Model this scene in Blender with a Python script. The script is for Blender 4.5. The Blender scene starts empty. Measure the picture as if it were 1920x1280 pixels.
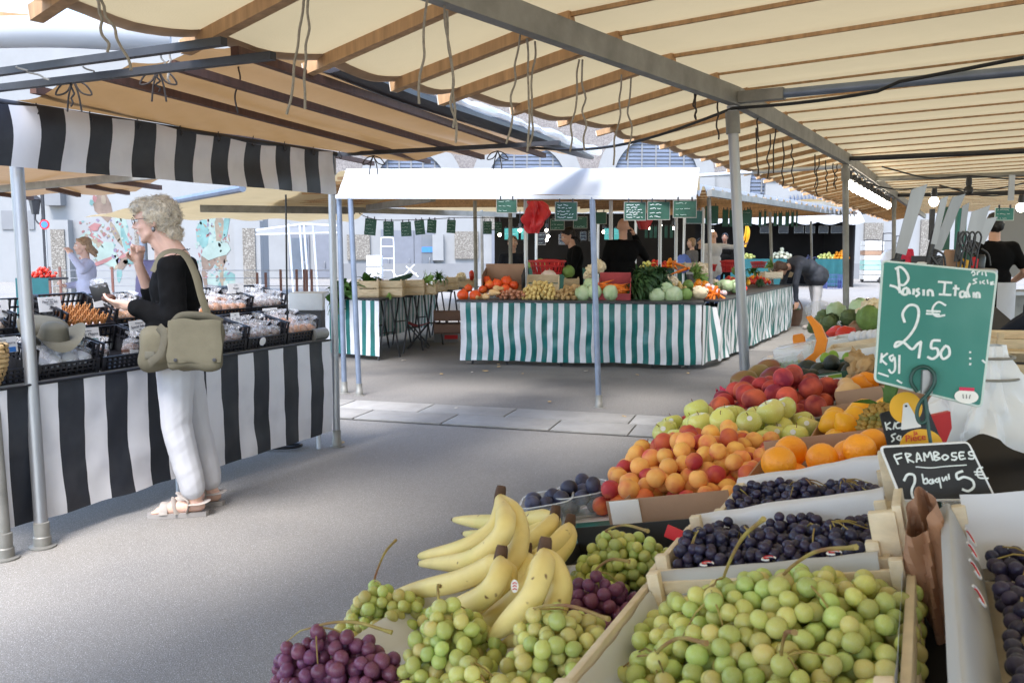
import bpy, bmesh, math, random
from mathutils import Vector, Matrix, Euler, noise
R = random.Random(11)
SC = bpy.context.scene
COL = SC.collection
PI = math.pi
def rad(d): return math.radians(d)
# ------------------------------------------------------------------ camera
CAMZ, FPX, HOR = 1.42, 1700.0, 465.0          # eye height, focal length and horizon row of the 1920 px photograph
TH = math.atan((640 - HOR) / FPX)
cam_d = bpy.data.cameras.new('camera')
cam_d.sensor_width = 36.0
cam_d.lens = FPX / 1920 * 36.0
cam_d.clip_start = 0.05
cam_d.clip_end = 600
cam = bpy.data.objects.new('camera', cam_d)
cam.location = (0, 0, CAMZ)
cam.rotation_euler = (PI / 2 - TH, 0, 0)
COL.objects.link(cam)
SC.camera = cam
cam_d.dof.use_dof = True
cam_d.dof.focus_distance = 4.5
cam_d.dof.aperture_fstop = 16.0
# ------------------------------------------------------------------ world, sun, exposure
W = bpy.data.worlds.new('World')
SC.world = W
W.use_nodes = True
wn = W.node_tree
bg = wn.nodes['Background']
sky = wn.nodes.new('ShaderNodeTexSky')
sky.sky_type = 'NISHITA'
sky.sun_disc = False
SUN_EL, SUN_AZ = rad(58), rad(200)
sky.sun_elevation = SUN_EL
sky.sun_rotation = SUN_AZ
sky.air_density = 1.0
sky.dust_density = 1.2
sky.ozone_density = 1.0
wn.links.new(sky.outputs[0], bg.inputs[0])
bg.inputs[1].default_value = 0.15
sun_d = bpy.data.lights.new('sun', 'SUN')
sun_d.energy = 1.5
sun_d.angle = rad(25)
sun_d.color = (1.0, 0.975, 0.95)
sun = bpy.data.objects.new('sun', sun_d)
COL.objects.link(sun)
sd = Vector((math.sin(SUN_AZ) * math.cos(SUN_EL), math.cos(SUN_AZ) * math.cos(SUN_EL), math.sin(SUN_EL)))
sun.rotation_euler = sd.to_track_quat('Z', 'Y').to_euler()
sun.location = (0, 0, 20)
SC.view_settings.view_transform = 'Standard'
SC.view_settings.look = 'None'
SC.view_settings.exposure = 2.05
SC.view_settings.gamma = 1.0
SC.view_settings.use_curve_mapping = False
SC.render.engine = 'CYCLES'
SC.cycles.use_denoising = True
SC.cycles.max_bounces = 9
SC.cycles.diffuse_bounces = 5
SC.cycles.transmission_bounces = 6
SC.cycles.transparent_max_bounces = 16
SC.cycles.caustics_reflective = False
SC.cycles.caustics_refractive = False
SC.cycles.sample_clamp_indirect = 8.0
# ------------------------------------------------------------------ measuring helpers: a photograph pixel to a place in the market
def ray(px, py):
 u = (px - 960) / FPX
 v = (640 - py) / FPX
 c, s = math.cos(TH), math.sin(TH)
 return Vector((u, c + v * s, -s + v * c))
def G(px, py, z=0.0):
 d = ray(px, py)
 t = (z - CAMZ) / d.z
 return Vector((d.x * t, d.y * t, z))
def D(px, py, Y):
 d = ray(px, py)
 t = Y / d.y
 return Vector((d.x * t, Y, CAMZ + d.z * t))
def PL(px, py, p0, n):
 d = ray(px, py)
 t = (p0 - Vector((0, 0, CAMZ))).dot(n) / d.dot(n)
 return Vector((0, 0, CAMZ)) + d * t
# ------------------------------------------------------------------ mesh helpers
class MB:
 def __init__(s):
  s.v, s.f, s.m = [], [], []
 def add(s, vs, fs, mi=0, M=None):
  o = len(s.v)
  s.v += [tuple(M @ Vector(v)) if M else tuple(v) for v in vs]
  for f in fs:
   s.f.append(tuple(i + o for i in f))
   s.m.append(mi)
  return s
 def box(s, c, sz, M=None, mi=0, rz=0, ch=0):
  x, y, z = sz[0] / 2, sz[1] / 2, sz[2] / 2
  T = Matrix.Translation(c) @ Matrix.Rotation(rz, 4, 'Z')
  if M: T = M @ T
  if ch <= 0:
   vs = [(-x, -y, -z), (x, -y, -z), (x, y, -z), (-x, y, -z), (-x, -y, z), (x, -y, z), (x, y, z), (-x, y, z)]
   fs = [(0, 3, 2, 1), (4, 5, 6, 7), (0, 1, 5, 4), (1, 2, 6, 5), (2, 3, 7, 6), (3, 0, 4, 7)]
   return s.add(vs, fs, mi, T)
  b = bmesh.new()
  bmesh.ops.create_cube(b, size=1.0)
  for v in b.verts: v.co = Vector((v.co.x * sz[0], v.co.y * sz[1], v.co.z * sz[2]))
  bmesh.ops.bevel(b, geom=b.edges[:], offset=ch, segments=2, affect='EDGES', profile=.5)
  return s.bm(b, mi, T)
 def bm(s, b, mi=0, M=None):
  b.verts.ensure_lookup_table()
  b.verts.index_update()
  s.add([v.co.copy() for v in b.verts], [[v.index for v in f.verts] for f in b.faces], mi, M)
  b.free()
  return s
 def beam(s, p, q, w, h, up=(0, 0, 1), mi=0):
  p, q = Vector(p), Vector(q)
  d = (q - p)
  L = d.length
  d.normalize()
  sd_ = d.cross(Vector(up)).normalized()
  u = sd_.cross(d).normalized()
  M = Matrix((sd_, d, u)).transposed().to_4x4()
  M.translation = (p + q) / 2
  return s.box((0, 0, 0), (w, L, h), M, mi)
 def tube(s, pts, r, seg=8, mi=0, cap=True, flat=1.0, upv=None):
  pts = [Vector(p) for p in pts]
  n = len(pts)
  rs = r if isinstance(r, (list, tuple)) else [r] * n
  o = len(s.v)
  t0 = (pts[1] - pts[0]).normalized()
  ref = Vector(upv) if upv else (Vector((0, 0, 1)) if abs(t0.z) < .9 else Vector((1, 0, 0)))
  nn = (ref - t0 * ref.dot(t0)).normalized()
  for i, p in enumerate(pts):
   t = (pts[min(i + 1, n - 1)] - pts[max(i - 1, 0)])
   if t.length < 1e-9: t = t0.copy()
   t.normalize()
   nn = nn - t * nn.dot(t)
   if nn.length < 1e-6: nn = t.orthogonal()
   nn.normalize()
   bb = t.cross(nn)
   for k in range(seg):
    a = 2 * PI * k / seg
    s.v.append(tuple(p + (nn * math.cos(a) * flat + bb * math.sin(a)) * rs[i]))
  for i in range(n - 1):
   for k in range(seg):
    a, b = o + i * seg + k, o + i * seg + (k + 1) % seg
    s.f.append((a, b, b + seg, a + seg))
    s.m.append(mi)
  if cap:
   s.f.append(tuple(o + k for k in range(seg))[::-1])
   s.m.append(mi)
   s.f.append(tuple(o + (n - 1) * seg + k for k in range(seg)))
   s.m.append(mi)
  return s
 def lathe(s, prof, seg=16, M=None, mi=0):
  vs, fs = [], []
  for r, z in prof:
   for k in range(seg):
    a = 2 * PI * k / seg
    vs.append((r * math.cos(a), r * math.sin(a), z))
  for i in range(len(prof) - 1):
   for k in range(seg):
    a, b = i * seg + k, i * seg + (k + 1) % seg
    fs.append((a, b, b + seg, a + seg))
  fs.append(tuple(range(seg))[::-1])
  fs.append(tuple((len(prof) - 1) * seg + k for k in range(seg)))
  return s.add(vs, fs, mi, M)
 def grid(s, fn, nu, nv, mi=0, wrap=False):
  o = len(s.v)
  for j in range(nv + 1):
   for i in range(nu + 1):
    s.v.append(tuple(fn(i / nu, j / nv)))
  for j in range(nv):
   for i in range(nu):
    a = o + j * (nu + 1) + i
    s.f.append((a, a + 1, a + nu + 2, a + nu + 1))
    s.m.append(mi(i, j) if callable(mi) else mi)
  return s
 def ico(s, c, rr, sub=2, M=None, mi=0, jit=0, jsc=3.0, seed=0):
  b = bmesh.new()
  bmesh.ops.create_icosphere(b, subdivisions=sub, radius=1.0)
  rr = rr if isinstance(rr, (tuple, list)) else (rr, rr, rr)
  for v in b.verts:
   k = 1.0
   if jit: k += jit * noise.noise(v.co * jsc + Vector((seed * 7.3, seed * 3.1, seed)))
   v.co = Vector((v.co.x * rr[0], v.co.y * rr[1], v.co.z * rr[2])) * k
  T = Matrix.Translation(c)
  return s.bm(b, mi, (T @ M) if M else T)
 def prism(s, poly, h, M=None, mi=0):           # polygon in xy, extruded along z from 0 to h
  n = len(poly)
  vs = [(x, y, 0) for x, y in poly] + [(x, y, h) for x, y in poly]
  fs = [tuple(range(n))[::-1], tuple(range(n, 2 * n))] + [(i, (i + 1) % n, n + (i + 1) % n, n + i) for i in range(n)]
  return s.add(vs, fs, mi, M)
 def mesh(s, name, mats, smooth=True, ang=40):
  me = bpy.data.meshes.new(name)
  me.from_pydata(s.v, [], s.f)
  for m in (mats if isinstance(mats, (list, tuple)) else [mats]): me.materials.append(m)
  if any(s.m): me.polygons.foreach_set('material_index', s.m)
  if smooth:
   me.polygons.foreach_set('use_smooth', [True] * len(s.f))
   try: me.set_sharp_from_angle(angle=rad(ang))
   except Exception: pass
  me.update()
  return me
 def build(s, name, mats, parent=None, smooth=True, ang=40):
  return link(name, s.mesh(name, mats, smooth, ang), parent)
def link(name, me, parent=None, M=None):
 """a mesh object whose data or matrix is in world space; under an Empty the offset is taken out again"""
 o = bpy.data.objects.new(name, me)
 COL.objects.link(o)
 if M is not None: o.matrix_basis = M
 if parent is not None:
  o.parent = parent
  if parent.parent is None: o.matrix_parent_inverse = parent.matrix_basis.inverted()
 return o
def thing(name, label, cat, loc, group=None, rz=0.0):
 o = bpy.data.objects.new(name, None)
 o.empty_display_size = .1
 o.matrix_basis = Matrix.Translation(loc) @ Matrix.Rotation(rz, 4, 'Z')
 COL.objects.link(o)
 return tag(o, label, cat, group)
def tag(o, label, cat, group=None):
 o['label'] = label
 o['category'] = cat
 if group: o['group'] = group
 return o
def struct(o, kind='structure'):
 o['kind'] = kind
 return o
def dup(o, M=None, parent=None, label=None):
 """copy a thing with its parts and sub-parts"""
 c = o.copy()
 COL.objects.link(c)
 if parent is not None:
  c.parent = parent
  c.matrix_parent_inverse = o.matrix_parent_inverse.copy()
 if M is not None: c.matrix_basis = M
 if label: c['label'] = label
 for ch in o.children: dup(ch, None, c)
 return c
WORK = bpy.data.scenes.new('work')                      # empty side scene in which modifiers and text are turned into meshes
def bake(o):
 WORK.collection.objects.link(o)
 vl = WORK.view_layers[0]
 vl.update()
 me = bpy.data.meshes.new_from_object(o.evaluated_get(vl.depsgraph))
 bpy.data.objects.remove(o)
 return me
def lerp(a, b, t): return a + (b - a) * t
def spline(pts, n):
 """Catmull-Rom through pts, n points per span"""
 P = [Vector(p) for p in pts]
 P = [P[0] * 2 - P[1]] + P + [P[-1] * 2 - P[-2]]
 out = []
 for i in range(1, len(P) - 2):
  for k in range(n):
   t = k / n
   a, b, c, d = P[i - 1], P[i], P[i + 1], P[i + 2]
   out.append(.5 * ((2 * b) + (c - a) * t + (2 * a - 5 * b + 4 * c - d) * t * t + (3 * b - a - 3 * c + d) * t ** 3))
 out.append(P[-2])
 return out
# ------------------------------------------------------------------ materials
MATS = {}
def mat(name, col, rough=.6, var=.10, sc=6.0, bump=0.0, bsc=40.0, metal=0.0, spec=.4, transl=0.0, sss=0.0, rand=0.0,
  col2=None, c2lo=.45, c2hi=.6, c2sc=None, c2det=3.0, emit=0.0, alpha=1.0, stretch=None, randh=0.0, coat=0.0, tcol=None, speck=None):
 m = bpy.data.materials.new(name)
 m.use_nodes = True
 nt = m.node_tree
 N, L = nt.nodes, nt.links
 b = N['Principled BSDF']
 out = N['Material Output']
 tc = N.new('ShaderNodeTexCoord')
 co = tc.outputs['Object']
 if stretch:
  mp = N.new('ShaderNodeMapping')
  mp.inputs['Scale'].default_value = stretch
  L.new(co, mp.inputs[0])
  co = mp.outputs[0]
 no = N.new('ShaderNodeTexNoise')
 no.inputs['Scale'].default_value = sc
 no.inputs['Detail'].default_value = 5
 no.inputs['Roughness'].default_value = .6
 oi = None
 if rand or randh or col2:
  oi = N.new('ShaderNodeObjectInfo')
  ad = N.new('ShaderNodeVectorMath')
  ad.operation = 'MULTIPLY_ADD'
  cx = N.new('ShaderNodeCombineXYZ')
  for k in range(3): L.new(oi.outputs['Random'], cx.inputs[k])
  ad.inputs[1].default_value = (37.0, 17.0, 53.0)
  L.new(cx.outputs[0], ad.inputs[0])
  L.new(co, ad.inputs[2])
  co = ad.outputs[0]
 L.new(co, no.inputs['Vector'])
 rp = N.new('ShaderNodeValToRGB')
 rp.color_ramp.elements[0].position = .3
 rp.color_ramp.elements[1].position = .7
 c = tuple(col)
 rp.color_ramp.elements[0].color = tuple(max(0, x * (1 - var)) for x in c) + (1,)
 rp.color_ramp.elements[1].color = tuple(min(1, x * (1 + var)) for x in c) + (1,)
 L.new(no.outputs[0], rp.inputs[0])
 cur = rp.outputs[0]
 if col2:
  n2 = N.new('ShaderNodeTexNoise')
  n2.inputs['Scale'].default_value = c2sc or sc
  n2.inputs['Detail'].default_value = c2det
  L.new(co, n2.inputs['Vector'])
  r2 = N.new('ShaderNodeMapRange')
  r2.inputs[1].default_value = c2lo
  r2.inputs[2].default_value = c2hi
  L.new(n2.outputs[0], r2.inputs[0])
  mx = N.new('ShaderNodeMix')
  mx.data_type = 'RGBA'
  L.new(r2.outputs[0], mx.inputs[0])
  L.new(cur, mx.inputs[6])
  mx.inputs[7].default_value = tuple(col2) + (1,)
  cur = mx.outputs[2]
 if speck:                                             # (colour, scale, threshold)
  vo = N.new('ShaderNodeTexNoise')
  vo.inputs['Scale'].default_value = speck[1]
  vo.inputs['Detail'].default_value = 1
  L.new(co, vo.inputs['Vector'])
  r3 = N.new('ShaderNodeMapRange')
  r3.inputs[1].default_value = speck[2]
  r3.inputs[2].default_value = speck[2] + .05
  L.new(vo.outputs[0], r3.inputs[0])
  mx = N.new('ShaderNodeMix')
  mx.data_type = 'RGBA'
  L.new(r3.outputs[0], mx.inputs[0])
  L.new(cur, mx.inputs[6])
  mx.inputs[7].default_value = tuple(speck[0]) + (1,)
  cur = mx.outputs[2]
 if rand or randh:
  hs = N.new('ShaderNodeHueSaturation')
  mr = N.new('ShaderNodeMapRange')
  mr.inputs[3].default_value = 1 - rand
  mr.inputs[4].default_value = 1 + rand
  L.new(oi.outputs['Random'], mr.inputs[0])
  L.new(mr.outputs[0], hs.inputs['Value'])
  if randh:
   mul = N.new('ShaderNodeMath')
   mul.operation = 'MULTIPLY'
   mul.inputs[1].default_value = 7.13
   L.new(oi.outputs['Random'], mul.inputs[0])
   fr = N.new('ShaderNodeMath')
   fr.operation = 'FRACT'
   L.new(mul.outputs[0], fr.inputs[0])
   mh = N.new('ShaderNodeMapRange')
   mh.inputs[3].default_value = .5 - randh
   mh.inputs[4].default_value = .5 + randh
   L.new(fr.outputs[0], mh.inputs[0])
   L.new(mh.outputs[0], hs.inputs['Hue'])
  L.new(cur, hs.inputs['Color'])
  cur = hs.outputs[0]
 L.new(cur, b.inputs['Base Color'])
 b.inputs['Roughness'].default_value = rough
 b.inputs['Metallic'].default_value = metal
 b.inputs['Specular IOR Level'].default_value = spec
 b.inputs['Coat Weight'].default_value = coat
 if sss:
  b.inputs['Subsurface Weight'].default_value = sss
  b.inputs['Subsurface Radius'].default_value = (1.0, .7, .35)
  b.inputs['Subsurface Scale'].default_value = .008
 if emit:
  b.inputs['Emission Color'].default_value = tuple(col) + (1,)
  b.inputs['Emission Strength'].default_value = emit
 if bump:
  nb = N.new('ShaderNodeTexNoise')
  nb.inputs['Scale'].default_value = bsc
  nb.inputs['Detail'].default_value = 4
  L.new(co, nb.inputs['Vector'])
  bp = N.new('ShaderNodeBump')
  bp.inputs['Strength'].default_value = min(1.0, bump)
  bp.inputs['Distance'].default_value = .004
  L.new(nb.outputs[0], bp.inputs['Height'])
  L.new(bp.outputs[0], b.inputs['Normal'])
 sh = b.outputs[0]
 if transl:
  tr = N.new('ShaderNodeBsdfTranslucent')
  if tcol: tr.inputs[0].default_value = tuple(tcol) + (1,)
  else: L.new(cur, tr.inputs[0])
  mx = N.new('ShaderNodeMixShader')
  mx.inputs[0].default_value = transl
  L.new(sh, mx.inputs[1])
  L.new(tr.outputs[0], mx.inputs[2])
  sh = mx.outputs[0]
 if alpha < 1:
  tp = N.new('ShaderNodeBsdfTransparent')
  mx = N.new('ShaderNodeMixShader')
  mx.inputs[0].default_value = alpha
  L.new(tp.outputs[0], mx.inputs[1])
  L.new(sh, mx.inputs[2])
  sh = mx.outputs[0]
 L.new(sh, out.inputs['Surface'])
 MATS[name] = m
 return m
# setting
mat('asphalt', (.248, .232, .212), .85, .22, 170.0, bump=.7, bsc=200, speck=((.47, .46, .445), 230, .62), col2=(.205, .195, .185), c2lo=.50, c2hi=.72, c2sc=.8)
mat('asphalt_dark', (.175, .166, .157), .85, .22, 60, bump=.6, bsc=120, speck=((.30, .29, .28), 140, .65), col2=(.10, .098, .10), c2lo=.5, c2hi=.72, c2sc=.9)
mat('slab', (.29, .28, .265), .8, .12, 5, bump=.3, bsc=150, rand=.10, speck=((.36, .36, .35), 300, .66))
mat('joint', (.19, .183, .17), .9)
mat('plaster', (.27, .275, .28), .8, .05, 1.5)
mat('plaster_grey', (.20, .205, .215), .8, .06, 1.5)
mat('pebble', (.17, .155, .135), .9, .5, 26, bump=.6, bsc=30, speck=((.30, .28, .25), 22, .56))
mat('granite', (.22, .20, .19), .8, .35, 18, speck=((.16, .14, .14), 20, .60))
mat('shutter', (.15, .18, .25), .55, .08, 3)
mat('door_grey', (.17, .18, .21), .5, .08, 3)
mat('glass_dark', (.12, .14, .17), .08, .1, 2, spec=.6)
mat('paper_white', (.80, .80, .82), .7, .03, 9)
mat('blue_sign', (.05, .20, .55), .5)
mat('brown_metal', (.16, .07, .055), .6, .2, 8)
mat('black_backdrop_and_shade', (.014, .013, .015), .9, .2, 3)  # black stall backdrops, and the painted shade right of the fruit stand
# canvas, cloth, frame
mat('canvas', (.55, .455, .29), .75, .07, 2.2, transl=.21, bump=.3, bsc=120, tcol=(.77, .605, .335), col2=(.45, .365, .225), c2lo=.52, c2hi=.85, c2sc=1.6)
mat('canvas_hem', (.34, .23, .15), .8, .12, 20, transl=.2)
mat('canvas_tan', (.34, .205, .095), .40, .16, 2.5, transl=.21, tcol=(.46, .265, .105), col2=(.22, .13, .06), c2lo=.55, c2hi=.8, c2sc=1.7, spec=.5)
mat('canvas_white', (.52, .535, .56), .6, .05, 3, transl=.30, tcol=(.62, .645, .68))
mat('tarp_dark', (.035, .033, .04), .45, .25, 6, bump=.2, bsc=30)
mat('film', (.85, .87, .9), .18, .05, 5, spec=.8, alpha=.5, bump=.6, bsc=25)
mat('stripe_black', (.020, .023, .031), .42, .25, 4, bump=.12, bsc=200, spec=.4, col2=(.034, .037, .045), c2lo=.5, c2hi=.75, c2sc=6)
mat('stripe_white', (.70, .70, .73), .45, .05, 3, bump=.1, bsc=200, col2=(.58, .58, .62), c2lo=.5, c2hi=.8, c2sc=5)
mat('stripe_green', (.007, .125, .115), .34, .2, 4, bump=.1, bsc=200, spec=.5, col2=(.012, .165, .16), c2lo=.45, c2hi=.7, c2sc=5)
mat('teal_cloth', (.008, .085, .095), .5, .15, 4)
mat('steel', (.36, .365, .38), .42, .16, 8, metal=.75, stretch=(1, 1, .15))
mat('steel_dull', (.26, .255, .235), .55, .22, 6, metal=.45, bump=.1, bsc=90)
mat('steel_blue', (.20, .24, .32), .42, .15, 8, metal=.5)
mat('steel_dark', (.05, .05, .055), .5, .2, 8, metal=.4)
mat('steel_polished', (.17, .17, .175), .30, .35, 3, metal=1.0, stretch=(1, 1, .2))
mat('alu_white', (.62, .65, .70), .35, .05, 5, metal=.3)
mat('wood_rafter', (.44, .265, .135), .7, .25, 5, stretch=(6, 6, .6), bump=.15, bsc=60, rand=.12)
mat('wood_end', (.62, .55, .47), .8, .15, 30)
mat('wood_dark', (.095, .042, .026), .65, .25, 5, stretch=(6, 6, .6))
mat('wood_crate', (.60, .47, .30), .7, .16, 5, stretch=(3, 3, 14), bump=.2, bsc=70, rand=.08, col2=(.48, .34, .20), c2lo=.55, c2hi=.8, c2sc=3)
mat('wood_pale', (.70, .60, .45), .65, .12, 4, stretch=(5, 5, 14), bump=.2, bsc=80, rand=.07, col2=(.58, .44, .28), c2lo=.6, c2hi=.85, c2sc=3)
mat('rope', (.30, .27, .23), .9, .2, 60)
mat('rope_dark', (.06, .05, .045), .9, .2, 60)
mat('cable', (.012, .012, .014), .45)
mat('bulb', (1.0, .90, .72), .3, emit=9.0)
mat('socket', (.02, .02, .022), .5)
# crates, cards, boards
mat('plastic_black', (.013, .013, .016), .35, .2, 20, spec=.5)
mat('plastic_red', (.50, .018, .022), .4, .12, 9)
mat('plastic_pink', (.42, .075, .085), .5, .15, 9)
mat('plastic_blue', (.06, .08, .22), .45)
mat('plastic_green', (.02, .09, .06), .5)
mat('plastic_white', (.72, .73, .75), .4, .04, 6)
mat('clear_plastic', (.80, .84, .86), .1, .04, 5, spec=.8, alpha=.22)
mat('cellophane', (.82, .83, .86), .10, .05, 30, spec=1.0, alpha=.24, bump=1.0, bsc=55)
mat('card', (.78, .77, .78), .6, .03, 9)
mat('ink', (.07, .07, .09), .8)
mat('cardboard', (.36, .225, .15), .85, .10, 6, bump=.1, bsc=120)
mat('cardboard_dark', (.17, .10, .07), .85, .12, 6)
mat('cardboard_black', (.03, .032, .038), .7, .15, 8)
mat('paper_liner', (.70, .715, .78), .55, .03, 6, transl=.15)
mat('paper_print', (.44, .45, .47), .5, .04, 8)
mat('paper_kraft', (.38, .215, .14), .7, .1, 6, bump=.3, bsc=25)
mat('print_red', (.62, .03, .04), .6)
mat('slate_green', (.035, .215, .185), .55, .10, 5, col2=(.10, .29, .26), c2lo=.52, c2hi=.85, c2sc=7)
mat('slate_dark_green', (.018, .075, .052), .6, .15, 8, col2=(.05, .12, .095), c2lo=.5, c2hi=.9, c2sc=6)
mat('slate_black', (.012, .014, .018), .5, .2, 8, col2=(.04, .042, .05), c2lo=.52, c2hi=.9, c2sc=9)
mat('chalk', (.74, .80, .82), .9, .12, 160)
mat('chalk_dim', (.36, .46, .43), .9, .1, 60)
mat('frame_pale', (.55, .66, .64), .5)
mat('yellow_card', (.80, .42, .015), .45, .04, 6)
mat('wire_green', (.008, .06, .05), .35)
mat('sticker', (.80, .80, .78), .4)
mat('straw', (.50, .34, .16), .8, .35, 12, stretch=(1, 1, 9), bump=.5, bsc=50)
mat('hat_cloth', (.115, .108, .082), .85, .1, 9, bump=.2, bsc=120)
# ================================================================== the ground
g = MB()
g.grid(lambda u, v: (lerp(-90, 90, u), lerp(-20, 160, v), 0), 4, 4)
struct(g.build('ground', MATS['asphalt'], smooth=False))
# darker, smoother roadway beyond the paved strip
pa, pb = G(640, 751), G(1240, 783)
qa, qb = G(640, 786), G(1210, 821)
ud = (pb - pa).normalized()
vd = Vector((-ud.y, ud.x, 0))
strip_w = abs((qa - pa).dot(vd))
m = MB()
e0 = pa - ud * 9 + vd * .0
e1 = pa + ud * 14
m.add([e0, e1, e1 + vd * 5.4 + ud * 2, e0 + vd * 5.4], [(0, 1, 2, 3)])
for i in range(len(m.v)): m.v[i] = (m.v[i][0], m.v[i][1], .004)
struct(m.build('roadway', MATS['asphalt_dark'], smooth=False))
m = MB()
m.add([pa - ud * 9 - vd * strip_w, pa + ud * 14 - vd * strip_w, pa + ud * 14, pa - ud * 9], [(0, 1, 2, 3)])
for i in range(len(m.v)): m.v[i] = (m.v[i][0], m.v[i][1], .006)
strip = struct(m.build('paving_strip', MATS['joint'], smooth=False))
rr = random.Random(3)
for row in range(2):
 s = -7.0 + .3 * row
 while s < 9:
  L = rr.choice((.62, .78, .9, 1.05))
  w = strip_w / 2
  mm = MB()
  mm.box((0, 0, 0), (L - .014, w - .014, .016), ch=.004)
  o = mm.build('slab', MATS['slab'], strip)
  c = pa + ud * (s + L / 2) - vd * (w * (row + .5))
  o.matrix_basis = Matrix.Translation((c.x, c.y, .0085 + rr.uniform(0, .002))) @ Matrix.Rotation(math.atan2(ud.y, ud.x), 4, 'Z')
  s += L
# litter on the road: small fallen leaves and scraps
for k, (px, py) in enumerate([(880, 682), (935, 690), (910, 698), (885, 700), (935, 685), (1195, 705), (1098, 698), (828, 704), (1290, 702), (756, 678), (980, 703), (1030, 756), (1280, 690), (1170, 784), (641, 834), (855, 768)]):
 p = G(px, py)
 mm = MB()
 r = rr.uniform(.025, .045)
 n = 7
 mm.prism([(r * math.cos(2 * PI * i / n) * rr.uniform(.5, 1.2), .6 * r * math.sin(2 * PI * i / n) * rr.uniform(.6, 1.2)) for i in range(n)], .004, Matrix.Rotation(rr.uniform(-.25, .25), 4, 'X'))
 o = mm.build('fallen_leaf', MATS['straw' if k % 3 else 'wood_end'], smooth=False)
 o.matrix_basis = Matrix.Translation((p.x, p.y, .012 + r * .15)) @ Matrix.Rotation(rr.uniform(0, 6), 4, 'Z')
 tag(o, 'small dry leaf or scrap lying on the road before the green striped stall', 'leaf', 'scraps littering the road')
# ================================================================== buildings in the back
def facade_panel(m, px0, py0, px1, py1, Y, out, mi=0):
 a, b = D(px0, py1, Y), D(px1, py0, Y)
 m.box(((a.x + b.x) / 2, Y - out / 2, (a.z + b.z) / 2), (abs(b.x - a.x), out, abs(b.z - a.z)), mi=mi)
 return m
YH = 42.0
hall = thing('market_hall', 'pale market hall with round arched louvred windows and pebble panels at the back', 'building', (0, YH, 0))
m = MB()
xl, xr = D(470, 400, YH).x, D(1990, 400, YH).x
m.box(((xl + xr) / 2, YH + .3, 4.3), (xr - xl, .6, 8.6))
m.build('wall', MATS['plaster'], hall, smooth=False)
for (a, b, c, d) in ((652, 440, 694, 487), (853, 434, 897, 485), (1616, 418, 1655, 520), (1722, 412, 1742, 500), (690, 330, 735, 372), (905, 402, 935, 430)):
 facade_panel(MB(), a, b, c, d, YH, .12).build('pebble_panel', MATS['pebble'], hall, smooth=False)
facade_panel(MB(), 640, 494, 1700, 530, YH, .18).build('plinth', MATS['plaster_grey'], hall, smooth=False)
# upper band of pebbled stone between the arches
m = MB()
a, b = D(560, 150, YH), D(1500, 326, YH)
m.box(((a.x + b.x) / 2, YH - .04, (a.z + b.z) / 2), (b.x - a.x, .08, a.z - b.z))
m.build('stone_band', MATS['granite'], hall, smooth=False)
def arch(cx, base_y, rad_px, label_i):
 c = D(cx, base_y, YH)
 r = rad_px / FPX * YH
 n = 20
 mm = MB()
 pts = [(c.x + (r + .75) * math.cos(PI * i / n), c.z + (r + .75) * math.sin(PI * i / n)) for i in range(n + 1)]
 pin = [(c.x + r * math.cos(PI * i / n), c.z + r * math.sin(PI * i / n)) for i in range(n + 1)]
 vs = [(x, YH - .32, z) for x, z in pts] + [(x, YH - .32, z) for x, z in pin] + [(x, YH, z) for x, z in pts] + [(x, YH, z) for x, z in pin]
 q = n + 1
 fs = []
 for i in range(n):
  fs += [(i, i + 1, q + i + 1, q + i), (q + i, q + i + 1, 3 * q + i + 1, 3 * q + i), (i + 1, i, 2 * q + i, 2 * q + i + 1)]
 mm.add(vs, fs)
 for s in (-1, 1):
  mm.box((c.x + s * (r + .375), YH - .16, c.z - .3), (.75, .32, .6))
 w = mm.build('window_arch', MATS['plaster'], hall)
 mm = MB()
 z = c.z - .4
 while z < c.z + r - .05:
  h = r if z < c.z else math.sqrt(max(0, r * r - (z - c.z) ** 2))
  mm.box((c.x, YH - .14, z), (2 * h, .05, .10), Matrix.Identity(4))
  z += .17
 struct(mm.build('louvre', MATS['shutter'], w, smooth=False), 'stuff')
 mm = MB()
 for k in range(5):
  x = c.x + r * (-.66 + .33 * k)
  h = math.sqrt(max(0, r * r - (x - c.x) ** 2))
  mm.box((x, YH - .17, c.z - .2 + h / 2), (.07, .04, .4 + h))
 mm.build('mullion', MATS['plaster_grey'], w, smooth=False)
 mm = MB()
 mm.prism([(c.x + r * math.cos(PI * i / n), c.z + r * math.sin(PI * i / n)) for i in range(n + 1)] + [(c.x - r, c.z - .5), (c.x + r, c.z - .5)], .03, Matrix(((1, 0, 0, 0), (0, 0, -1, YH - .085), (0, 1, 0, 0), (0, 0, 0, 1))))
 mm.build('shutter_back', MATS['door_grey'], w, smooth=False)
arch(1228, 338, 78, 0)
arch(988, 346, 72, 1)
arch(772, 352, 66, 2)
arch(1470, 345, 66, 3)
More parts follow.
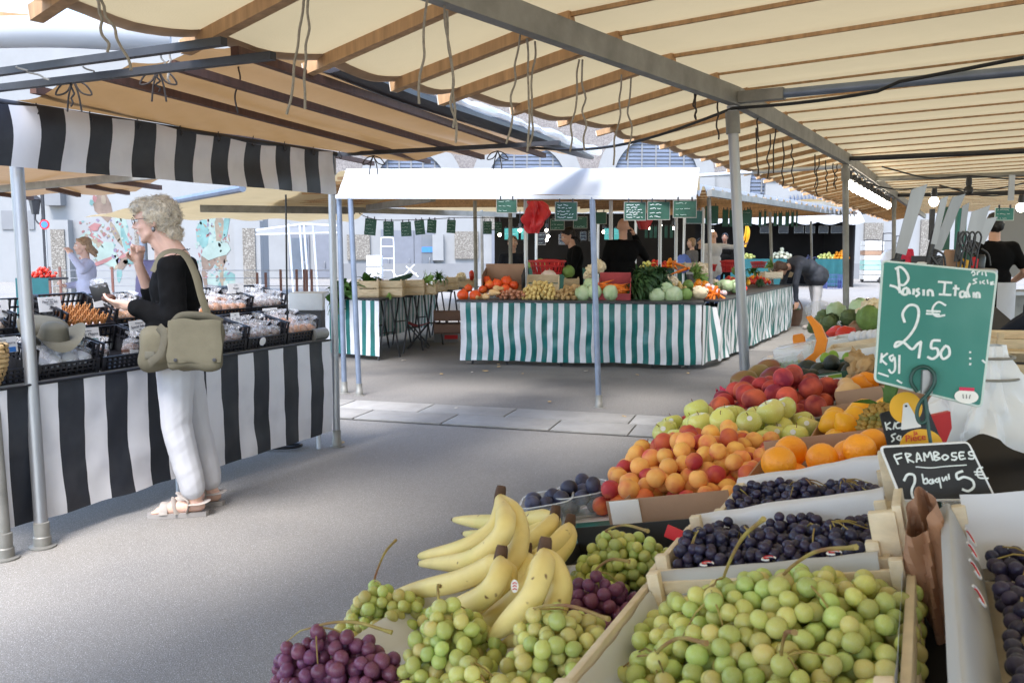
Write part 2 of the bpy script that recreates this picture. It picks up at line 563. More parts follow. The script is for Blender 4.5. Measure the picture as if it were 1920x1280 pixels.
# doors of the hall
def hall_door(px0, py0, px1, py1, mt, glass=None):
 d = facade_panel(MB(), px0, py0, px1, py1, YH, .10).build('door', MATS[mt], hall, smooth=False)
 if glass:
  o = facade_panel(MB(), *glass, YH - .11, .02).build('pane', MATS['glass_dark'], d, smooth=False)
 a = D(px1 - 8, (py0 + py1) / 2 + 12, YH)
 MB().tube([(a.x, YH - .13, a.z - .15), (a.x, YH - .17, a.z), (a.x, YH - .13, a.z + .15)], .02, 6).build('handle', MATS['steel'], d)
hall_door(716, 430, 738, 526, 'door_grey')
hall_door(739, 432, 776, 526, 'door_grey')
hall_door(778, 432, 814, 522, 'door_grey', (791, 440, 812, 515))
hall_door(544, 440, 580, 528, 'door_grey', (549, 446, 576, 522))
hall_door(592, 440, 618, 528, 'door_grey')
hall_door(922, 432, 985, 520, 'door_grey')
facade_panel(MB(), 791, 463, 811, 473, YH - .15, .02).build('blue_notice', MATS['blue_sign'], hall, smooth=False)
facade_panel(MB(), 812, 440, 832, 488, YH, .25).build('white_panel', MATS['plaster'], hall, smooth=False)
facade_panel(MB(), 1430, 330, 1560, 382, YH, .4).build('fascia', MATS['plaster'], hall, smooth=False)
facade_panel(MB(), 1430, 326, 1560, 340, YH - .42, .05).build('fascia_band', MATS['shutter'], hall, smooth=False)
for k, x in enumerate(range(1480, 1560, 7)):
 mm = MB()
 pts = [D(x + dx, 372 + dy, YH - .45) for dx, dy in ((0, 4), (2, -5 - (k % 3)), (4, 2), (6, 3))]
 mm.tube(pts, .035, 5).build('fascia_letter', MATS['shutter'], hall)
YM = 27.0
mural = thing('mural_facade', 'white facade with two painted figure murals and pebbled pilasters on the left', 'building', (-10, YM, 0))
m = MB()
xa, xb = D(88, 400, YM).x, D(640, 400, YM).x
xb = D(492, 400, YM).x
m.box(((xa + xb) / 2, YM + .3, 4.0), (xb - xa, .6, 8.0))
m.build('wall', MATS['plaster'], mural, smooth=False)
for (a, b, c, d) in ((90, 413, 136, 560), (448, 415, 492, 560)):
 facade_panel(MB(), a, b, c, d, YM, .30).build('pilaster', MATS['plaster'], mural, smooth=False)
for (a, b, c, d) in ((102, 430, 121, 560), (459, 428, 478, 560)):
 facade_panel(MB(), a, b, c, d, YM - .30, .05).build('pebble_panel', MATS['pebble'], mural, smooth=False)
facade_panel(MB(), 258, 428, 268, 520, YM, .10).build('pebble_panel', MATS['pebble'], mural, smooth=False)
for (a, b, c, d) in ((92, 340, 122, 386), (448, 340, 500, 378)):
 facade_panel(MB(), a, b, c, d, YM, .34).build('cornice_block', MATS['plaster_grey'], mural, smooth=False)
mat('paint_red', (.26, .12, .12), .7, .3, 2)
mat('paint_teal', (.13, .24, .235), .7, .3, 2)
mat('paint_tan', (.22, .18, .135), .7, .35, 2)
mat('paint_brown', (.17, .125, .10), .7, .35, 2)
mat('paint_mint', (.235, .30, .275), .7, .15, 2)
mat('paint_dark', (.16, .13, .19), .7, .3, 2)
def paint(px, py, w, h, mt, rot=0.0, n=9, Y=YM, par=mural, seed=0, lay=0):
 q = random.Random(seed * 31 + int(px * 7 + py))
 c = D(px, py, Y)
 k = Y / FPX
 pl = []
 for i in range(n):
  a = 2 * PI * i / n
  r_ = q.uniform(.65, 1.15)
  x, z = w / 2 * k * math.cos(a) * r_, h / 2 * k * math.sin(a) * r_
  pl.append((c.x + x * math.cos(rot) - z * math.sin(rot), c.z + x * math.sin(rot) + z * math.cos(rot)))
 mm = MB()
 mm.prism(pl, .004 + .002 * (lay % 5), Matrix(((1, 0, 0, 0), (0, 0, -1, Y - .002), (0, 1, 0, 0), (0, 0, 0, 1))))
 return mm
def mural_figure(shapes):
 parts = {}
 for k, (px, py, w, h, mt, rot) in enumerate(shapes):
  mm = paint(px, py, w, h, mt, rot, seed=k, lay=k)
  t = parts.setdefault(mt, MB())
  t.add(mm.v, mm.f)
 for mt, mm in parts.items():
  struct(mm.build('painted_figure', MATS[mt], mural, smooth=False), 'stuff')
q = random.Random(5)
sh = [(190, 385, 40, 60, 'paint_brown', .2), (178, 372, 8, 14, 'paint_red', 0), (172, 380, 10, 12, 'paint_teal', 0), (194, 375, 10, 22, 'paint_tan', 0),
      (178, 425, 26, 16, 'paint_red', .3), (168, 452, 36, 40, 'paint_mint', 0), (186, 452, 56, 8, 'paint_red', -.6), (190, 462, 50, 12, 'paint_tan', -.7), (200, 478, 46, 50, 'paint_mint', .3),
      (194, 490, 50, 8, 'paint_red', .4), (226, 430, 30, 60, 'paint_mint', .1), (236, 455, 12, 70, 'paint_teal', .2), (218, 440, 12, 50, 'paint_tan', .4), (228, 492, 26, 30, 'paint_brown', 0), (232, 480, 22, 7, 'paint_red', .5),
      (150, 458, 9, 16, 'paint_tan', 0), (224, 515, 10, 40, 'paint_teal', -.1), (212, 500, 20, 12, 'paint_tan', .6), (246, 490, 26, 14, 'paint_teal', .2)]
for k in range(110):
 sh.append((q.uniform(150, 250), q.uniform(412, 505), q.uniform(2, 7), q.uniform(2, 10), q.choice(('paint_red', 'paint_red', 'paint_mint', 'paint_tan', 'paint_teal', 'paint_dark')), q.uniform(-1, 1)))
mural_figure(sh)
sh = [(396, 430, 60, 60, 'paint_mint', 0), (380, 440, 26, 70, 'paint_teal', .1), (412, 430, 20, 60, 'paint_tan', -.1), (424, 425, 12, 56, 'paint_teal', -.2), (405, 470, 56, 34, 'paint_mint', .1), (412, 485, 26, 40, 'paint_brown', -.3),
      (390, 490, 34, 34, 'paint_brown', .4), (384, 520, 10, 46, 'paint_brown', .1), (416, 520, 8, 50, 'paint_tan', 0), (412, 540, 10, 30, 'paint_teal', 0), (420, 525, 62, 34, 'paint_mint', 0), (432, 518, 30, 18, 'paint_teal', 0), (410, 465, 18, 14, 'paint_red', 0), (418, 462, 8, 8, 'yellow_card', 0)]
for k in range(110):
 sh.append((q.uniform(368, 430), q.uniform(412, 530), q.uniform(2, 6), q.uniform(2, 10), q.choice(('paint_tan', 'paint_mint', 'paint_teal', 'paint_teal', 'paint_brown', 'paint_dark', 'paint_red')), q.uniform(-1, 1)))
mural_figure(sh)
# pale block further left with a wall lantern, round no parking sign
blk = thing('far_house', 'pale stone house far away behind the left stall', 'building', (-22, 40, 0))
m = MB()
a, b = D(-60, 400, 38), D(92, 400, 38)
m.box(((a.x + b.x) / 2, 38.5, 5), (b.x - a.x, 1, 10))
m.build('wall', MATS['plaster'], blk, smooth=False)
for (x0, x1) in ((5, 28), (55, 64)):
 facade_panel(MB(), x0, 395, x1, 430, 38, .06).build('window', MATS['plaster_grey'], blk, smooth=False)
lamp = thing('street_lantern', 'dark four sided street lantern on a curled bracket, far left', 'lamp', D(83, 560, 25))
p = D(83, 440, 25)
MB().tube([(p.x, 25, 0), (p.x, 25, 2.9)], .05, 8).build('post', MATS['steel_dark'], lamp)
t = D(66, 395, 25)
mm = MB()
mm.lathe([(.10, 0), (.17, .38), (.20, .40), (.05, .52), (.02, .56)], 4, Matrix.Translation((t.x, 25, t.z - .1)))
mm.build('lantern', MATS['steel_dark'], lamp, smooth=False)
mm = MB()
mm.tube(spline([(p.x, 25, t.z - .1), (p.x - .1, 25, t.z - .35), (t.x, 25, t.z - .25), (t.x, 25, t.z - .1)], 6), .022, 6)
mm.build('bracket', MATS['steel_dark'], lamp)
sg = thing('no_parking_sign', 'round red and blue no parking sign on the far left', 'sign', D(84, 560, 24.6))
p = D(84, 421, 24.6)
mm = MB(); mm.lathe([(.13, 0), (.13, .02)], 20, Matrix.Translation((p.x, 24.6, p.z)) @ Matrix.Rotation(PI / 2, 4, 'X')); mm.build('disc', MATS['print_red'], sg)
mm = MB(); mm.lathe([(.09, 0), (.09, .01)], 20, Matrix.Translation((p.x, 24.578, p.z)) @ Matrix.Rotation(PI / 2, 4, 'X')); mm.build('blue_field', MATS['blue_sign'], sg)
MB().tube([(p.x, 24.64, 0), (p.x, 24.64, p.z + .12)], .025, 6).build('post', MATS['steel'], sg)
# brown railing with horizontal cables in front of the murals
rail = thing('cable_railing', 'railing of brown posts and thin horizontal cables before the murals', 'railing', D(500, 560, 21))
YR = 20.0
for px in (92, 112, 210, 482, 498, 526, 556, 570, 575, 584):
 a = D(px, 500 if px < 250 else (505 if px > 520 else 511), YR)
 MB().box((a.x, YR, a.z / 2), (.05, .03, a.z)).build('post', MATS['brown_metal'], rail, smooth=False)
for k in range(5):
 z = .25 + .17 * k
 MB().tube([(D(85, 500, YR).x, YR, z), (D(640, 500, YR).x, YR, z)], .008, 5).build('cable', MATS['steel'], rail)
# ================================================================== canopy over the camera and the fruit stall
TA = rad(24.5)
AX = Vector((math.sin(TA), math.cos(TA), 0))
CX = Vector((math.cos(TA), -math.sin(TA), 0))
BZ = 2.215
pE, pG, pH = Vector((1.25, 5.2, 0)), Vector((3.2, 8.8, 0)), Vector((6.2, 14.8, 0))
pN = G(805, 0, BZ); pN.z = 0
dN = (pE - pN).normalized(); dF = (pG - pE).normalized()
def path(s):
 if s <= 0: return pE + dN * s
 l = (pG - pE).length
 if s <= l: return pE + dF * s
 d2 = (pH - pG).normalized()
 return pG + d2 * (s - l)
aN, aF = math.atan2(dN.x, dN.y), math.atan2(dF.x, dF.y)
def cross(s):
 t = min(1, max(0, (s + 2) / 4))
 a = lerp(aN, aF, t)
 return Vector((math.cos(a), -math.sin(a), 0))
def roof(s, c, dz=0):
 p = path(s) + cross(s) * c
 p.z = BZ + .10 + (.19 * c if c < 0 else .03 * c) + dz
 return p
can = thing('market_canopy', 'long cream canvas canopy on a steel beam above the fruit stall', 'canopy', pE)
S0, S1 = -8.0, 22.0
# steel beam, one length per bay
brk = [S0, -2.9, 0, (pG - pE).length, (pG - pE).length + (pH - pG).length, S1]
for i in range(len(brk) - 1):
 p, q_ = path(brk[i]), path(brk[i + 1])
 p.z = q_.z = BZ + .05
 mm = MB(); mm.beam(p, q_, .055, .10); mm.build('beam', MATS['steel_dull'], can, smooth=False)
# rafters
near_ends = [G(x, y, 2.16) for x, y in ((375, 80), (590, 128), (742, 163), (855, 184), (953, 212), (1070, 232))]
svals = []
for e in near_ends:
 svals.append((Vector((e.x, e.y, 0)) - pE).dot(dN))
s = svals[0]
pre = []
while s > S0:
 s -= .56
 pre.append(s)
svals = pre[::-1] + svals
while svals[-1] < S1 - .6: svals.append(svals[-1] + .54)
rr = random.Random(21)
for k, s in enumerate(svals):
 c0 = -.97 + rr.uniform(-.03, .05)
 big = s < -.3
 w, h = (.045, .05) if big else (.03, .035)
 a_, b_, c_ = roof(s, c0, .027), roof(s, 0, .027), roof(s, 6.2, .027)
 mm = MB()
 mm.beam(a_, b_, w, h)
 mm.beam(b_ + Vector((0, 0, .008)), c_ + Vector((0, 0, .012)), w * .32, h * .35)
 o = mm.build('rafter', MATS['wood_rafter'], can, smooth=False)
 d_ = (a_ - b_).normalized()
 mm = MB(); mm.beam(a_ + d_ * .0005, a_ + d_ * .006, w * .98, h * .98); mm.build('rafter_end', MATS['wood_end'], o, smooth=False)
# canvas, sagging between the rafters
def canvas_pt(s, c, edge):
 import bisect
 i = min(max(bisect.bisect(svals, s) - 1, 0), len(svals) - 2)
 t = (s - svals[i]) / (svals[i + 1] - svals[i])
 sag = math.sin(PI * min(1, max(0, t)))
 p = roof(s, c, .056)
 wv = .010 * noise.noise(Vector((s * 1.7, c * .8, 3.0))) + .006 * noise.noise(Vector((s * 6, c * 1.1, 8.0)))
 p.z += wv - sag * (.022 + .010 * max(0, -c))
 return p
mm = MB()
cs = [-.90 + i * .12 for i in range(9)] + [.25 + .35 * i for i in range(18)]
ss = []
for i in range(len(svals) - 1):
 n = 8 if svals[i] < 3 else 5
 ss += [lerp(svals[i], svals[i + 1], k / n) for k in range(n)]
ss.append(svals[-1])
def cv(u, v):
 i = round(u * (len(ss) - 1)); j = round(v * (len(cs) - 1))
 c = cs[j]
 if j == 0: c += .022 * math.sin(ss[i] * 5.0 + 1) + .02 * noise.noise(Vector((ss[i] * 3, 0, 0)))
 if j == 1: c += .015 * math.sin(ss[i] * 5.0 + 1)
 return canvas_pt(ss[i], c, j == 0)
mm.grid(cv, len(ss) - 1, len(cs) - 1, mi=lambda i, j: 0)
o = mm.build('canvas', [MATS['canvas']], can)
# brown hem on the eave edge
mm = MB()
def hem(u, v):
 i = round(u * (len(ss) - 1))
 c = -.90 + .022 * math.sin(ss[i] * 5.0 + 1) + .02 * noise.noise(Vector((ss[i] * 3, 0, 0)))
 p = canvas_pt(ss[i], c - .005 + .045 * v, True)
 p.z -= .004 + .012 * (1 - v)
 return p
mm.grid(hem, len(ss) - 1, 1)
mm.build('hem', MATS['canvas_hem'], o)
# poles
def pole(name, base, top, r, mt, par, collar=True, foot=True):
 d = (top - base)
 mm = MB(); mm.tube([base, base.lerp(top, .5), top], r, 12)
 o = mm.build(name, MATS[mt], par)
 if foot:
  mm = MB(); mm.lathe([(r * 2.0, 0), (r * 2.0, .006), (r * 1.3, .010), (r * 1.3, .05), (r * 1.14, .055), (r * 1.14, .12)], 14, Matrix.Translation((base.x, base.y, .002)))
  mm.build('foot', MATS['steel_dull'], o)
 if collar:
  q_ = base + d * .985
  mm = MB(); mm.tube([base + d * .93, q_], r * 1.35, 12); mm.build('collar', MATS['steel_dull'], o)
 return o
pole('pole', Vector((1.41, 5.24, 0)), Vector((1.235, 5.2, BZ)), .030, 'steel', can)
pole('pole', Vector((3.30, 8.85, 0)), Vector((3.19, 8.8, BZ)), .030, 'steel_dull', can)
pole('pole', Vector((6.25, 14.8, 0)), Vector((6.17, 14.8, BZ)), .032, 'steel_dull', can)
# cross pipes with their brackets
def pipe(p, q_, r, mt, par, name='cross_pipe', sag=.0):
 n = 8
 pts = [p.lerp(q_, i / n) + Vector((0, 0, -sag * math.sin(PI * i / n))) for i in range(n + 1)]
 return MB().tube(pts, r, 10).build(name, MATS[mt], par)
p0 = Vector((1.27, 5.18, BZ + .04)); p1 = roof(0, 4.2); p1.z = BZ + .07
pipe(p0 + (p1 - p0) * .06, p1, .026, 'steel_blue', can)
mm = MB(); mm.beam(p0, p0 + (p1 - p0) * .06, .07, .06); mm.build('bracket', MATS['steel_dull'], can, smooth=False)
p0 = pG + Vector((0, 0, BZ + .05)); p1 = roof((pG - pE).length, 5.4); p1.z = BZ + .06
pipe(p0, p1, .024, 'steel_dark', can)
p0 = pG + Vector((-.05, 0, BZ - .02)); p1 = p0 - cross(4) * 1.6; p1.z = BZ - .06
pipe(p0, p1, .02, 'alu_white', can)
p0 = pG.lerp(pH, .42) + Vector((0, 0, BZ + .05)); pipe(p0, p0 + cross(5) * 5, .03, 'steel_dull', can)
p0 = pH + Vector((0, 0, BZ + .05)); pipe(p0, p0 + cross(8) * 6, .03, 'steel_dark', can)
# black power cable from the left canopy to the pole and along the cross pipe
c1 = D(985, 276, 6.9); c2 = Vector((1.23, 5.17, BZ - .02)); c3 = D(1920, 108, 3.9)
pts = [c1.lerp(c2, i / 14) + Vector((0, 0, -.10 * math.sin(PI * i / 14))) for i in range(15)]
pts += [c2.lerp(c3, i / 14) + Vector((0, 0, -.04 * math.sin(PI * i / 14) * (1 if i < 9 else .3))) for i in range(1, 15)]
tag(MB().tube(pts, .009, 6).build('power_cable', MATS['cable']), 'thin black power cable sagging between the two canopies and the pole', 'cable')
# ropes hanging from the beam and rafters
def rope(px, py0, py1, Y, lean=0, amp=6, mt='rope', r=.0045, seed=0):
 q = random.Random(seed * 13 + int(px))
 n = 7
 pts = []
 for i in range(n + 1):
  t = i / n
  pts.append(D(px + lean * t + amp * math.sin(t * q.uniform(5, 8) + q.uniform(0, 6)) * (t * (1.2 - t) * 2), lerp(py0, py1, t), Y + .02 * math.sin(3 * t + seed)))
 return MB().tube(spline(pts, 3), r, 5).build('tie_rope', MATS[mt])
for k, (px, y0, y1, Y, ln) in enumerate([(180, -8, 98, 2.7, 24), (184, -8, 132, 2.7, 62), (570, -6, 215, 3.0, -32), (578, -6, 205, 3.0, -4), (802, -8, 195, 3.0, -18), (833, 10, 268, 3.1, 22), (838, 20, 240, 3.1, 14),
                                   (975, 65, 270, 3.6, -24), (988, 72, 285, 3.6, 2), (1003, 78, 275, 3.65, -8), (1086, 112, 285, 4.0, -20), (1092, 112, 282, 4.0, 4),
                                   (1165, 140, 310, 4.3, -12), (1183, 146, 300, 4.35, -6)]):
 tag(rope(px, y0, y1, Y, ln, 7, seed=k), 'grey cord dangling from the steel beam and rafters of the cream canopy', 'rope', 'cords hanging from the near part of the canopy beam')
for k, (px, y0, y1, Y, ln) in enumerate([(1300, 165, 222, 5.0, 4), (1306, 168, 225, 5.0, -2), (1347, 180, 262, 5.1, -1), (1420, 212, 265, 5.7, 4), (1418, 240, 330, 5.8, 4), (1444, 252, 335, 6.2, -6), (1455, 230, 325, 6.2, -4), (1468, 262, 350, 6.5, 0), (1484, 270, 345, 6.8, 4),
                                   (1528, 290, 368, 7.4, 4), (1536, 296, 352, 7.6, -8), (1548, 300, 360, 7.8, 2), (1562, 306, 355, 8.2, 4), (1570, 308, 350, 8.4, -6)]):
 tag(rope(px, y0, y1, Y, ln, 4, mt='rope_dark', r=.005, seed=k), 'thin dark cord hanging from the canopy beam between its first two poles', 'rope', 'cords hanging between the first two canopy poles')
# string of lit bulbs under the beam between the second and third pole
l0 = (pG - pE).length
wire = MB()
pts = []
for k in range(40):
 p = path(l0 + .15 + k * .15); p.z = BZ - .03 - .015 * math.sin(k * 1.3)
 pts.append(p)
fest = thing('bulb_string', 'string of lit bulbs in dark sockets hung along the roof beam', 'lights', path(l0 + 1) + Vector((0, 0, BZ - .1)))
wire.tube(pts, .012, 5); wire.build('wire', MATS['cable'], fest)
bulb_me = None
for k in range(12):
 p = path(l0 + .25 + k * .45); p.z = BZ - .05
 sk = MB(); sk.lathe([(.022, -.085), (.03, -.05), (.026, 0)], 10, Matrix.Translation(p)); sk = sk.build('socket', MATS['socket'], fest)
 mm = MB(); mm.ico(p + Vector((0, 0, -.125)), (.042, .042, .052), 2); mm.build('bulb', MATS['bulb'], fest)
for k, (px, py, Y) in enumerate(((1751, 378, 9.0), (1914, 389, 9.5), (1595, 376, 20), (1816, 357, 9.0))):
 p = D(px, py, Y)
 b_ = thing('hanging_bulb', ['lit bulb in a black socket hanging over the far end of the fruit stall', 'lit bulb hanging at the right edge of the picture', 'small lit bulb far away beyond the second pole', 'black bulb socket on the sagging wire under the right canopy'][k], 'lamp', p)
 mm = MB(); mm.lathe([(.022, .0), (.03, .04), (.024, .10)], 10, Matrix.Translation(p + Vector((0, 0, .03)))); mm.build('socket', MATS['socket'], b_)
 mm = MB(); mm.ico(p, (.045, .045, .05), 2); mm.build('bulb', MATS['bulb' if k < 3 else 'socket'], b_)
 pts = [p + Vector((-.9, -.1, .22)), p + Vector((-.4, 0, .12)), p + Vector((0, 0, .14)), p + Vector((.5, 0, .11)), p + Vector((1.0, .1, .2))]
 MB().tube(spline(pts, 4), .008, 5).build('wire', MATS['cable'], b_)
# ================================================================== left stall canopy: tan canvas, dark rafters, striped valance
VZ = 2.085
va, vb = G(0, 192, VZ), G(622, 288, VZ)
vdir = (vb - va).normalized()
vn = Vector((vdir.y, -vdir.x, 0))                     # towards the aisle
lc = thing('striped_canopy', 'tan canvas canopy with dark rafters and a black and white striped valance', 'canopy', vb * Vector((1, 1, 0)).length * 0 + Vector((vb.x, vb.y, 0)))
oa, ob = G(640, 140, 2.21), G(1110, 300, 2.21)        # outer edge above the aisle
na = G(505, 106, 2.19)                               # near outer corner
fb = ob
# canvas
A0 = va + vdir * .08 + Vector((0, 0, .02)); B0 = vb + vdir * .75 + Vector((0, 0, .02))
A1 = na + Vector((0, 0, .05)); B1 = ob + Vector((0, 0, .04))
def lcv(u, v):
 p = A0.lerp(B0, u).lerp(A1.lerp(B1, u), v)
 k = abs(math.sin(v * 4 * PI))
 p.z += .05 * min(1, v * 5) - .03 * k * (1 + .3 * math.sin(u * 9)) + .01 * noise.noise(Vector((u * 7, v * 5, 2)))
 return p
mm = MB(); mm.grid(lcv, 36, 32); mm.build('canvas', MATS['canvas_tan'], lc)
for (n0, n1) in (((62, 168), (699, 307)), ((192, 142), (804, 303)), ((322, 122), (905, 295)), ((440, 96), (1020, 292))):
 mm = MB(); mm.beam(G(*n0, 2.135), G(*n1, 2.135), .035, .035); mm.build('rafter', MATS['wood_dark'], lc, smooth=False)
for (n0, n1, z) in (((-40, 170), (512, 105), 2.10), ((-40, 141), (420, 78), 2.13), ((612, 291), (1050, 268), 2.10)):
 mm = MB(); mm.beam(G(*n0, z), G(*n1, z), .032, .028); mm.build('crossbar', MATS['steel_dark'], lc, smooth=False)
# dark tarp folded along the outer edge with clear film over it
pts = [G(x, y, 2.20) for x, y in ((640, 128), (760, 178), (880, 218), (1000, 258), (1108, 296))]
pts = [pts[0] + (pts[0] - pts[1]) * .15] + pts
mm = MB(); mm.tube(spline(pts, 6), [.075] * 25 + [.07, .065, .06, .055, .045, .03], 10, flat=.55); mm.build('folded_tarp', MATS['tarp_dark'], lc)
pts2 = [p + Vector((.06, .02, .045)) for p in pts]
mm = MB(); mm.tube(spline(pts2, 8), .035, 8)
for i, v in enumerate(mm.v):
 k = .022 * noise.noise(Vector(v) * 9); mm.v[i] = (v[0] + k, v[1], v[2] + k)
mm.build('film_edge', MATS['film'], lc)
# rolled white film above the near end
pts = [G(x, y, 2.24) for x, y in ((-60, 62), (120, 60), (320, 72))]
mm = MB(); mm.tube(spline(pts, 6), .06, 12); mm.build('rolled_film', MATS['canvas_white'], lc)
pts = [G(x, y, 2.3) for x, y in ((-60, 30), (60, 36), (240, 55))]
mm = MB(); mm.beam(pts[0], pts[2], .05, .04); mm.build('edge_batten', MATS['wood_rafter'], lc, smooth=False)
# valance bar and the striped valance
pipe(va - vdir * 1.2, vb + vdir * .05, .018, 'steel_dark', lc, 'front_bar')
vx = [-110, -50, 7, 60, 109, 155, 198, 240, 281, 319, 357, 390, 423, 453, 482, 511, 539, 566, 593, 620]
vs_ = []
for x in vx:
 y = 192 + (288 - 192) * x / 622
 n_ = vn
 vs_.append((PL(x, y, va, n_) - va).dot(vdir))
mm = MB()
cols = []
for i in range(len(vs_) - 1):
 for k in range(4): cols.append((lerp(vs_[i], vs_[i + 1], k / 4), i % 2))
cols.append((vs_[-1], 0))
Lv = vs_[-1]
def val(u, v):
 i = round(u * (len(cols) - 1))
 s = cols[i][0]
 p = va + vdir * s
 wob = .010 * math.sin(s * 7.0 + 2 * v) * v + .006 * math.sin(s * 15) * v + .010 * math.sin(v * 4 + s * 2)
 p = p + vn * (.03 + wob)
 p = p + vdir * (.009 * math.sin(v * PI * 1.2 + s * 1.3))
 p.z = VZ - .005 - .285 * v + .012 * math.sin(s * 3) * (1 - v) - .006 * math.cos(s * 11) * (1 - v)
 return p
mm.grid(val, len(cols) - 1, 8, mi=lambda i, j: cols[i][1])
mm.build('valance', [MATS['stripe_white'], MATS['stripe_black']], lc)
q0 = va + vdir * Lv + vn * .03
mm = MB()                                               # the cloth turns round the corner
mm.grid(lambda u, v: q0 + vdir * (.03 * math.sin(u * PI / 2)) - vn * (.16 * u) + Vector((0, 0, -.29 * v * (1 - .1 * u) - .005)), 5, 6)
mm.build('valance_return', MATS['stripe_black'], lc)
for k in range(9):
 s = vs_[3] + k * .30
 p = va + vdir * s + vn * .035
 mm = MB(); mm.tube(spline([p + Vector((0, 0, .0)), p + vn * .012 + Vector((0, 0, -.02)), p + Vector((0, 0, -.035)), p - vn * .012 + Vector((0, 0, -.01)), p + Vector((0, 0, .03))], 4), .003, 5)
 mm.build('hook', MATS['steel_dark'], lc)
pA, pB = G(80, 1025), G(632, 837)
pole('pole', pA, PL(24, 205, pA + Vector((0, .22, 0)), Vector((0, 1, 0))), .031, 'steel', lc, collar=False)
pole('pole', pB, Vector((vb.x - .01, vb.y + .02, VZ)), .026, 'steel', lc)
pole('pole', G(10, 1047), PL(-60, 215, G(10, 1047) + Vector((0, .2, 0)), Vector((0, 1, 0))), .031, 'steel_dull', lc, collar=False)
for k, (px, y0, y1, Y, ln, m_) in enumerate([(300, 95, 150, 3.6, 15, 'rope'), (318, 98, 155, 3.6, 0, 'rope'), (446, 115, 212, 4.2, 0, 'rope_dark'), (132, 146, 200, 3.8, 2, 'rope_dark'), (296, 126, 172, 3.8, 2, 'rope_dark'), (155, 125, 145, 3.7, 40, 'rope'), (30, 125, 150, 3.6, 60, 'rope')]):
 tag(rope(px, y0, y1, Y, ln, 8, mt=m_, r=.004, seed=k + 50), 'short knotted cord tied round a dark bar of the tan canopy', 'rope', 'knotted cords on the tan canopy')
# loops (bows) on crossbars
for k, (px, py, Y) in enumerate(((137, 150, 3.85), (296, 130, 3.8), (933, 283, 6.6), (700, 292, 6.4))):
 c = D(px, py, Y)
 mm = MB()
 for sg_ in (-1, 1):
  mm.tube(spline([c, c + Vector((.05 * sg_, 0, -.02)), c + Vector((.075 * sg_, 0, -.06)), c + Vector((.03 * sg_, 0, -.05)), c], 4), .004, 5)
  mm.tube(spline([c, c + Vector((.02 * sg_, 0, -.06)), c + Vector((.03 * sg_, 0, -.13))], 4), .004, 5)
 tag(mm.build('rope_bow', MATS['rope_dark']), 'dark cord tied in a bow round a crossbar of the tan canopy', 'rope', 'bows tied on the tan canopy')
# black cord hanging at the end of the left stall
pts = [D(536, 365, 6.0), D(537, 480, 6.0), D(539, 600, 6.0)]
tag(MB().tube(pts, .006, 6).build('hanging_cable', MATS['cable']), 'straight black cable hanging behind the far end of the striped counter', 'cable')
# roof panels further back on the left
bk = thing('back_canopy', 'dim canvas canopy with a grey crossbeam behind the striped valance', 'canopy', G(60, 345, 2.1) * Vector((1, 1, 0)).x * 0 + Vector((-5.3, 9.5, 0)))
c4 = [G(-120, 300, 2.12), G(330, 322, 2.12), G(255, 362, 2.12), G(-60, 368, 2.12)]
mm = MB(); mm.grid(lambda u, v: c4[0].lerp(c4[1], u).lerp(c4[3].lerp(c4[2], u), v) + Vector((0, 0, .02 * math.sin(u * 14))), 16, 8); mm.build('canvas', MATS['canvas_tan'], bk)
mm = MB(); mm.beam(G(-30, 357, 2.06), G(290, 328, 2.06), .06, .07); mm.build('crossbeam', MATS['steel_dull'], bk, smooth=False)
for (a, b) in (((90, 352), (148, 366)), ((165, 348), (240, 362)), ((-30, 360), (60, 372)), ((200, 338), (300, 352))):
 mm = MB(); mm.beam(G(*a, 2.09), G(*b, 2.09), .05, .05); mm.build('rafter', MATS['wood_dark'], bk, smooth=False)
pole('pole', Vector((-5.6, 9.8, 0)), Vector((-5.6, 9.8, 2.05)), .03, 'steel', bk, collar=False)
lf = thing('cream_canopy', 'cream canvas canopy with a grey beam seen above the white haired woman', 'canopy', Vector((-5.5, 15, 0)))
c4 = [G(470, 345, 2.14), G(760, 345, 2.14), G(660, 414, 2.06), G(158, 408, 2.02)]
mm = MB(); mm.grid(lambda u, v: c4[0].lerp(c4[1], u).lerp(c4[3].lerp(c4[2], u), v) + Vector((0, 0, .03 * math.sin(u * 30) * v + .015 * math.sin(v * 22))), 40, 20); mm.build('canvas', MATS['canvas'], lf)
mm = MB(); mm.beam(G(375, 391, 2.02), G(665, 395, 2.02), .08, .11); mm.build('beam', MATS['steel_dull'], lf, smooth=False)
p = G(266, 388, 2.02)
pole('pole', Vector((p.x, p.y, 0)), p, .055, 'steel_blue', lf)
mm = MB(); mm.tube([p, G(455, 353, 2.1)], .045, 8); mm.build('side_bar', MATS['steel_blue'], lf)
# ================================================================== produce: meshes that are shared by many copies
mat('apple_green', (.66, .66, .18), .24, .10, 5, rand=.10, sss=.06, col2=(.66, .60, .22), c2lo=.5, c2hi=.7, c2sc=14, speck=((.70, .72, .38), 260, .66), spec=.5, randh=.008)
mat('apricot', (.92, .49, .13), .55, .12, 20, rand=.10, sss=.12, col2=(.70, .12, .09), c2lo=.47, c2hi=.72, c2sc=17, spec=.3, randh=.012)
mat('apricot_red', (.72, .20, .06), .55, .12, 20, rand=.10, sss=.12, col2=(.45, .045, .06), c2lo=.35, c2hi=.6, c2sc=17, spec=.3)
mat('peach', (.66, .11, .065), .55, .2, 16, rand=.15, sss=.10, col2=(.24, .02, .035), c2lo=.42, c2hi=.62, c2sc=12, spec=.3, randh=.012)
mat('orange', (.95, .35, .012), .38, .06, 20, rand=.06, sss=.08, bump=.5, bsc=200, spec=.5, coat=.15)
mat('lemon', (.86, .42, .02), .38, .08, 20, rand=.06, sss=.08, bump=.3, bsc=240)
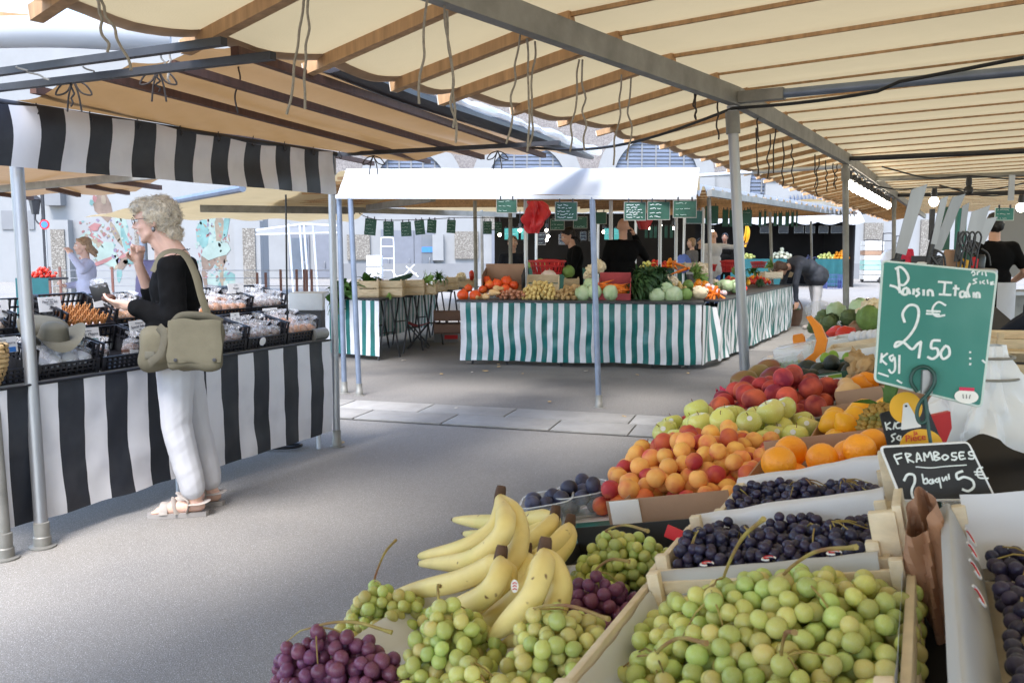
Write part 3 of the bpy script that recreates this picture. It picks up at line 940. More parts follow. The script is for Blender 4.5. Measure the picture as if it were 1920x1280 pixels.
mat('banana', (.80, .65, .26), .48, .08, 14, col2=(.58, .52, .16), c2lo=.55, c2hi=.8, c2sc=7, sss=.08, speck=((.20, .11, .05), 55, .73))
mat('banana_tip', (.10, .055, .035), .8, .3, 40)
mat('banana_neck', (.42, .46, .10), .5, .1, 20)
def grape_mat(name, c, c2, bloom):
 return mat(name, c, .24, .14, 40, rand=.16, sss=.35, transl=.22, col2=c2, c2lo=.45, c2hi=.75, c2sc=38, spec=.5, randh=.025, speck=(bloom, 75, .58))
grape_mat('grape_green', (.55, .64, .17), (.68, .68, .26), (.66, .72, .42))
grape_mat('grape_yellow', (.66, .66, .22), (.74, .60, .22), (.72, .72, .42))
grape_mat('grape_purple', (.17, .05, .125), (.34, .07, .11), (.36, .22, .38))
grape_mat('grape_black', (.028, .025, .06), (.06, .04, .10), (.13, .13, .25))
mat('stem', (.33, .27, .08), .7, .2, 30, col2=(.22, .10, .05), c2lo=.4, c2hi=.7, c2sc=18)
mat('stem_brown', (.20, .09, .05), .8, .25, 40)
mat('plum', (.03, .03, .06), .5, .3, 18, rand=.3, col2=(.10, .11, .20), c2lo=.4, c2hi=.7, c2sc=22)
mat('avocado', (.022, .028, .02), .5, .3, 25, bump=.8, bsc=90, rand=.2)
mat('mango', (.20, .022, .035), .4, .2, 8, col2=(.24, .19, .05), c2lo=.5, c2hi=.72, c2sc=6)
mat('mango_green', (.27, .19, .07), .4, .2, 8, col2=(.30, .10, .05), c2lo=.5, c2hi=.72, c2sc=6)
mat('lime', (.22, .36, .04), .4, .1, 18)
mat('ginger', (.48, .32, .16), .75, .18, 12, bump=.5, bsc=60)
mat('pumpkin_flesh', (.85, .26, .015), .55, .06, 16)
mat('pumpkin_red', (.72, .085, .018), .42, .15, 6, rand=.15, col2=(.80, .22, .03), c2lo=.5, c2hi=.7, c2sc=5)
mat('butternut', (.72, .46, .22), .5, .08, 6, rand=.06)
mat('onion', (.50, .22, .13), .4, .2, 12, rand=.2)
mat('potato', (.70, .52, .20), .7, .12, 14, rand=.12)
mat('potato_brown', (.42, .27, .12), .75, .2, 14, rand=.15)
mat('cabbage', (.42, .56, .30), .5, .12, 9, rand=.08, bump=.5, bsc=22, col2=(.56, .66, .42), c2lo=.4, c2hi=.65, c2sc=12)
mat('carrot', (.80, .20, .02), .5, .1, 12, rand=.12)
mat('kale', (.035, .085, .025), .6, .35, 12, rand=.1)
mat('leaf_green', (.07, .17, .035), .5, .3, 14, rand=.15, transl=.2)
mat('leaf_light', (.24, .38, .10), .5, .25, 14, rand=.15, transl=.2)
mat('leek', (.02, .055, .035), .5, .3, 8)
mat('cauliflower', (.78, .66, .46), .8, .12, 30, bump=1.0, bsc=60)
mat('artichoke', (.13, .18, .07), .6, .25, 20, rand=.1)
mat('tomato', (.65, .04, .02), .3, .12, 8, rand=.15)
mat('pepper_orange', (.85, .28, .01), .3, .1, 8, rand=.15)
mat('turnip', (.62, .45, .45), .5, .2, 8, rand=.15)
mat('garlic', (.66, .52, .46), .6, .12, 20)
mat('melon', (.68, .64, .46), .6, .1, 12, rand=.08)
mat('aubergine', (.02, .008, .03), .25, .2, 6)
mat('pineapple', (.40, .24, .05), .6, .25, 30, col2=(.18, .17, .04), c2lo=.45, c2hi=.65, c2sc=30)
def fruit_mesh(prof, seg, name, mt, crease=0.0, jit=0.02, seed=1):
 mm = MB()
 n = len(prof)
 vs, fs = [], []
 for i, (r, z) in enumerate(prof):
  for k in range(seg):
   a = 2 * PI * k / seg
   f = 1 - crease * math.exp(-(min(a, 2 * PI - a) / .28) ** 2)
   v = Vector((r * f * math.cos(a), r * f * math.sin(a), z))
   v *= 1 + jit * noise.noise(v * 28 + Vector((seed, seed * 2, 0)))
   vs.append(v)
 for i in range(n - 1):
  for k in range(seg):
   a, b = i * seg + k, i * seg + (k + 1) % seg
   fs.append((a, b, b + seg, a + seg))
 fs.append(tuple(range(seg))[::-1])
 fs.append(tuple((n - 1) * seg + k for k in range(seg)))
 mm.add(vs, fs)
 return mm.mesh(name, MATS[mt], ang=180)
def round_prof(r, zr, dip, n=11, pinch=0.0):
 out = []
 for i in range(n + 1):
  a = -PI / 2 + PI * i / n
  rr_ = max(.0015, r * math.cos(a) * (1 - pinch * max(0, -math.sin(a))))
  z = zr * math.sin(a)
  top = max(0, math.sin(a)) ** 8; bot = max(0, -math.sin(a)) ** 8
  out.append((rr_, z - dip * zr * top + .5 * dip * zr * bot))
 return out
def lump(name, mt, rr_, jit, seed, sub=2, jsc=1.4):
 return MB().ico((0, 0, 0), rr_, sub, jit=jit, jsc=jsc, seed=seed).mesh(name, MATS[mt], ang=180)
ME = {}
ME['apple'] = [fruit_mesh(round_prof(.038, .035, .32, 13, .12), 20, 'apple', 'apple_green', 0, .03, k) for k in range(3)]
ME['apricot'] = [fruit_mesh(round_prof(.0235, .0225, .10, 10), 18, 'apricot', 'apricot' if k < 2 else 'apricot_red', .17, .04, k) for k in range(3)]
ME['peach'] = [fruit_mesh(round_prof(.037, .034, .16, 11), 20, 'peach', 'peach', .07, .02, k) for k in range(3)]
ME['orange'] = [fruit_mesh(round_prof(.041, .039, .05, 12), 20, 'orange', 'orange', 0, .015, k) for k in range(2)]
ME['lemon'] = [fruit_mesh([(.0015, -.034), (.008, -.032), (.014, -.026), (.024, -.014), (.028, 0), (.026, .012), (.018, .024), (.010, .031), (.007, .036), (.0015, .038)], 16, 'lemon', 'lemon', 0, .03, k) for k in range(2)]
ME['plum'] = [fruit_mesh(round_prof(.019, .022, .05, 8), 14, 'plum', 'plum', .05, .02, 1)]
ME['avocado'] = [fruit_mesh([(.002, -.055), (.022, -.050), (.033, -.034), (.037, -.014), (.033, .010), (.024, .032), (.016, .046), (.009, .053), (.002, .056)], 16, 'avocado', 'avocado', 0, .04, 1)]
ME['potato'] = [lump('potato', 'potato', (.036, .022, .022), .22, k) for k in range(3)]
ME['potato_brown'] = [lump('potato', 'potato_brown', (.032, .026, .025), .25, k) for k in range(3)]
ME['onion'] = [fruit_mesh(round_prof(.028, .025, -.2, 8), 12, 'onion', 'onion', 0, .03, 1)]
ME['tomato'] = [fruit_mesh(round_prof(.036, .029, .2, 8), 12, 'tomato', 'tomato', .03, .03, 1)]
ME['pepper'] = [lump('pepper', 'pepper_orange', (.042, .04, .055), .35, k, jsc=1.6) for k in range(2)]
ME['pepper_red'] = [lump('pepper', 'tomato', (.04, .04, .065), .35, k + 4, jsc=1.6) for k in range(2)]
ME['turnip'] = [lump('turnip', 'turnip', (.04, .04, .036), .15, 3)]
ME['melon'] = [lump('melon', 'melon', (.075, .075, .07), .05, 3)]
ME['ginger'] = [lump('ginger', 'ginger', (.05, .026, .024), .8, k, 3, 2.4) for k in range(3)]
def pumpkin_mesh(r, h, mt, name):
 mm = MB()
 seg = 24
 vs, fs = [], []
 pr = [(.001, -.9), (.45, -.95), (.8, -.7), (1, -.25), (1.0, .15), (.85, .55), (.55, .85), (.25, 1.0), (.12, 1.08), (.10, 1.25), (.001, 1.28)]
 for (q, z) in pr:
  for k in range(seg):
   a = 2 * PI * k / seg
   f = 1 - .05 * (1 - abs(math.sin(a * 4)))
   vs.append((q * r * f * math.cos(a), q * r * f * math.sin(a), z * h))
 for i in range(len(pr) - 1):
  for k in range(seg):
   a, b = i * seg + k, i * seg + (k + 1) % seg
   fs.append((a, b, b + seg, a + seg))
 mm.add(vs, fs)
 return mm.mesh(name, MATS[mt], ang=180)
ME['pumpkin'] = [pumpkin_mesh(.075, .065, 'pumpkin_red', 'pumpkin')]
ME['butternut'] = [fruit_mesh([(.002, -.075), (.035, -.07), (.05, -.045), (.048, -.015), (.034, .015), (.028, .045), (.03, .07), (.02, .085), (.008, .09), (.006, .105)], 16, 'butternut_squash', 'butternut', 0, .04, 1)]
def cabbage_mesh(r, mt='cabbage', frill=0.0, n=14, seed=0):
 mm = MB()
 mm.ico((0, 0, 0), (r, r, r * .92), 3, jit=.06, jsc=3, seed=seed)
 q = random.Random(seed)
 for k in range(n):
  az, el = q.uniform(0, 2 * PI), q.uniform(-.6, .75)
  dz = Matrix.Rotation(az, 4, 'Z') @ Matrix.Rotation(-el, 4, 'Y')
  w = r * q.uniform(.7, 1.0)
  def fn(u, v):
   a, b = (u - .5) * 1.7, (v - .35) * 1.8
   rr_ = r * (1.03 + .10 * max(0, b) ** 2 + frill * .12 * math.sin(u * 22) * abs(u - .5) * 2 + .03 * math.cos(a * 3))
   p = Vector((math.cos(b) * math.cos(a * .8), math.sin(a * .8) * math.cos(b), math.sin(b))) * rr_
   return dz @ p
  mm.grid(fn, 8 if frill else 6, 5)
 return mm.mesh('cabbage', MATS[mt], ang=180)
ME['cabbage'] = [cabbage_mesh(.085, seed=k) for k in range(2)]
ME['lettuce'] = [cabbage_mesh(.085, 'leaf_light', 1.0, 18, k + 5) for k in range(2)]
ME['savoy'] = [cabbage_mesh(.10, 'cabbage', 1.0, 18, k + 9) for k in range(2)]
def cauli(seed):
 mm = MB(); q = random.Random(seed)
 mm.ico((0, 0, 0), (.08, .08, .06), 3, jit=.12, jsc=5, seed=seed)
 for k in range(40):
  a, e = q.uniform(0, 2 * PI), q.uniform(.05, 1.4)
  mm.ico((.078 * math.cos(a) * math.cos(e), .078 * math.sin(a) * math.cos(e), .06 * math.sin(e)), q.uniform(.015, .024), 1, jit=.2, seed=k)
 return mm.mesh('cauliflower', MATS['cauliflower'], ang=180)
ME['cauliflower'] = [cauli(k) for k in range(2)]
def leafy_mesh(name, mt, n, ln, wd, spread, seed, stalk=None, curl=.5):
 """a bunch of bent leaves growing from one point, along +z"""
 mm = MB(); q = random.Random(seed)
 for k in range(n):
  az = q.uniform(0, 2 * PI); tilt = q.uniform(0, spread)
  L, w = ln * q.uniform(.65, 1.1), wd * q.uniform(.7, 1.2)
  Mx = Matrix.Rotation(az, 4, 'Z') @ Matrix.Rotation(tilt, 4, 'Y')
  cu = curl * q.uniform(.3, 1.4); ph = q.uniform(0, 6)
  def fn(u, v):
   b = cu * v * v
   sw = w * (math.sin(PI * min(1, .12 + .88 * v)) ** .7) * (u - .5) * 2
   z = L * v * math.cos(b); x = L * v * math.sin(b)
   return Mx @ Vector((x + .25 * w * math.sin(v * 14 + u * 5 + ph) * abs(u - .5) * 2, sw, z))
  mm.grid(fn, 3, 6)
 return mm.mesh(name, MATS[mt], ang=180)
ME['kale'] = [leafy_mesh('greens', 'kale', 130, .19, .018, 1.5, k, curl=1.3) for k in range(3)]
ME['chard'] = [leafy_mesh('greens', 'leaf_green', 26, .26, .05, 1.1, k, curl=.9) for k in range(2)]
ME['herb'] = [leafy_mesh('herbs', 'leaf_green', 60, .16, .018, 1.3, k, curl=.8) for k in range(2)]
ME['celery'] = [leafy_mesh('celery', 'leaf_light', 22, .22, .022, .7, k, curl=.3) for k in range(2)]
def bundle_mesh(name, mt, n, ln, r0, r1, seed):
 mm = MB(); q = random.Random(seed)
 for k in range(n):
  a = q.uniform(0, 2 * PI); d = q.uniform(0, .05)
  x, z = d * math.cos(a) * 1.4, abs(d * math.sin(a))
  yaw = q.uniform(-.35, .35)
  L = ln * q.uniform(.7, 1.1)
  mm.tube([(x - L / 2, yaw * -L / 3 + x * .4, z + r0), (x, x * .4, z + r0 * 1.1), (x + L / 2, yaw * L / 3 + x * .4, z + r0)], [r0, (r0 + r1) / 1.8, r1], 6)
 return mm.mesh(name, MATS[mt], ang=60)
ME['carrot'] = [MB().tube([(-.085, 0, 0), (-.08, 0, 0), (0, .004, 0), (.085, 0, 0)], [.006, .015, .012, .003], 8).mesh('carrot', MATS['carrot'], ang=60)]
ME['leek'] = [bundle_mesh('leeks', 'leek', 12, .36, .016, .022, 2)]
def rndrot(q): return Euler((q.uniform(0, 6.28), q.uniform(0, 6.28), q.uniform(0, 6.28))).to_matrix().to_4x4()
def deposit(n, sampler, d, floor, seed, tries=14, prefer=None):
 """drop n balls of diameter d one after another; each settles in the lowest of several places"""
 q = random.Random(seed); out = []
 for i in range(n):
  best = None
  for t in range(tries):
   x, y = sampler(q)
   z = floor(x, y) + d / 2
   for (a, b, c) in out:
    k = (a - x) ** 2 + (b - y) ** 2
    if k < d * d: z = max(z, c + math.sqrt(d * d - k))
   sc_ = z - (prefer(x, y) if prefer else 0)
   if best is None or sc_ < best[0]: best = (sc_, x, y, z)
  out.append(best[1:])
 return out
def ell_sampler(cx, cy, rx, ry, rot=0.0):
 def f(q):
  r_, a = math.sqrt(q.random()), q.uniform(0, 2 * PI)
  x, y = rx * r_ * math.cos(a), ry * r_ * math.sin(a)
  return cx + x * math.cos(rot) - y * math.sin(rot), cy + x * math.sin(rot) + y * math.cos(rot)
 return f
def heap(kind, name, label, cat, group, n, c, rx, ry, z, d, seed, rot=0.0, mound=.5, k=.92, scale=1.0, free=True):
 """a heap of countable produce standing on a level table"""
 pr = lambda x, y: mound * max(0, 1 - (((x - c.x) / rx) ** 2 + ((y - c.y) / ry) ** 2)) * min(rx, ry)
 pts = deposit(n, ell_sampler(c.x, c.y, rx, ry, rot), d * k, lambda x, y: z, seed, 10, pr)
 q = random.Random(seed + 5)
 for (x, y, zz) in pts:
  me = q.choice(ME[kind])
  rot_ = rndrot(q) if free else Matrix.Rotation(q.uniform(0, 6.28), 4, 'Z') @ Matrix.Rotation(q.uniform(-.35, .35), 4, 'X')
  s = scale * q.uniform(.9, 1.1)
  o = link(name, me, None, Matrix.Translation((x, y, zz)) @ rot_ @ Matrix.Scale(s, 4))
  tag(o, label, cat, group)
def put(kind, name, label, cat, p, rot=None, s=1.0, idx=0, group=None):
 o = link(name, ME[kind][idx % len(ME[kind])], None, Matrix.Translation(p) @ (rot.to_matrix().to_4x4() if isinstance(rot, Euler) else (rot or Matrix.Identity(4))) @ Matrix.Scale(s, 4))
 return tag(o, label, cat, group)
# ------------------------------------------------------------------ crates in wood, plastic and cardboard
def wood_crate(name, label, M, w, l, h, mt='wood_crate', slats=2, th=.007, tilt_front=None, group=None, handle=False, cat='crate', posts=True):
 """open slatted crate in local space: x width, y length, z height; every board is a part"""
 t = bpy.data.objects.new(name, None); COL.objects.link(t)
 t.matrix_basis = M; t.empty_display_size = .1
 tag(t, label, cat, group)
 def b(nm, c, sz):
  mm = MB(); mm.box((0, 0, 0), sz, ch=.0018)
  o = mm.build(nm, MATS[mt]); o.parent = t; o.matrix_basis = Matrix.Translation(c)
 b('bottom', (0, 0, th / 2), (w - .002, l - .002, th))
 sh = (h - .012) / slats
 for k in range(slats):
  zc = .010 + sh * (k + .5)
  for s in (-1, 1):
   b('board', (0, s * (l / 2 - th / 2), zc), (w - .003, th, sh - .012))
   b('board', (s * (w / 2 - th / 2), 0, zc), (th, l - 2 * th - .003, sh - .012))
 if posts:
  for sx in (-1, 1):
   for sy in (-1, 1):
    b('corner_post', (sx * (w / 2 - th - .010), sy * (l / 2 - th - .010), h / 2 + .006), (.018, .018, h + .010))
 return t
def perforated(mm, c, ux, uz, W_, H_, nx, nz, bar, th, M):
 """a plate with real slots: horizontal and vertical bars"""
 for i in range(nx + 1):
  x = -W_ / 2 + bar / 2 + i * (W_ - bar) / nx
  mm.box((x * ux[0] + c[0], x * ux[1] + c[1], c[2] + H_ / 2), (bar if ux[0] else th, th if ux[0] else bar, H_), M)
 for j in range(nz + 1):
  z = bar / 2 + j * (H_ - bar) / nz
  mm.box((c[0], c[1], c[2] + z), ((W_, th * .86, bar) if ux[0] else (th * .86, W_, bar)), M)
def plastic_crate(name, label, M, w, l, h, mt='plastic_black', group=None, cat='crate', hfront=None, nx=10):
 t = bpy.data.objects.new(name, None); COL.objects.link(t)
 t.matrix_basis = M; t.empty_display_size = .1
 tag(t, label, cat, group)
 def fin(mm, nm):
  o = mm.build(nm, MATS[mt], smooth=False); o.parent = t
 fin(MB().box((0, 0, .004), (w - .004, l - .004, .008)), 'bottom')
 hf = hfront or h
 for s, hh in ((-1, hf), (1, h)):
  mm = MB(); perforated(mm, (0, s * (l / 2 - .006), .0), (1, 0), 1, w, hh, nx, 3, .010, .010, None); fin(mm, 'side')
  mm = MB(); perforated(mm, (s * (w / 2 - .006), 0, .0), (0, 1), 1, l - .024, h, max(4, nx - 3), 3, .011, .010, None)
  mm.box((s * (w / 2 - .0085), 0, h * .30), (.004, l - .03, h * .5)); fin(mm, 'side')
 for sx in (-1, 1):
  for sy in (-1, 1):
   fin(MB().box((sx * (w / 2 - .011), sy * (l / 2 - .011), (h if sy > 0 else hf) / 2), (.023, .023, (h if sy > 0 else hf) + .002)), 'corner_post')
 return t
def frame_at(p, rz, rx=0.0, ry=0.0):
 return Matrix.Translation(p) @ Matrix.Rotation(rz, 4, 'Z') @ Matrix.Rotation(rx, 4, 'X') @ Matrix.Rotation(ry, 4, 'Y')
# ================================================================== skirts and tables
def skirt(name, parts_mat, par, a, b, z0, z1, stripe, n_per=3, out=None, amp=.03, seed=0, rows=12, bounds=None, flare=.0):
 """striped oilcloth hanging from a to b; the stripes follow the cloth's own columns"""
 d = (b - a); L = d.length; d.normalize()
 nrm = Vector((d.y, -d.x, 0))
 if bounds is None:
  nst = max(1, round(L / stripe)); bounds = [L * i / nst for i in range(nst + 1)]
 cols = []
 for i in range(len(bounds) - 1):
  for k in range(n_per): cols.append((lerp(bounds[i], bounds[i + 1], k / n_per), i % 2))
 cols.append((bounds[-1], 0))
 mm = MB()
 def fn(u, v):
  i = round(u * (len(cols) - 1)); s = cols[i][0]
  w = amp * v * (noise.noise(Vector((s * 1.9, v * 1.2, seed))) + .6 * noise.noise(Vector((s * 5.2, v * 2.0, seed + 4)))) + .25 * amp * noise.noise(Vector((s * 9, v * 5, seed + 9)))
  p = a + d * (s + .35 * amp * v * noise.noise(Vector((s * 1.3, v * 2, seed + 20)))) + nrm * (.004 + w + flare * v)
  p.z = lerp(z1, z0, v) + .012 * noise.noise(Vector((s * 2.1, 0, seed + 3))) * v
  return p
 mm.grid(fn, len(cols) - 1, rows, mi=lambda i, j: cols[i][1])
 return mm.build(name, [MATS[x] for x in parts_mat], par)
GZ = .78
tA, tB = Vector((-.63, 11.0, 0)), Vector((2.20, 10.5, 0))     # front edge of the green stall
tC = Vector((4.85, 15.7, 0))                                # far end of the side row
gst = thing('green_stall', 'vegetable stall with green and white striped skirt facing the road', 'market stall', (.8, 11.2, 0))
skirt('striped_skirt', ['stripe_white', 'stripe_green'], gst, tA, tB, .06, GZ - .015, .0675, amp=.10, seed=2, rows=16)
td = (tB - tA).normalized(); tn = Vector((-td.y, td.x, 0))
def slab_top(par, pts, z, th, mt, name='table_top'):
 mm = MB(); n = len(pts)
 mm.add([(p.x, p.y, z) for p in pts] + [(p.x, p.y, z + th) for p in pts], [tuple(range(n))[::-1], tuple(range(n, 2 * n))] + [(i, (i + 1) % n, n + (i + 1) % n, n + i) for i in range(n)])
 return mm.build(name, MATS[mt], par, smooth=False)
slab_top(gst, [tA - td * .06 - tn * .02, tB + td * .03 - tn * .02, tB + tn * 1.05 + td * .03, tA + tn * 1.0 - td * .06], GZ - .01, .025, 'steel_dark')
def trestle(par, c, ang, h=.76, w=.8):
 mm = MB(); dx = Vector((math.cos(ang), math.sin(ang), 0)); dy = Vector((-dx.y, dx.x, 0))
 for s in (-1, 1):
  for t in (-1, 1):
   mm.tube([c + dx * (s * w / 2) + dy * (t * .04) + Vector((0, 0, h)), c + dx * (s * w / 2) + dy * (t * .22)], .012, 6)
  mm.tube([c + dx * (s * w / 2) + dy * .13 + Vector((0, 0, h * .45)), c + dx * (s * w / 2) - dy * .13 + Vector((0, 0, h * .45))], .009, 6)
 mm.tube([c - dx * w / 2 + Vector((0, 0, h)), c + dx * w / 2 + Vector((0, 0, h))], .012, 6)
 return mm.build('trestle', MATS['steel_dark'], par)
for k in (.12, .5, .88): trestle(gst, tA.lerp(tB, k) + tn * .5, math.atan2(tn.y, tn.x))
# loose end of the skirt flapping round the corner
mm = MB()
def flap(u, v):
 p = tB + Vector((.02 + .26 * u, .02 + .40 * u, 0)) + Vector((.05 * math.sin(v * 3 + u * 6) * u, -.03 * v, 0))
 p.z = GZ - .02 - (.70 - .05 * u) * v - .05 * u * (1 - v)
 return p
mm.grid(flap, 28, 12, mi=lambda i, j: (i // 4) % 2)
mm.build('skirt_flap', [MATS['stripe_white'], MATS['stripe_green']], gst)
side = thing('side_stall', 'long vegetable stall with green striped skirt receding to the right', 'market stall', (3.7, 13.2, 0))
sA, sB = tB + Vector((.30, .50, 0)), tC
skirt('striped_skirt', ['stripe_white', 'stripe_green'], side, sA, sB, .05, GZ - .015, .068, n_per=2, amp=.07, seed=6, rows=10)
sdv = (sB - sA).normalized(); sn = Vector((-sdv.y, sdv.x, 0))
slab_top(side, [sA - sn * .02, sB - sn * .02, sB + sn * 1.2, sA + sn * 1.2], GZ - .012, .022, 'steel_dark')
for k in (.1, .4, .7, .95): trestle(side, sA.lerp(sB, k) + sn * .6, math.atan2(sn.y, sn.x))
# ------------------------------------------------------------------ roofs over the green stalls
gc = thing('green_stall_canopy', 'cream canopy with a white front flap on thin grey poles over the green stall', 'canopy', (0, 8.4, 0))
bL, bR = Vector((-1.68, 8.74, 1.905)), Vector((1.56, 7.76, 1.845))
mm = MB(); mm.beam(bL, bR, .05, .035); mm.build('front_bar', MATS['alu_white'], gc, smooth=False)
bd = (bR - bL).normalized(); bn = Vector((-bd.y, bd.x, 0))
def flapw(u, v):
 p = bL.lerp(bR, u) + bn * (.03 + .20 * v)
 p.z += .02 + .262 * v * (1 - .05 * u) + .01 * noise.noise(Vector((u * 9, v * 3, 1)))
 d_ = abs(u - .68)
 p += bn * (.05 * max(0, 1 - d_ / .12) * (1 - v) * -1 + .03 * noise.noise(Vector((u * 6, v * 2, 5))))
 return p
mm = MB(); mm.grid(flapw, 50, 10); mm.build('front_flap', MATS['canvas_white'], gc)
top0, top1 = bL + bn * .23 + Vector((0, 0, .27)), bR + bn * .23 + Vector((0, 0, .26))
far0, far1 = Vector((-4.6, 16.5, 2.16)), Vector((3.2, 15.6, 2.16))
def gcv(u, v):
 p = top0.lerp(top1, u).lerp(far0.lerp(far1, u), v)
 p.z += .03 * abs(math.sin(v * 13 * PI)) - .02 + .01 * noise.noise(Vector((u * 8, v * 9, 3)))
 return p
mm = MB(); mm.grid(gcv, 24, 78); mm.build('canvas', MATS['canvas'], gc)
for k in range(1, 13):
 v = k / 13
 mm = MB(); mm.beam(gcv(0.01, v) - Vector((0, 0, .02)), gcv(.99, v) - Vector((0, 0, .02)), .03, .03); mm.build('rafter', MATS['wood_rafter'], gc, smooth=False)
for (a, b, z) in (((636, 393), (965, 403), 2.04), ((690, 390), (812, 371), 2.05)):
 mm = MB(); mm.beam(G(*a, z), G(*b, z), .07, .09); mm.build('beam', MATS['steel_dull'], gc, smooth=False)
for b_, tx in ((G(674, 742), bL.lerp(bR, .045)), (G(1123, 765), bL.lerp(bR, .735)), (G(646, 738), bL.lerp(bR, .002) + bn * .05)):
 pole('pole', b_, tx, .026, 'steel_blue', gc, collar=False)
for (px, py, Y) in ((988, 378, 12.6), (959, 398, 12.9), (893, 402, 13.5), (1148, 380, 13.2), (1240, 400, 14.5), (1270, 405, 15.5), (1320, 420, 15.5), (905, 402, 17)):
 p = D(px, py, Y)
 pole('pole', Vector((p.x, Y, 0)), Vector((p.x - .02, Y, 2.12)), .028, 'steel_dull' if px % 2 else 'alu_white', gc, collar=False, foot=False)
sc_ = thing('side_canopy', 'cream canopy with a white scalloped edge over the receding green stall', 'canopy', (4.4, 13.5, 0))
e0, e1 = G(1300, 347, 2.16), G(1605, 396, 2.16)
en = Vector((-(e1 - e0).normalized().y, (e1 - e0).normalized().x, 0))
def scv(u, v):
 p = e0.lerp(e1, u) + en * (3.0 * v)
 p.z += .035 * abs(math.sin(u * 16 * PI)) - .03 - .05 * v
 return p
mm = MB(); mm.grid(scv, 96, 6); mm.build('canvas', MATS['canvas'], sc_)
for k in range(17):
 a = scv(k / 16, 0) - Vector((0, 0, .01)); b = scv(k / 16, 1) - Vector((0, 0, .01))
 mm = MB(); mm.beam(a - en * .03, b, .03, .035); mm.build('rafter', MATS['wood_rafter'], sc_, smooth=False)
for k in range(26):                                     # white points along the edge
 a, b = e0.lerp(e1, k / 26), e0.lerp(e1, (k + .86) / 26)
 mm = MB(); mid = (a + b) / 2 - en * .02
 mm.add([a - en * .01 + Vector((0, 0, .02)), b - en * .01 + Vector((0, 0, .02)), mid.lerp(b, .35) + Vector((0, 0, -.09)), mid + Vector((0, 0, -.13)), mid.lerp(a, .35) + Vector((0, 0, -.09))], [(0, 1, 2, 3, 4)])
 mm.add([a + en * .002 + Vector((0, 0, .02)), b + en * .002 + Vector((0, 0, .02)), mid.lerp(b, .35) + en * .01 + Vector((0, 0, -.09)), mid + en * .01 + Vector((0, 0, -.13)), mid.lerp(a, .35) + en * .01 + Vector((0, 0, -.09))], [(4, 3, 2, 1, 0)])
 mm.build('pennant', MATS['canvas_white'], sc_, smooth=False)
for k, (x, y) in enumerate(((1307, 356), (1560, 395))):
 pass
a, b = G(1330, 362, 2.08), G(1575, 400, 2.08)
mm = MB(); mm.beam(a, b, .06, .08); mm.build('beam', MATS['steel_dull'], sc_, smooth=False)
for (bx, by, tx, ty) in ((1336, 670, 1329, 372), (1447 + 4, 612, 1444, 388), (1524, 575, 1521, 402)):
 b_ = G(bx, by); pole('pole', b_, Vector((D(tx, ty, b_.y).x, b_.y, 2.06)), .027, 'steel_dull', sc_, collar=False)
# ================================================================== left small green table with wooden crates
lt = thing('crate_table', 'green striped trestle table carrying wooden vegetable crates', 'table', (-1.6, 12, 0))
uA, uB = G(612, 660, .06), G(712, 668, .06)
uA.z = uB.z = 0
skirt('striped_skirt', ['stripe_white', 'stripe_green'], lt, uA, uB, .06, GZ - .02, .068, amp=.03, seed=12, rows=8)
uF = Vector((-.55, 15.2, 0))
un = (uF - uB).normalized()
slab_top(lt, [uA, uB, uF, uF + (uA - uB)], GZ - .012, .02, 'steel_dark')
skirt('back_skirt', ['stripe_white', 'stripe_green'], lt, uA + un * .4, uF + (uA - uB), .10, GZ - .02, .068, n_per=2, amp=.04, seed=14, rows=6)
for k in range(5):
 trestle(lt, uB.lerp(uF, .06 + .2 * k) + (uA - uB) * .3, math.atan2((uA - uB).y, (uA - uB).x), w=.6)
rzc = math.atan2(un.y, un.x) - PI / 2
lblc = ['pale wooden crate with the leafy greens at the near end of the crate table', 'wooden crate with dark leeks, second on the crate table', 'wooden crate of pale stalks, third on the crate table', 'small low wooden crate in the middle of the crate table', 'wooden crate of parsley towards the far end of the crate table', 'upper wooden crate at the far end of the crate table', 'last wooden crate on the crate table beside the cardboard box']
for k, (px0, px1, py0, py1, Y) in enumerate(((672, 712, 532, 564, 11.6), (711, 759, 531, 562, 11.75), (759, 800, 528, 556, 12.2), (801, 822, 537, 555, 12.3), (815, 840, 526, 546, 13.2), (838, 862, 522, 545, 13.8), (862, 898, 524, 540, 14.6))):
 a, b = D(px0, py1, Y), D(px1, py0, Y)
 w, h = abs(b.x - a.x), abs(b.z - a.z)
 c = Vector(((a.x + b.x) / 2 - .03, Y + .16, GZ + .012))
 h = max(h, .12)
 wood_crate('wooden_crate', lblc[k], frame_at(c, rzc + .28 if k else .1), w, .36, h, 'wood_crate', 2 if k != 3 else 1)
put('chard', 'greens', 'bunch of broad dark leaves drooping beside the near wooden crate', 'vegetable', D(650, 552, 11.7), Euler((0, -.5, 0)), 1.2)
put('chard', 'greens', 'bunch of broad green leaves lying in the near wooden crate', 'vegetable', D(690, 536, 11.8), Euler((0, -.2, 0)), .95, 1)
put('chard', 'greens', 'drooping leaves over the left end of the crate table', 'vegetable', D(640, 562, 11.65), Euler((0, -1.4, .3)), 1.1, 1)
put('leek', 'leeks', 'bundle of dark leek tops lying across the second wooden crate', 'vegetable', D(752, 526, 11.9), Euler((0, -.25, .5)), .8)
put('celery', 'celery', 'pale leafy stalks in the third wooden crate', 'vegetable', D(790, 528, 12.3), Euler((0, 1.2, 0)), 1.0)
put('herb', 'herbs', 'bunch of parsley on the crate past the middle of the crate table', 'vegetable', D(823, 524, 13.2), None, 1.0)
put('cauliflower', 'cauliflower', 'pale cauliflower at the far end of the crate table', 'vegetable', D(865, 520, 14.2), None, 1.0)
put('pepper_red', 'pepper', 'red pepper at the far end of the crate table', 'vegetable', D(885, 516, 14.4), None, 1.2)
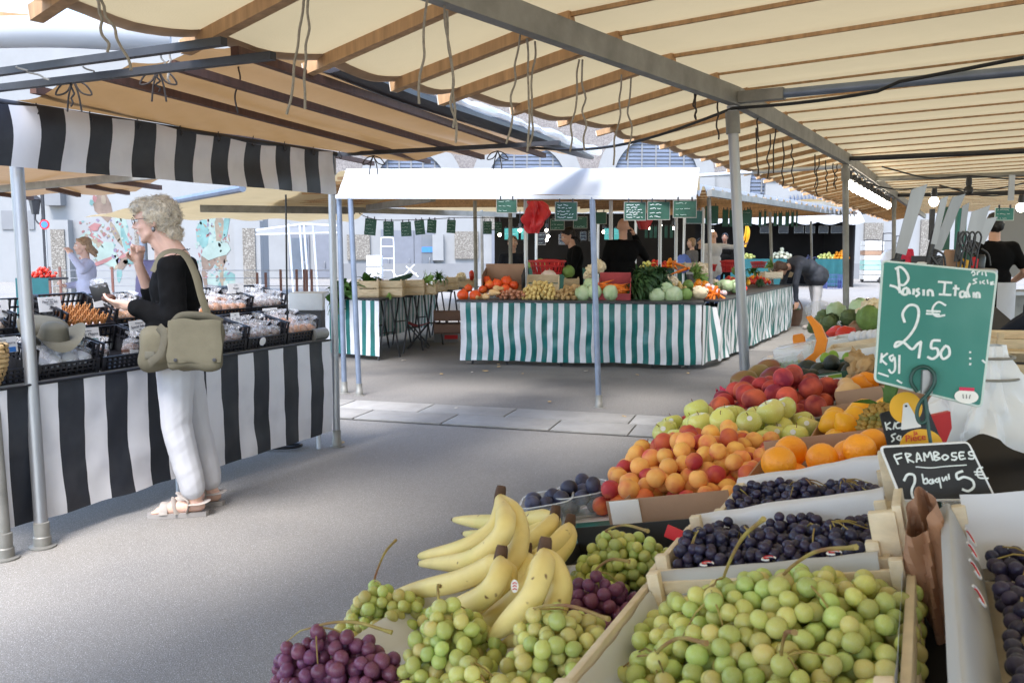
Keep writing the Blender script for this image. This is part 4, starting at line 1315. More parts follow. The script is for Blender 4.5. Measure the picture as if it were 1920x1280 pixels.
put('celery', 'celery', 'light leaf hanging over the front of the second wooden crate', 'vegetable', D(729, 548, 11.7), Euler((0, 3.0, 0)), .5)
# chairs and boxes underneath, in the shade between the tables
bx = thing('cardboard_carton', 'white printed cardboard carton on the ground between the stalls', 'box', G(836, 645))
c = G(836, 643); mm = MB(); mm.box((c.x, c.y + .15, .13), (.36, .28, .26), ch=.004); mm.build('box', MATS['plaster_grey'], bx, smooth=False)
mm = MB(); mm.box((c.x + .08, c.y + .008, .09), (.2, .004, .06)); mm.build('red_label', MATS['print_red'], bx, smooth=False)
for k, (px, py, w, h) in enumerate(((840, 618, .42, .14), (840, 594, .42, .13))):
 c = D(px, py, 12.7)
 wood_crate('stacked_crate', ['lower brown crate stacked under the left end of the green stall', 'upper brown crate stacked under the left end of the green stall'][k], frame_at(Vector((c.x, 12.8, c.z - .05)), .1), w, .35, h, 'cardboard_dark', 1)
fc = thing('folding_stool', 'dark folding stool with a red seat standing between the two stalls', 'stool', G(785, 650))
c = G(785, 652)
mm = MB()
for s in (-1, 1):
 mm.tube([c + Vector((-.15, s * .15, 0)), c + Vector((.15, s * .15, .36))], .01, 6); mm.tube([c + Vector((.15, s * .15, 0)), c + Vector((-.15, s * .15, .36))], .01, 6)
mm.build('frame', MATS['steel_dark'], fc)
mm = MB(); mm.grid(lambda u, v: c + Vector((-.16 + .32 * u, -.16 + .32 * v, .37 - .05 * math.sin(PI * u))), 6, 4); mm.build('seat', MATS['plastic_red'], fc)
# ================================================================== goods on the green stall
heap('onion', 'onion', 'small reddish onion heaped before the squashes on the green stall', 'onion', 'onions on the green stall', 46, Vector((.02, 11.12, 0)), .20, .10, GZ + .016, .05, 3, mound=.5, scale=.85)
heap('potato', 'potato', 'yellow potato in the heap in the middle of the green stall', 'potato', 'yellow potatoes on the green stall', 150, Vector((.35, 11.22, 0)), .30, .27, GZ + .016, .052, 4, mound=.9)
heap('potato_brown', 'potato', 'small brown potato in the heap beside the round cabbages', 'potato', 'brown potatoes on the green stall', 60, Vector((.70, 11.10, 0)), .21, .16, GZ + .016, .052, 5, mound=.7)
for k, (px, py, s) in enumerate(((868, 553, 1.0), (891, 554, 1.0), (918, 534, .85), (905, 543, .75), (931, 532, .9), (950, 528, 1.05), (912, 526, .85), (947, 542, .85), (964, 535, .8), (878, 540, .7))):
 put('pumpkin', 'pumpkin', 'red onion squash piled at the left end of the green stall', 'squash', D(px, py, 11.15 + .3 * (557 - py) / 25), Euler((R.uniform(-.6, .6), R.uniform(-.6, .6), k)), s, 0, 'red squashes on the green stall')
for k, (px, py, rz) in enumerate(((912, 556, .3), (926, 549, 1.4), (934, 541, 2.2), (898, 557, -.4))):
 put('butternut', 'butternut_squash', 'pale butternut squash lying before the red squashes', 'squash', D(px, py, 11.0 + k * .06), Euler((PI / 2, .3 * k, rz)), .85, 0, 'butternut squashes on the green stall')
for k, (px, py, s) in enumerate(((1093, 551, 1.08), (1113, 548, 1.05), (1144, 550, 1.1), (1108, 536, 1.1), (1131, 541, .95))):
 put('cabbage', 'cabbage', ['pale round cabbage at the left of the cabbages by the pole', 'pale round cabbage at the front by the pole', 'pale round cabbage right of the pole', 'pale round cabbage on top behind the pole', 'pale cabbage behind the pole, right of the top one'][k], 'cabbage', D(px, py, 11.0 + .25 * (k > 2)), Euler((.3 * k, .2 * k, k)), s, k)
pc = Matrix.Translation(D(1153, 556, 11.15)) @ Matrix.Rotation(-.15, 4, 'Z') @ Matrix.Rotation(.35, 4, 'X')
cr = thing('pink_crate', 'pink plastic crate of carrots tilted forward on the green stall', 'crate', D(1153, 556, 11.2))
for c_, sz, nm in (((0, .17, .13), (.38, .012, .24), 'side'), ((-.19, 0, .08), (.012, .34, .22), 'side'), ((.19, 0, .08), (.012, .34, .22), 'side'), ((0, -.17, .05), (.38, .012, .12), 'side'), ((0, 0, .0), (.38, .34, .012), 'bottom')):
 mm = MB(); mm.box(c_, sz, pc, ch=.003); mm.build(nm, MATS['plastic_pink'], cr, smooth=False)
q = random.Random(9)
for k in range(42):
 p = pc @ Vector((q.uniform(-.15, .15), q.uniform(-.15, .12), .08 + .07 * q.random()))
 o = link('carrot', ME['carrot'][0], None, Matrix.Translation(p) @ Matrix.Rotation(q.uniform(-.5, .5), 4, 'Z') @ Matrix.Rotation(q.uniform(-.3, .3), 4, 'Y'))
 tag(o, 'orange carrot lying in the pink crate', 'carrot', 'carrots in the pink crate')
for k, (px, py, s, i) in enumerate(((1192, 545, 1.0, 0), (1205, 530, 1.15, 1), (1225, 540, 1.1, 2), (1215, 518, 1.1, 0), (1240, 528, 1.0, 1), (1188, 556, .8, 2), (1232, 512, 1.0, 1), (1200, 512, .9, 2), (1215, 552, .9, 0))):
 put('kale', 'greens', 'dark curly greens heaped high at the right corner of the green stall', 'vegetable', D(px, py + 6, 11.1 + .03 * k), Euler((-.5, (px - 1215) * .012, k)), s, i, 'dark greens on the green stall')
for k, (px, py, kd, s) in enumerate(((1232, 556, 'savoy', .9), (1262, 556, 'savoy', 1.1), (1285, 553, 'lettuce', .9), (1312, 550, 'cauliflower', 1.2), (1250, 545, 'savoy', .9), (1245, 520, 'cauliflower', 1.0), (1262, 527, 'cauliflower', .9), (1290, 535, 'lettuce', .8))):
 put(kd, kd if kd != 'savoy' else 'cabbage', ['leafy green cabbage at the front corner of the green stall', 'big crinkled cabbage at the corner of the green stall', 'loose green leaves behind the corner pole', 'large cauliflower beside the corner pole', 'green cabbage behind the two corner cabbages', 'cauliflower behind the dark greens', 'small cauliflower beside the bunched carrots', 'leafy head behind the corner cabbages'][k], 'vegetable', D(px, py, 11.0 + .02 * k if py > 540 else 12.0), Euler((.2 * k, .1, k)), s, k)
# cardboard box holding squashes, wooden crate, basket
cb = thing('cardboard_tray', 'brown cardboard box standing tilted behind the red squashes', 'box', D(940, 545, 11.6))
Mb = Matrix.Translation(D(945, 541, 11.55)) @ Matrix.Rotation(-.12, 4, 'Z') @ Matrix.Rotation(.25, 4, 'X')
for c_, sz, mt_ in (((0, .20, .14), (.50, .010, .26), 'cardboard'), ((-.25, .02, .10), (.010, .36, .24), 'cardboard_dark'), ((.25, .02, .10), (.010, .36, .24), 'cardboard_black'), ((0, 0, 0), (.5, .38, .01), 'cardboard')):
 mm = MB(); mm.box(c_, sz, Mb); mm.build('panel', MATS[mt_], cb, smooth=False)
wc = thing('tilted_crate', 'pale wooden crate tipped forward pouring out yellow potatoes', 'crate', D(1020, 545, 11.5))
Mb = Matrix.Translation(D(1018, 547, 11.5)) @ Matrix.Rotation(-.1, 4, 'Z') @ Matrix.Rotation(.55, 4, 'X')
for c_, sz in (((0, .18, .08), (.40, .010, .12)), ((-.20, 0, .07), (.010, .36, .13)), ((.20, 0, .07), (.010, .36, .13)), ((0, 0, 0), (.4, .36, .008))):
 mm = MB(); mm.box(c_, sz, Mb, ch=.002); mm.build('board', MATS['wood_pale'], wc, smooth=False)
def basket(name, label, px, py, Y, w, h, mt='plastic_red'):
 c = D(px, py, Y); t = thing(name, label, 'basket', c)
 mm = MB(); N_ = 22
 for k in range(N_):
  a0, a1 = 2 * PI * k / N_, 2 * PI * (k + .55) / N_
  pts = []
  for (a, z, f) in ((a0, 0, .8), (a1, 0, .8), (a1, h, 1), (a0, h, 1)): pts.append(c + Vector((w / 2 * f * math.cos(a), w * .32 * f * math.sin(a), z)))
  mm.add(pts, [(0, 1, 2, 3)])
 mm.build('slats', MATS[mt], t, smooth=False)
 mm = MB()
 for z, f, r in ((h, 1.02, .014), (h * .62, .93, .010), (.01, .8, .012)):
  mm.tube([c + Vector((w / 2 * f * math.cos(a), w * .32 * f * math.sin(a), z)) for a in [2 * PI * i / 28 for i in range(29)]], r, 6, cap=False)
 mm.build('rim', MATS[mt], t)
 mm = MB(); mm.lathe([(.01, 0), (w * .4, .004)], 20, Matrix.Translation(c + Vector((0, 0, .01))) @ Matrix.Scale(.64, 4, (0, 1, 0))); mm.build('bottom', MATS[mt], t)
 mm = MB(); mm.tube(spline([c + Vector((-w * .40, 0, h)), c + Vector((-w * .2, 0, h * 1.08)), c + Vector((w * .2, 0, h * 1.08)), c + Vector((w * .40, 0, h))], 5), .012, 6); mm.build('handle', MATS[mt], t)
 return t
basket('shopping_basket', 'red plastic shopping basket behind the potatoes on the green stall', 1026, 514, 12.0, .47, .17)
basket('shopping_basket', 'red plastic basket among the vegetables of the side stall, by the thick pole', 1367, 510, 15.6, .30, .18)
basket('shopping_basket', 'red plastic basket holding yellow vegetables beside the bending woman', 1422, 502, 16.8, .28, .10)
basket('shopping_basket', 'red basket half hidden behind the slim pole of the side stall', 1332, 508, 15.6, .20, .10)
bg_ = MB(); bg_.ico(D(1029, 517, 11.75), (.10, .07, .075), 3, jit=.12, jsc=3); tag(bg_.build('garlic_bag', MATS['garlic']), 'pale net of garlic before the red basket on the green stall', 'bag')
put('lettuce', 'lettuce', 'curly light green lettuce right of the red basket', 'lettuce', D(1066, 510, 12.0), None, .9)
for k, (px, py, s) in enumerate(((1112, 506, 1.1), (1122, 500, 1.2), (1102, 516, .9))):
 put('cauliflower', 'cauliflower', ['cauliflower stacked behind the pole, left one', 'topmost cauliflower stacked behind the pole', 'lowest cauliflower stacked behind the pole'][k], 'vegetable', D(px, py, 11.7), Euler((.5, k, 0)), s, k)
wood_crate('small_crate', 'small plain wooden crate between the potatoes and the pole', frame_at(D(1072, 540, 11.9), -.1), .20, .25, .13, 'wood_crate', 1)
for k, px in enumerate((1065, 1080)):
 put('butternut', 'butternut_squash', 'orange ochre squash lying behind the brown potatoes', 'squash', D(px, 540 - 2 * k, 11.5), Euler((PI / 2, 0, 1.2 + k)), .8, 0, 'ochre squashes behind the brown potatoes')
# ------------------------------------------------------------------ goods on the side stall
q = random.Random(77)
def row_pt(s, t, z):
 p = sA + sdv * s + sn * t
 return Vector((p.x, p.y, z))
rows = [('turnip', 'turnip', .55, .25, .30, 16, .075, 'purple white turnip heaped at the near end of the side stall'), ('carrot', 'carrot', .35, .18, .22, 26, .045, 'carrot in the small heap at the near corner of the side stall'),
  ('pepper', 'pepper', 1.15, .55, .34, 16, .085, 'orange pepper heaped in the middle of the side stall'), ('cabbage', 'cabbage', 1.5, .3, .2, 3, .16, 'round green cabbage in the middle of the side stall'),
  ('tomato', 'tomato', 1.9, .30, .35, 28, .066, 'red tomato heaped in the middle of the side stall'), ('pepper_red', 'pepper', 2.6, .45, .35, 20, .085, 'red pepper heaped towards the far end of the side stall'),
  ('potato', 'potato', .8, .75, .4, 40, .055, 'yellow potato at the back of the side stall'), ('lemon', 'courgette', 3.4, .5, .4, 24, .06, 'yellow squash heaped towards the bending woman'),
  ('tomato', 'tomato', 4.2, .4, .4, 26, .066, 'tomato at the far end of the side stall near the bending woman'), ('pepper', 'pepper', 4.9, .5, .35, 18, .085, 'orange pepper at the far end of the side stall')]
for k, (kd, nm, s, t, r_, n, d_, lb) in enumerate(rows):
 p = row_pt(s, t, 0)
 heap(kd, nm, lb, nm, lb, n, p, r_ * .8, r_ * .8, GZ + .012 + .10 * t, d_, 100 + k, mound=.6)
for k, (px, py, kd, s, Y, nm) in enumerate(((1275, 497, 'carrot', 1.3, 12.6, 'carrot'), (1268, 503, 'carrot', 1.3, 12.5, 'carrot'), (1282, 507, 'carrot', 1.3, 12.5, 'carrot'), (1272, 509, 'carrot', 1.4, 12.4, 'carrot'), (1264, 495, 'carrot', 1.3, 12.7, 'carrot'), (1300, 520, 'celery', 1.1, 12.6, 'celery'), (1292, 508, 'celery', .9, 12.8, 'celery'), (1318, 512, 'cauliflower', 1.2, 12.9, 'cauliflower'), (1312, 503, 'cauliflower', 1.1, 13.2, 'cauliflower'),
  (1345, 540, 'lettuce', .8, 12.6, 'lettuce'), (1370, 528, 'kale', .55, 13.6, 'greens'), (1425, 530, 'kale', .5, 14.6, 'greens'), (1390, 522, 'chard', .5, 14.2, 'greens'), (1440, 515, 'kale', .5, 15.6, 'greens'), (1340, 531, 'cauliflower', .8, 13.0, 'cauliflower'), (1450, 500, 'celery', .9, 16.3, 'celery'), (1380, 508, 'lettuce', .8, 15.2, 'lettuce'), (1330, 548, 'turnip', 1.2, 12.0, 'turnip'), (1410, 512, 'chard', .6, 15.0, 'greens'))):
 rot = Euler((.2, .35 if kd == 'carrot' else (1.3 if kd == 'celery' else .1), k * 1.1))
 put(kd, nm, {'carrot': 'bunched carrot among the cauliflowers at the head of the side stall', 'celery': 'pale celery stalks on the side stall', 'cauliflower': 'cauliflower on the side stall', 'lettuce': 'light green head on the side stall', 'kale': 'dark leafy bunch on the side stall', 'chard': 'green leafy bunch on the side stall', 'turnip': 'turnip at the front corner of the side stall'}[kd], 'vegetable', D(px, py, Y), rot, s, k, 'mixed ' + nm + ' on the side stall')
wood_crate('produce_crate', 'long wooden crate at the back of the side stall near the corner', frame_at(D(1298, 505, 13.4), .45), .5, .3, .10, 'wood_crate', 1)
wood_crate('produce_crate', 'yellow wooden crate tipped up beside the bending woman', frame_at(D(1462, 512, 16.6), .4, .5), .35, .3, .14, 'wood_crate', 1)
wood_crate('produce_crate', 'pale crate in the middle of the side stall before the red basket', frame_at(D(1440, 522, 15.6), .45), .4, .3, .12, 'wood_pale', 1)
# ================================================================== slates and bags hanging over the green stall
def slate(px0, py0, px1, py1, Y, label, mt='slate_dark_green', roll=0.0, yaw=0.0, lines=4, seed=0, frame=True, cat='price board', group=None, ck='chalk_dim'):
 q = random.Random(seed * 17 + int(px0))
 a, b = D(px0, py1, Y), D(px1, py0, Y)
 w, h = abs(b.x - a.x), abs(b.z - a.z)
 c = (a + b) / 2
 M = Matrix.Translation(c) @ Matrix.Rotation(yaw, 4, 'Z') @ Matrix.Rotation(roll, 4, 'Y')
 t = bpy.data.objects.new('price_slate', None); COL.objects.link(t); t.matrix_basis = M; t.empty_display_size = .1
 tag(t, label, cat, group)
 def fin(mm, nm, m_, sm=False):
  o = mm.build(nm, MATS[m_], smooth=sm); o.parent = t
 fin(MB().box((0, 0, 0), (w, .005, h)), 'board', mt)
 if frame:
  mm = MB(); e = .006
  for x, z, sx, sz in ((0, h / 2, w + e, e), (0, -h / 2, w + e, e), (w / 2, 0, e, h - e), (-w / 2, 0, e, h - e)): mm.box((x, -.001, z), (sx, .008, sz))
  fin(mm, 'frame', 'frame_pale' if mt == 'slate_green' else 'steel_dull')
 mm = MB()
 for i in range(lines):
  z = h * (.34 - .68 * i / max(1, lines - 1)) if lines > 1 else 0
  x0 = -w * .40; x1 = w * q.uniform(.05, .42); n = max(4, int((x1 - x0) / .012))
  pts = [(lerp(x0, x1, j / n), -.004, z + q.uniform(-1, 1) * h * .035) for j in range(n + 1)]
  seg = []
  for j, p in enumerate(pts):
   seg.append(p)
   if len(seg) > 1 and (q.random() < .25 or j == n):
    mm.tube(seg, .0022, 4); seg = []
 if mm.f: fin(mm, 'chalk_writing', ck)
 mm = MB()
 for s in (-.3, .3): mm.box((w * s, -.002, h / 2 + .012), (.012, .014, .035))
 fin(mm, 'clip', 'steel_dark')
 return t
ordn = ['first', 'second', 'third', 'fourth', 'fifth', 'sixth', 'seventh', 'eighth', 'ninth', 'tenth', 'eleventh', 'twelfth']
for k, (x0, y0, x1, y1, rl) in enumerate(((684, 410, 705, 441, .10), (719, 415, 738, 443, .0), (752, 416, 771, 443, -.04), (778, 413, 796, 440, -.10), (801, 412, 818, 437, .06), (838, 412, 854, 437, .06))):
 slate(x0, y0, x1, y1, 11.6, ordn[k] + ' slate from the left in the row hung above the wooden crates', roll=rl, seed=k, frame=False)
slate(906, 415, 922, 439, 12.4, 'small green slate hung left of the first inner pole', seed=21, frame=False)
slate(928, 416, 941, 438, 13.0, 'narrow green slate hung just before the red carrier bags', seed=22, frame=False)
slate(931, 374, 969, 399, 8.15, 'dark slate hung from the white canopy bar left of the red bags', seed=23, lines=3)
slate(1041, 379, 1082, 413, 8.0, 'big green slate with clips hung from the white bar right of the red bags', seed=24, lines=5, ck='chalk')
slate(1032, 411, 1058, 431, 11.4, 'wide slate hung lower, behind the big clipped slate', seed=25, lines=3)
slate(1075, 406, 1101, 428, 11.4, 'wide slate hung left of the front pole', seed=26, lines=2)
slate(1113, 398, 1137, 420, 11.6, 'slate hung right behind the front pole', seed=27, lines=0)
slate(1170, 379, 1211, 413, 7.9, 'written slate over the head of the man on the phone', seed=28, lines=6, ck='chalk')
slate(1214, 378, 1256, 412, 7.85, 'written slate right of the one over the man on the phone', seed=29, lines=4, ck='chalk')
slate(1262, 376, 1306, 408, 7.75, 'dark slate at the right end of the white canopy bar', seed=30, lines=3)
slate(1286, 395, 1317, 419, 11.5, 'plain slate hung below the right end of the white bar', seed=31, lines=0)
for k, (x0, x1, y0, y1) in enumerate(((1008, 1023, 437, 459), (1048, 1065, 440, 458), (1088, 1099, 435, 450), (1104, 1117, 433, 452))):
 slate(x0, y0, x1, y1, 17 + k, ['dark blue grey slate far back below the red bags', 'dark blue grey slate far back before the man in black', 'dark slate far back behind the man in black', 'dark slate far back left of the front pole'][k], mt='slate_black', seed=k + 33, lines=3)
for k, (x0, x1, y0, y1, yw) in enumerate(((1322, 1347, 386, 420, .8), (1354, 1366, 393, 425, 1.1), (1367, 1377, 394, 425, 1.2), (1392, 1410, 394, 424, .3), (1400, 1408, 392, 410, 1.0), (1422, 1428, 398, 425, .9), (1432, 1437, 396, 424, .9), (1450, 1457, 400, 424, .9), (1459, 1467, 399, 424, 1.0), (1472, 1480, 398, 424, 1.0), (1483, 1489, 398, 425, 1.1), (1492, 1496, 398, 426, 1.1))):
 slate(x0, y0, x1, y1, 12.8 + k * .28, ordn[k] + ' slate from the left in the row over the side stall', yaw=-yw * .4, seed=k + 40, lines=2 if k == 3 else 0, frame=False, mt='slate_dark_green')
for k, x in enumerate((1209, 1218, 1226, 1236, 1246, 1256, 1264)):
 slate(x, 424, x + 6, 446, 17 + .2 * k, ordn[k] + ' narrow slate from the left in the far row under the red bag', seed=k + 60, lines=0, frame=False, mt='slate_dark_green')
for k, (x0, x1) in enumerate(((1133, 1149), (1151, 1164), (977, 990), (946, 958), (960, 972))):
 slate(x0, 428, x1, 449, 18, ['green slate far back right of the front pole', 'green slate far back left of the man on the phone', 'small green slate far back right of the grey pole', 'small green slate far back over the woman with glasses', 'small green slate far back, second over the woman with glasses'][k], mt='slate_green', seed=k + 70, lines=1, frame=False)
pts = [D(673, 400, 11.6), D(690, 408, 11.6), D(720, 413, 11.6), D(790, 412, 11.6), D(870, 408, 11.8), D(960, 410, 12.6)]
tag(MB().tube(spline(pts, 5), .005, 5).build('slate_line', MATS['rope_dark']), 'thin line carrying the row of slates above the wooden crates', 'line')
mm = MB(); c = D(1003, 408, 9.4)
def redbag(u, v):
 a = 2 * PI * u
 r_ = .085 * (.35 + .9 * math.sin(PI * min(1, .15 + .75 * v)) ** 1.3) * (1 + .30 * math.sin(a * 3 + v * 7) + .22 * math.sin(a * 7 + 3 * v) + .12 * math.sin(a * 11 - 9 * v))
 return c + Vector((r_ * math.cos(a) + .02 * math.sin(v * 5), r_ * .7 * math.sin(a), .17 - .33 * v))
mm.grid(redbag, 60, 20)
tag(mm.build('carrier_bags', MATS['plastic_red']), 'bunch of red plastic carrier bags hung from the white canopy bar', 'bag')
mm = MB(); c = D(1207, 421, 13.0)
mm.grid(lambda u, v: c + Vector(((.11 - .05 * v) * math.cos(2 * PI * u) * (1 + .2 * math.sin(u * 20)), .06 * math.sin(2 * PI * u), .06 - .13 * v)), 24, 8)
tag(mm.build('carrier_bags', MATS['plastic_red']), 'red plastic bags hung beside the man on the phone', 'bag')
# ================================================================== far stall at the end of the aisle
fs_ = thing('far_stall', 'far stall with black backdrop, white scalloped awning and teal skirt', 'market stall', (10, 34, 0))
YF = 33.0
a, b = D(1235, 420, YF), D(1598, 420, YF)
zt = D(0, 425, YF + 3).z
zg = .95
mm = MB(); mm.box(((a.x + b.x) / 2 + .3, YF + 3.2, 1.3), (b.x - a.x + 1, .05, 2.6)); mm.build('backdrop', MATS['black_backdrop_and_shade'], fs_, smooth=False)
mm = MB(); mm.box((b.x + .1, YF + 1.6, 1.3), (.05, 3.2, 2.6)); mm.build('side_curtain', MATS['black_backdrop_and_shade'], fs_, smooth=False)
mm = MB(); mm.box(((a.x + b.x) / 2, YF + 1.6, 2.68), (b.x - a.x + 1.4, 3.4, .04)); mm.build('roof', MATS['black_backdrop_and_shade'], fs_, smooth=False)
mm = MB(); mm.grid(lambda u, v: Vector((lerp(a.x - .3, b.x + .2, u), YF - .15 - .5 * v, 2.76 - .42 * v - .10 * v * abs(math.sin(u * 9 * PI)))), 72, 5); mm.build('awning', MATS['canvas_white'], fs_)
for (x0, x1, y0) in ((1300, 1475, 483), (1528, 1590, 483)):
 p, q_ = D(x0, y0, YF), D(x1, y0, YF)
 mm = MB(); mm.grid(lambda u, v: Vector((lerp(p.x, q_.x, u), YF - .05 - .05 * math.sin(u * 25) * v, .98 * (1 - v) + .05)), 40, 4); mm.build('skirt', MATS['teal_cloth'], fs_)
 mm = MB(); mm.box(((p.x + q_.x) / 2, YF + .5, .99), (q_.x - p.x, 1.0, .03)); mm.build('table_top', MATS['steel_dark'], fs_, smooth=False)
for k, (px, kd, n, lb, sc2) in enumerate(((1465, 'melon', 26, 'pale melon heaped on the far stall above the bending woman', 1.0), (1548, 'apple', 34, 'green fruit heaped on the far stall', 1.4), (1575, 'orange', 46, 'orange stacked high at the right end of the far stall', 1.3), (1520, 'plum', 20, 'dark fruit on the far stall left of the green fruit', 1.9), (1400, 'apple', 26, 'yellow green fruit on the far stall behind the thick pole', 1.5))):
 p = D(px, 480, YF + .4)
 heap(kd, kd if kd != 'plum' else 'fruit', lb, 'fruit', lb, n, Vector((p.x, YF + .45, 0)), .45, .35, 1.01, {'melon': .15, 'apple': .11, 'orange': .11, 'plum': .08}[kd], 300 + k, mound=.8, scale=sc2 if kd != 'melon' else 1)
for k, (x0, x1) in enumerate(((1460, 1478), (1489, 1507), (1510, 1528), (1535, 1553), (1558, 1582), (1425, 1442))):
 slate(x0, 424, x1, 437, YF - .2, ordn[k] + ' thin framed black slate hung at the front of the far stall', mt='slate_black', seed=k + 80, lines=0)
cr_ = plastic_crate('blue_crate', 'blue plastic crate on the ground before the far teal skirt', frame_at(D(1562, 524, YF - 1.0) * Vector((1, 1, 0)).x * 0 + Vector((D(1562, 500, YF - 1).x, YF - 1, .0)), 0), .55, .4, .5, 'plastic_blue', nx=6)
mid = thing('middle_stall', 'mid distance stall of fruit crates with green skirt behind the man in black', 'market stall', (3.5, 21, 0))
YQ = 20.5
a, b = D(985, 492, YQ), D(1290, 492, YQ)
mm = MB(); mm.grid(lambda u, v: Vector((lerp(a.x, b.x, u), YQ - .04 * math.sin(u * 40) * v, .92 * (1 - v) + .05)), 60, 4); mm.build('skirt', MATS['plastic_green'], mid)
mm = MB(); mm.box(((a.x + b.x) / 2, YQ + .6, .93), (b.x - a.x, 1.2, .03)); mm.build('table_top', MATS['steel_dark'], mid, smooth=False)
mm = MB(); mm.box(((a.x + b.x) / 2, YQ + 3.0, 1.15), (b.x - a.x + 1.5, .05, 2.3)); mm.build('backdrop', MATS['black_backdrop_and_shade'], mid, smooth=False)
for k, (px, kd, n, sc2, lb) in enumerate(((1010, 'lettuce', 5, .9, 'pale lettuce on the middle stall behind the red basket'), (1040, 'tomato', 30, 1.2, 'red fruit on the middle stall left of the man in black'), (1110, 'garlic', 0, 1, ''), (1235, 'tomato', 46, 1.2, 'red fruit on the middle stall right of the man on the phone'), (1262, 'pepper', 24, 1.1, 'orange fruit on the middle stall beside the blue bag'), (1218, 'apple', 24, 1.1, 'green fruit on the middle stall right of the man on the phone'))):
 if not n: continue
 p = D(px, 485, YQ + .3)
 heap(kd, 'fruit' if kd != 'lettuce' else 'lettuce', lb, 'produce', lb, n, Vector((p.x, YQ + .4, 0)), .30, .3, .95, {'lettuce': .17, 'tomato': .08, 'pepper': .1, 'apple': .085}[kd], 320 + k, mound=.7, scale=sc2)
for k, px in enumerate((1005, 1120, 1190, 1280)):
 p = D(px, 490, YQ); pole('pole', Vector((p.x, YQ - .1, 0)), Vector((p.x, YQ - .1, 2.2)), .03, 'alu_white', mid, collar=False, foot=False)
for k, (px, py, Y) in enumerate(((937, 440, 18), (975, 432, 18), (1025, 432, 18.5), (1028, 443, 18.5), (1132, 435, 19), (1216, 427, 18), (1239, 423, 19), (1262, 428, 19), (1336, 434, 24), (1025, 450, 20))):
 p = D(px, py, Y); b_ = thing('stall_bulb', 'small lit bulb hanging among the far slates', 'lamp', p, 'lit bulbs under the far canopies')
 mm = MB(); mm.ico(p, .034, 2); mm.build('bulb', MATS['bulb'], b_)
 mm = MB(); mm.lathe([(.03, 0), (.03, .09)], 8, Matrix.Translation(p + Vector((0, 0, .045)))); mm.build('socket', MATS['socket'], b_)
 MB().tube([p + Vector((0, 0, .13)), p + Vector((0, 0, .4))], .008, 5).build('wire', MATS['cable'], b_)
# canopy over the middle stall
mc = thing('middle_canopy', 'pale canopy roofs over the middle stalls beyond the slates', 'canopy', (3, 21, 0))
mm = MB(); mm.grid(lambda u, v: Vector((lerp(-2.5, 7.5, u), lerp(18.2, 24.5, v), 2.35 + .04 * abs(math.sin(u * 16 * PI)))), 64, 6); mm.build('canvas', MATS['canvas'], mc)
mm = MB(); mm.beam((-2.5, 18.2, 2.3), (7.5, 18.2, 2.3), .07, .07); mm.build('beam', MATS['steel_dull'], mc, smooth=False)
# ================================================================== things by the far walls
def handtruck(label, px, pyb, Y, h, mt='alu_white', w=.42):
 c = D(px, pyb, Y); t = thing('hand_truck', label, 'hand truck', (c.x, Y, 0))
 x, y = c.x, Y
 mm = MB()
 mm.tube(spline([(x - w / 2, y, .15), (x - w / 2, y, h - .15), (x - w / 2 + .06, y, h), (x + w / 2 - .06, y, h), (x + w / 2, y, h - .15), (x + w / 2, y, .15)], 5), .02, 8)
 mm.build('frame', MATS[mt], t)
 for k in range(4):
  MB().tube([(x - w / 2, y, .3 + k * (h - .5) / 3.2), (x + w / 2, y, .3 + k * (h - .5) / 3.2)], .015, 6).build('rung', MATS[mt], t)
 MB().box((x, y - .15, .03), (w, .3, .02)).build('toe_plate', MATS[mt], t, smooth=False)
 for s in (-1, 1):
  mm = MB(); mm.lathe([(.02, -.03), (.12, -.03), (.13, 0), (.12, .03), (.02, .03)], 16, Matrix.Translation((x + s * (w / 2 + .05), y, .13)) @ Matrix.Rotation(PI / 2, 4, 'Y')); mm.build('wheel', MATS['plastic_black'], t)
 return t
handtruck('white hand truck leaning by the grey doors of the hall', 727, 520, 30, 1.75, 'plastic_white', .42)
handtruck('tall dark hand truck stacked with boxes by the far white wall', 1632, 520, 38, 1.75, 'steel_dark', .6)
handtruck('empty hand truck left of the person in red', 1664, 520, 37, 2.0, 'steel_dark', .5)
handtruck('empty hand truck behind the shoulder of the person in red', 1686, 520, 37.5, 1.9, 'steel_dark', .4)
mat('box_teal', (.35, .62, .55), .6); mat('box_pale', (.70, .70, .66), .6)
for k in range(8):
 z = .12 + k * .20
 o = MB().box((D(1632, 500, 37.7).x, 37.6, z + .1), (.78, .5, .17)).build('stacked_box', MATS['box_teal' if k in (2, 3) else ('cardboard' if k == 5 else 'box_pale')], smooth=False)
 tag(o, ordn[k] + ' flat box from the bottom of the stack on the far hand truck', 'box', 'boxes on the far hand truck')
st = thing('storage_box', 'stack of white and blue plastic tubs by the hall doors', 'box', (D(703, 520, 29).x, 29, 0))
for k in range(3):
 c = D(703, 520, 29); mm = MB(); mm.box((c.x, 29, .25 + .38 * k), (.52 - .02 * k, .4, .35), ch=.03); mm.build('tub', MATS[('plastic_blue', 'plastic_white', 'plastic_white')[k]], st)
sl = thing('folded_pushchair', 'white framed folded pushchair standing before the grey doors', 'pushchair', (D(752, 530, 26).x, 26, 0))
c = D(748, 500, 26)
for k, (dx0, z0, dx1, z1) in enumerate(((-.25, .25, .45, .95), (-.1, .6, .5, .7), (.1, .3, -.2, .8), (.2, .9, .55, .6), (-.3, .5, .3, .5))):
 MB().tube([(c.x + dx0, 26, z0), (c.x + dx1, 26, z1)], .022, 6).build('tube', MATS['plastic_white'], sl)
for dx in (-.3, -.1, .2):
 mm = MB(); mm.tube([(c.x + dx + .14 * math.cos(2 * PI * i / 16), 26, .16 + .14 * math.sin(2 * PI * i / 16)) for i in range(17)], .022, 6, cap=False); mm.build('wheel', MATS['steel_dark'], sl)
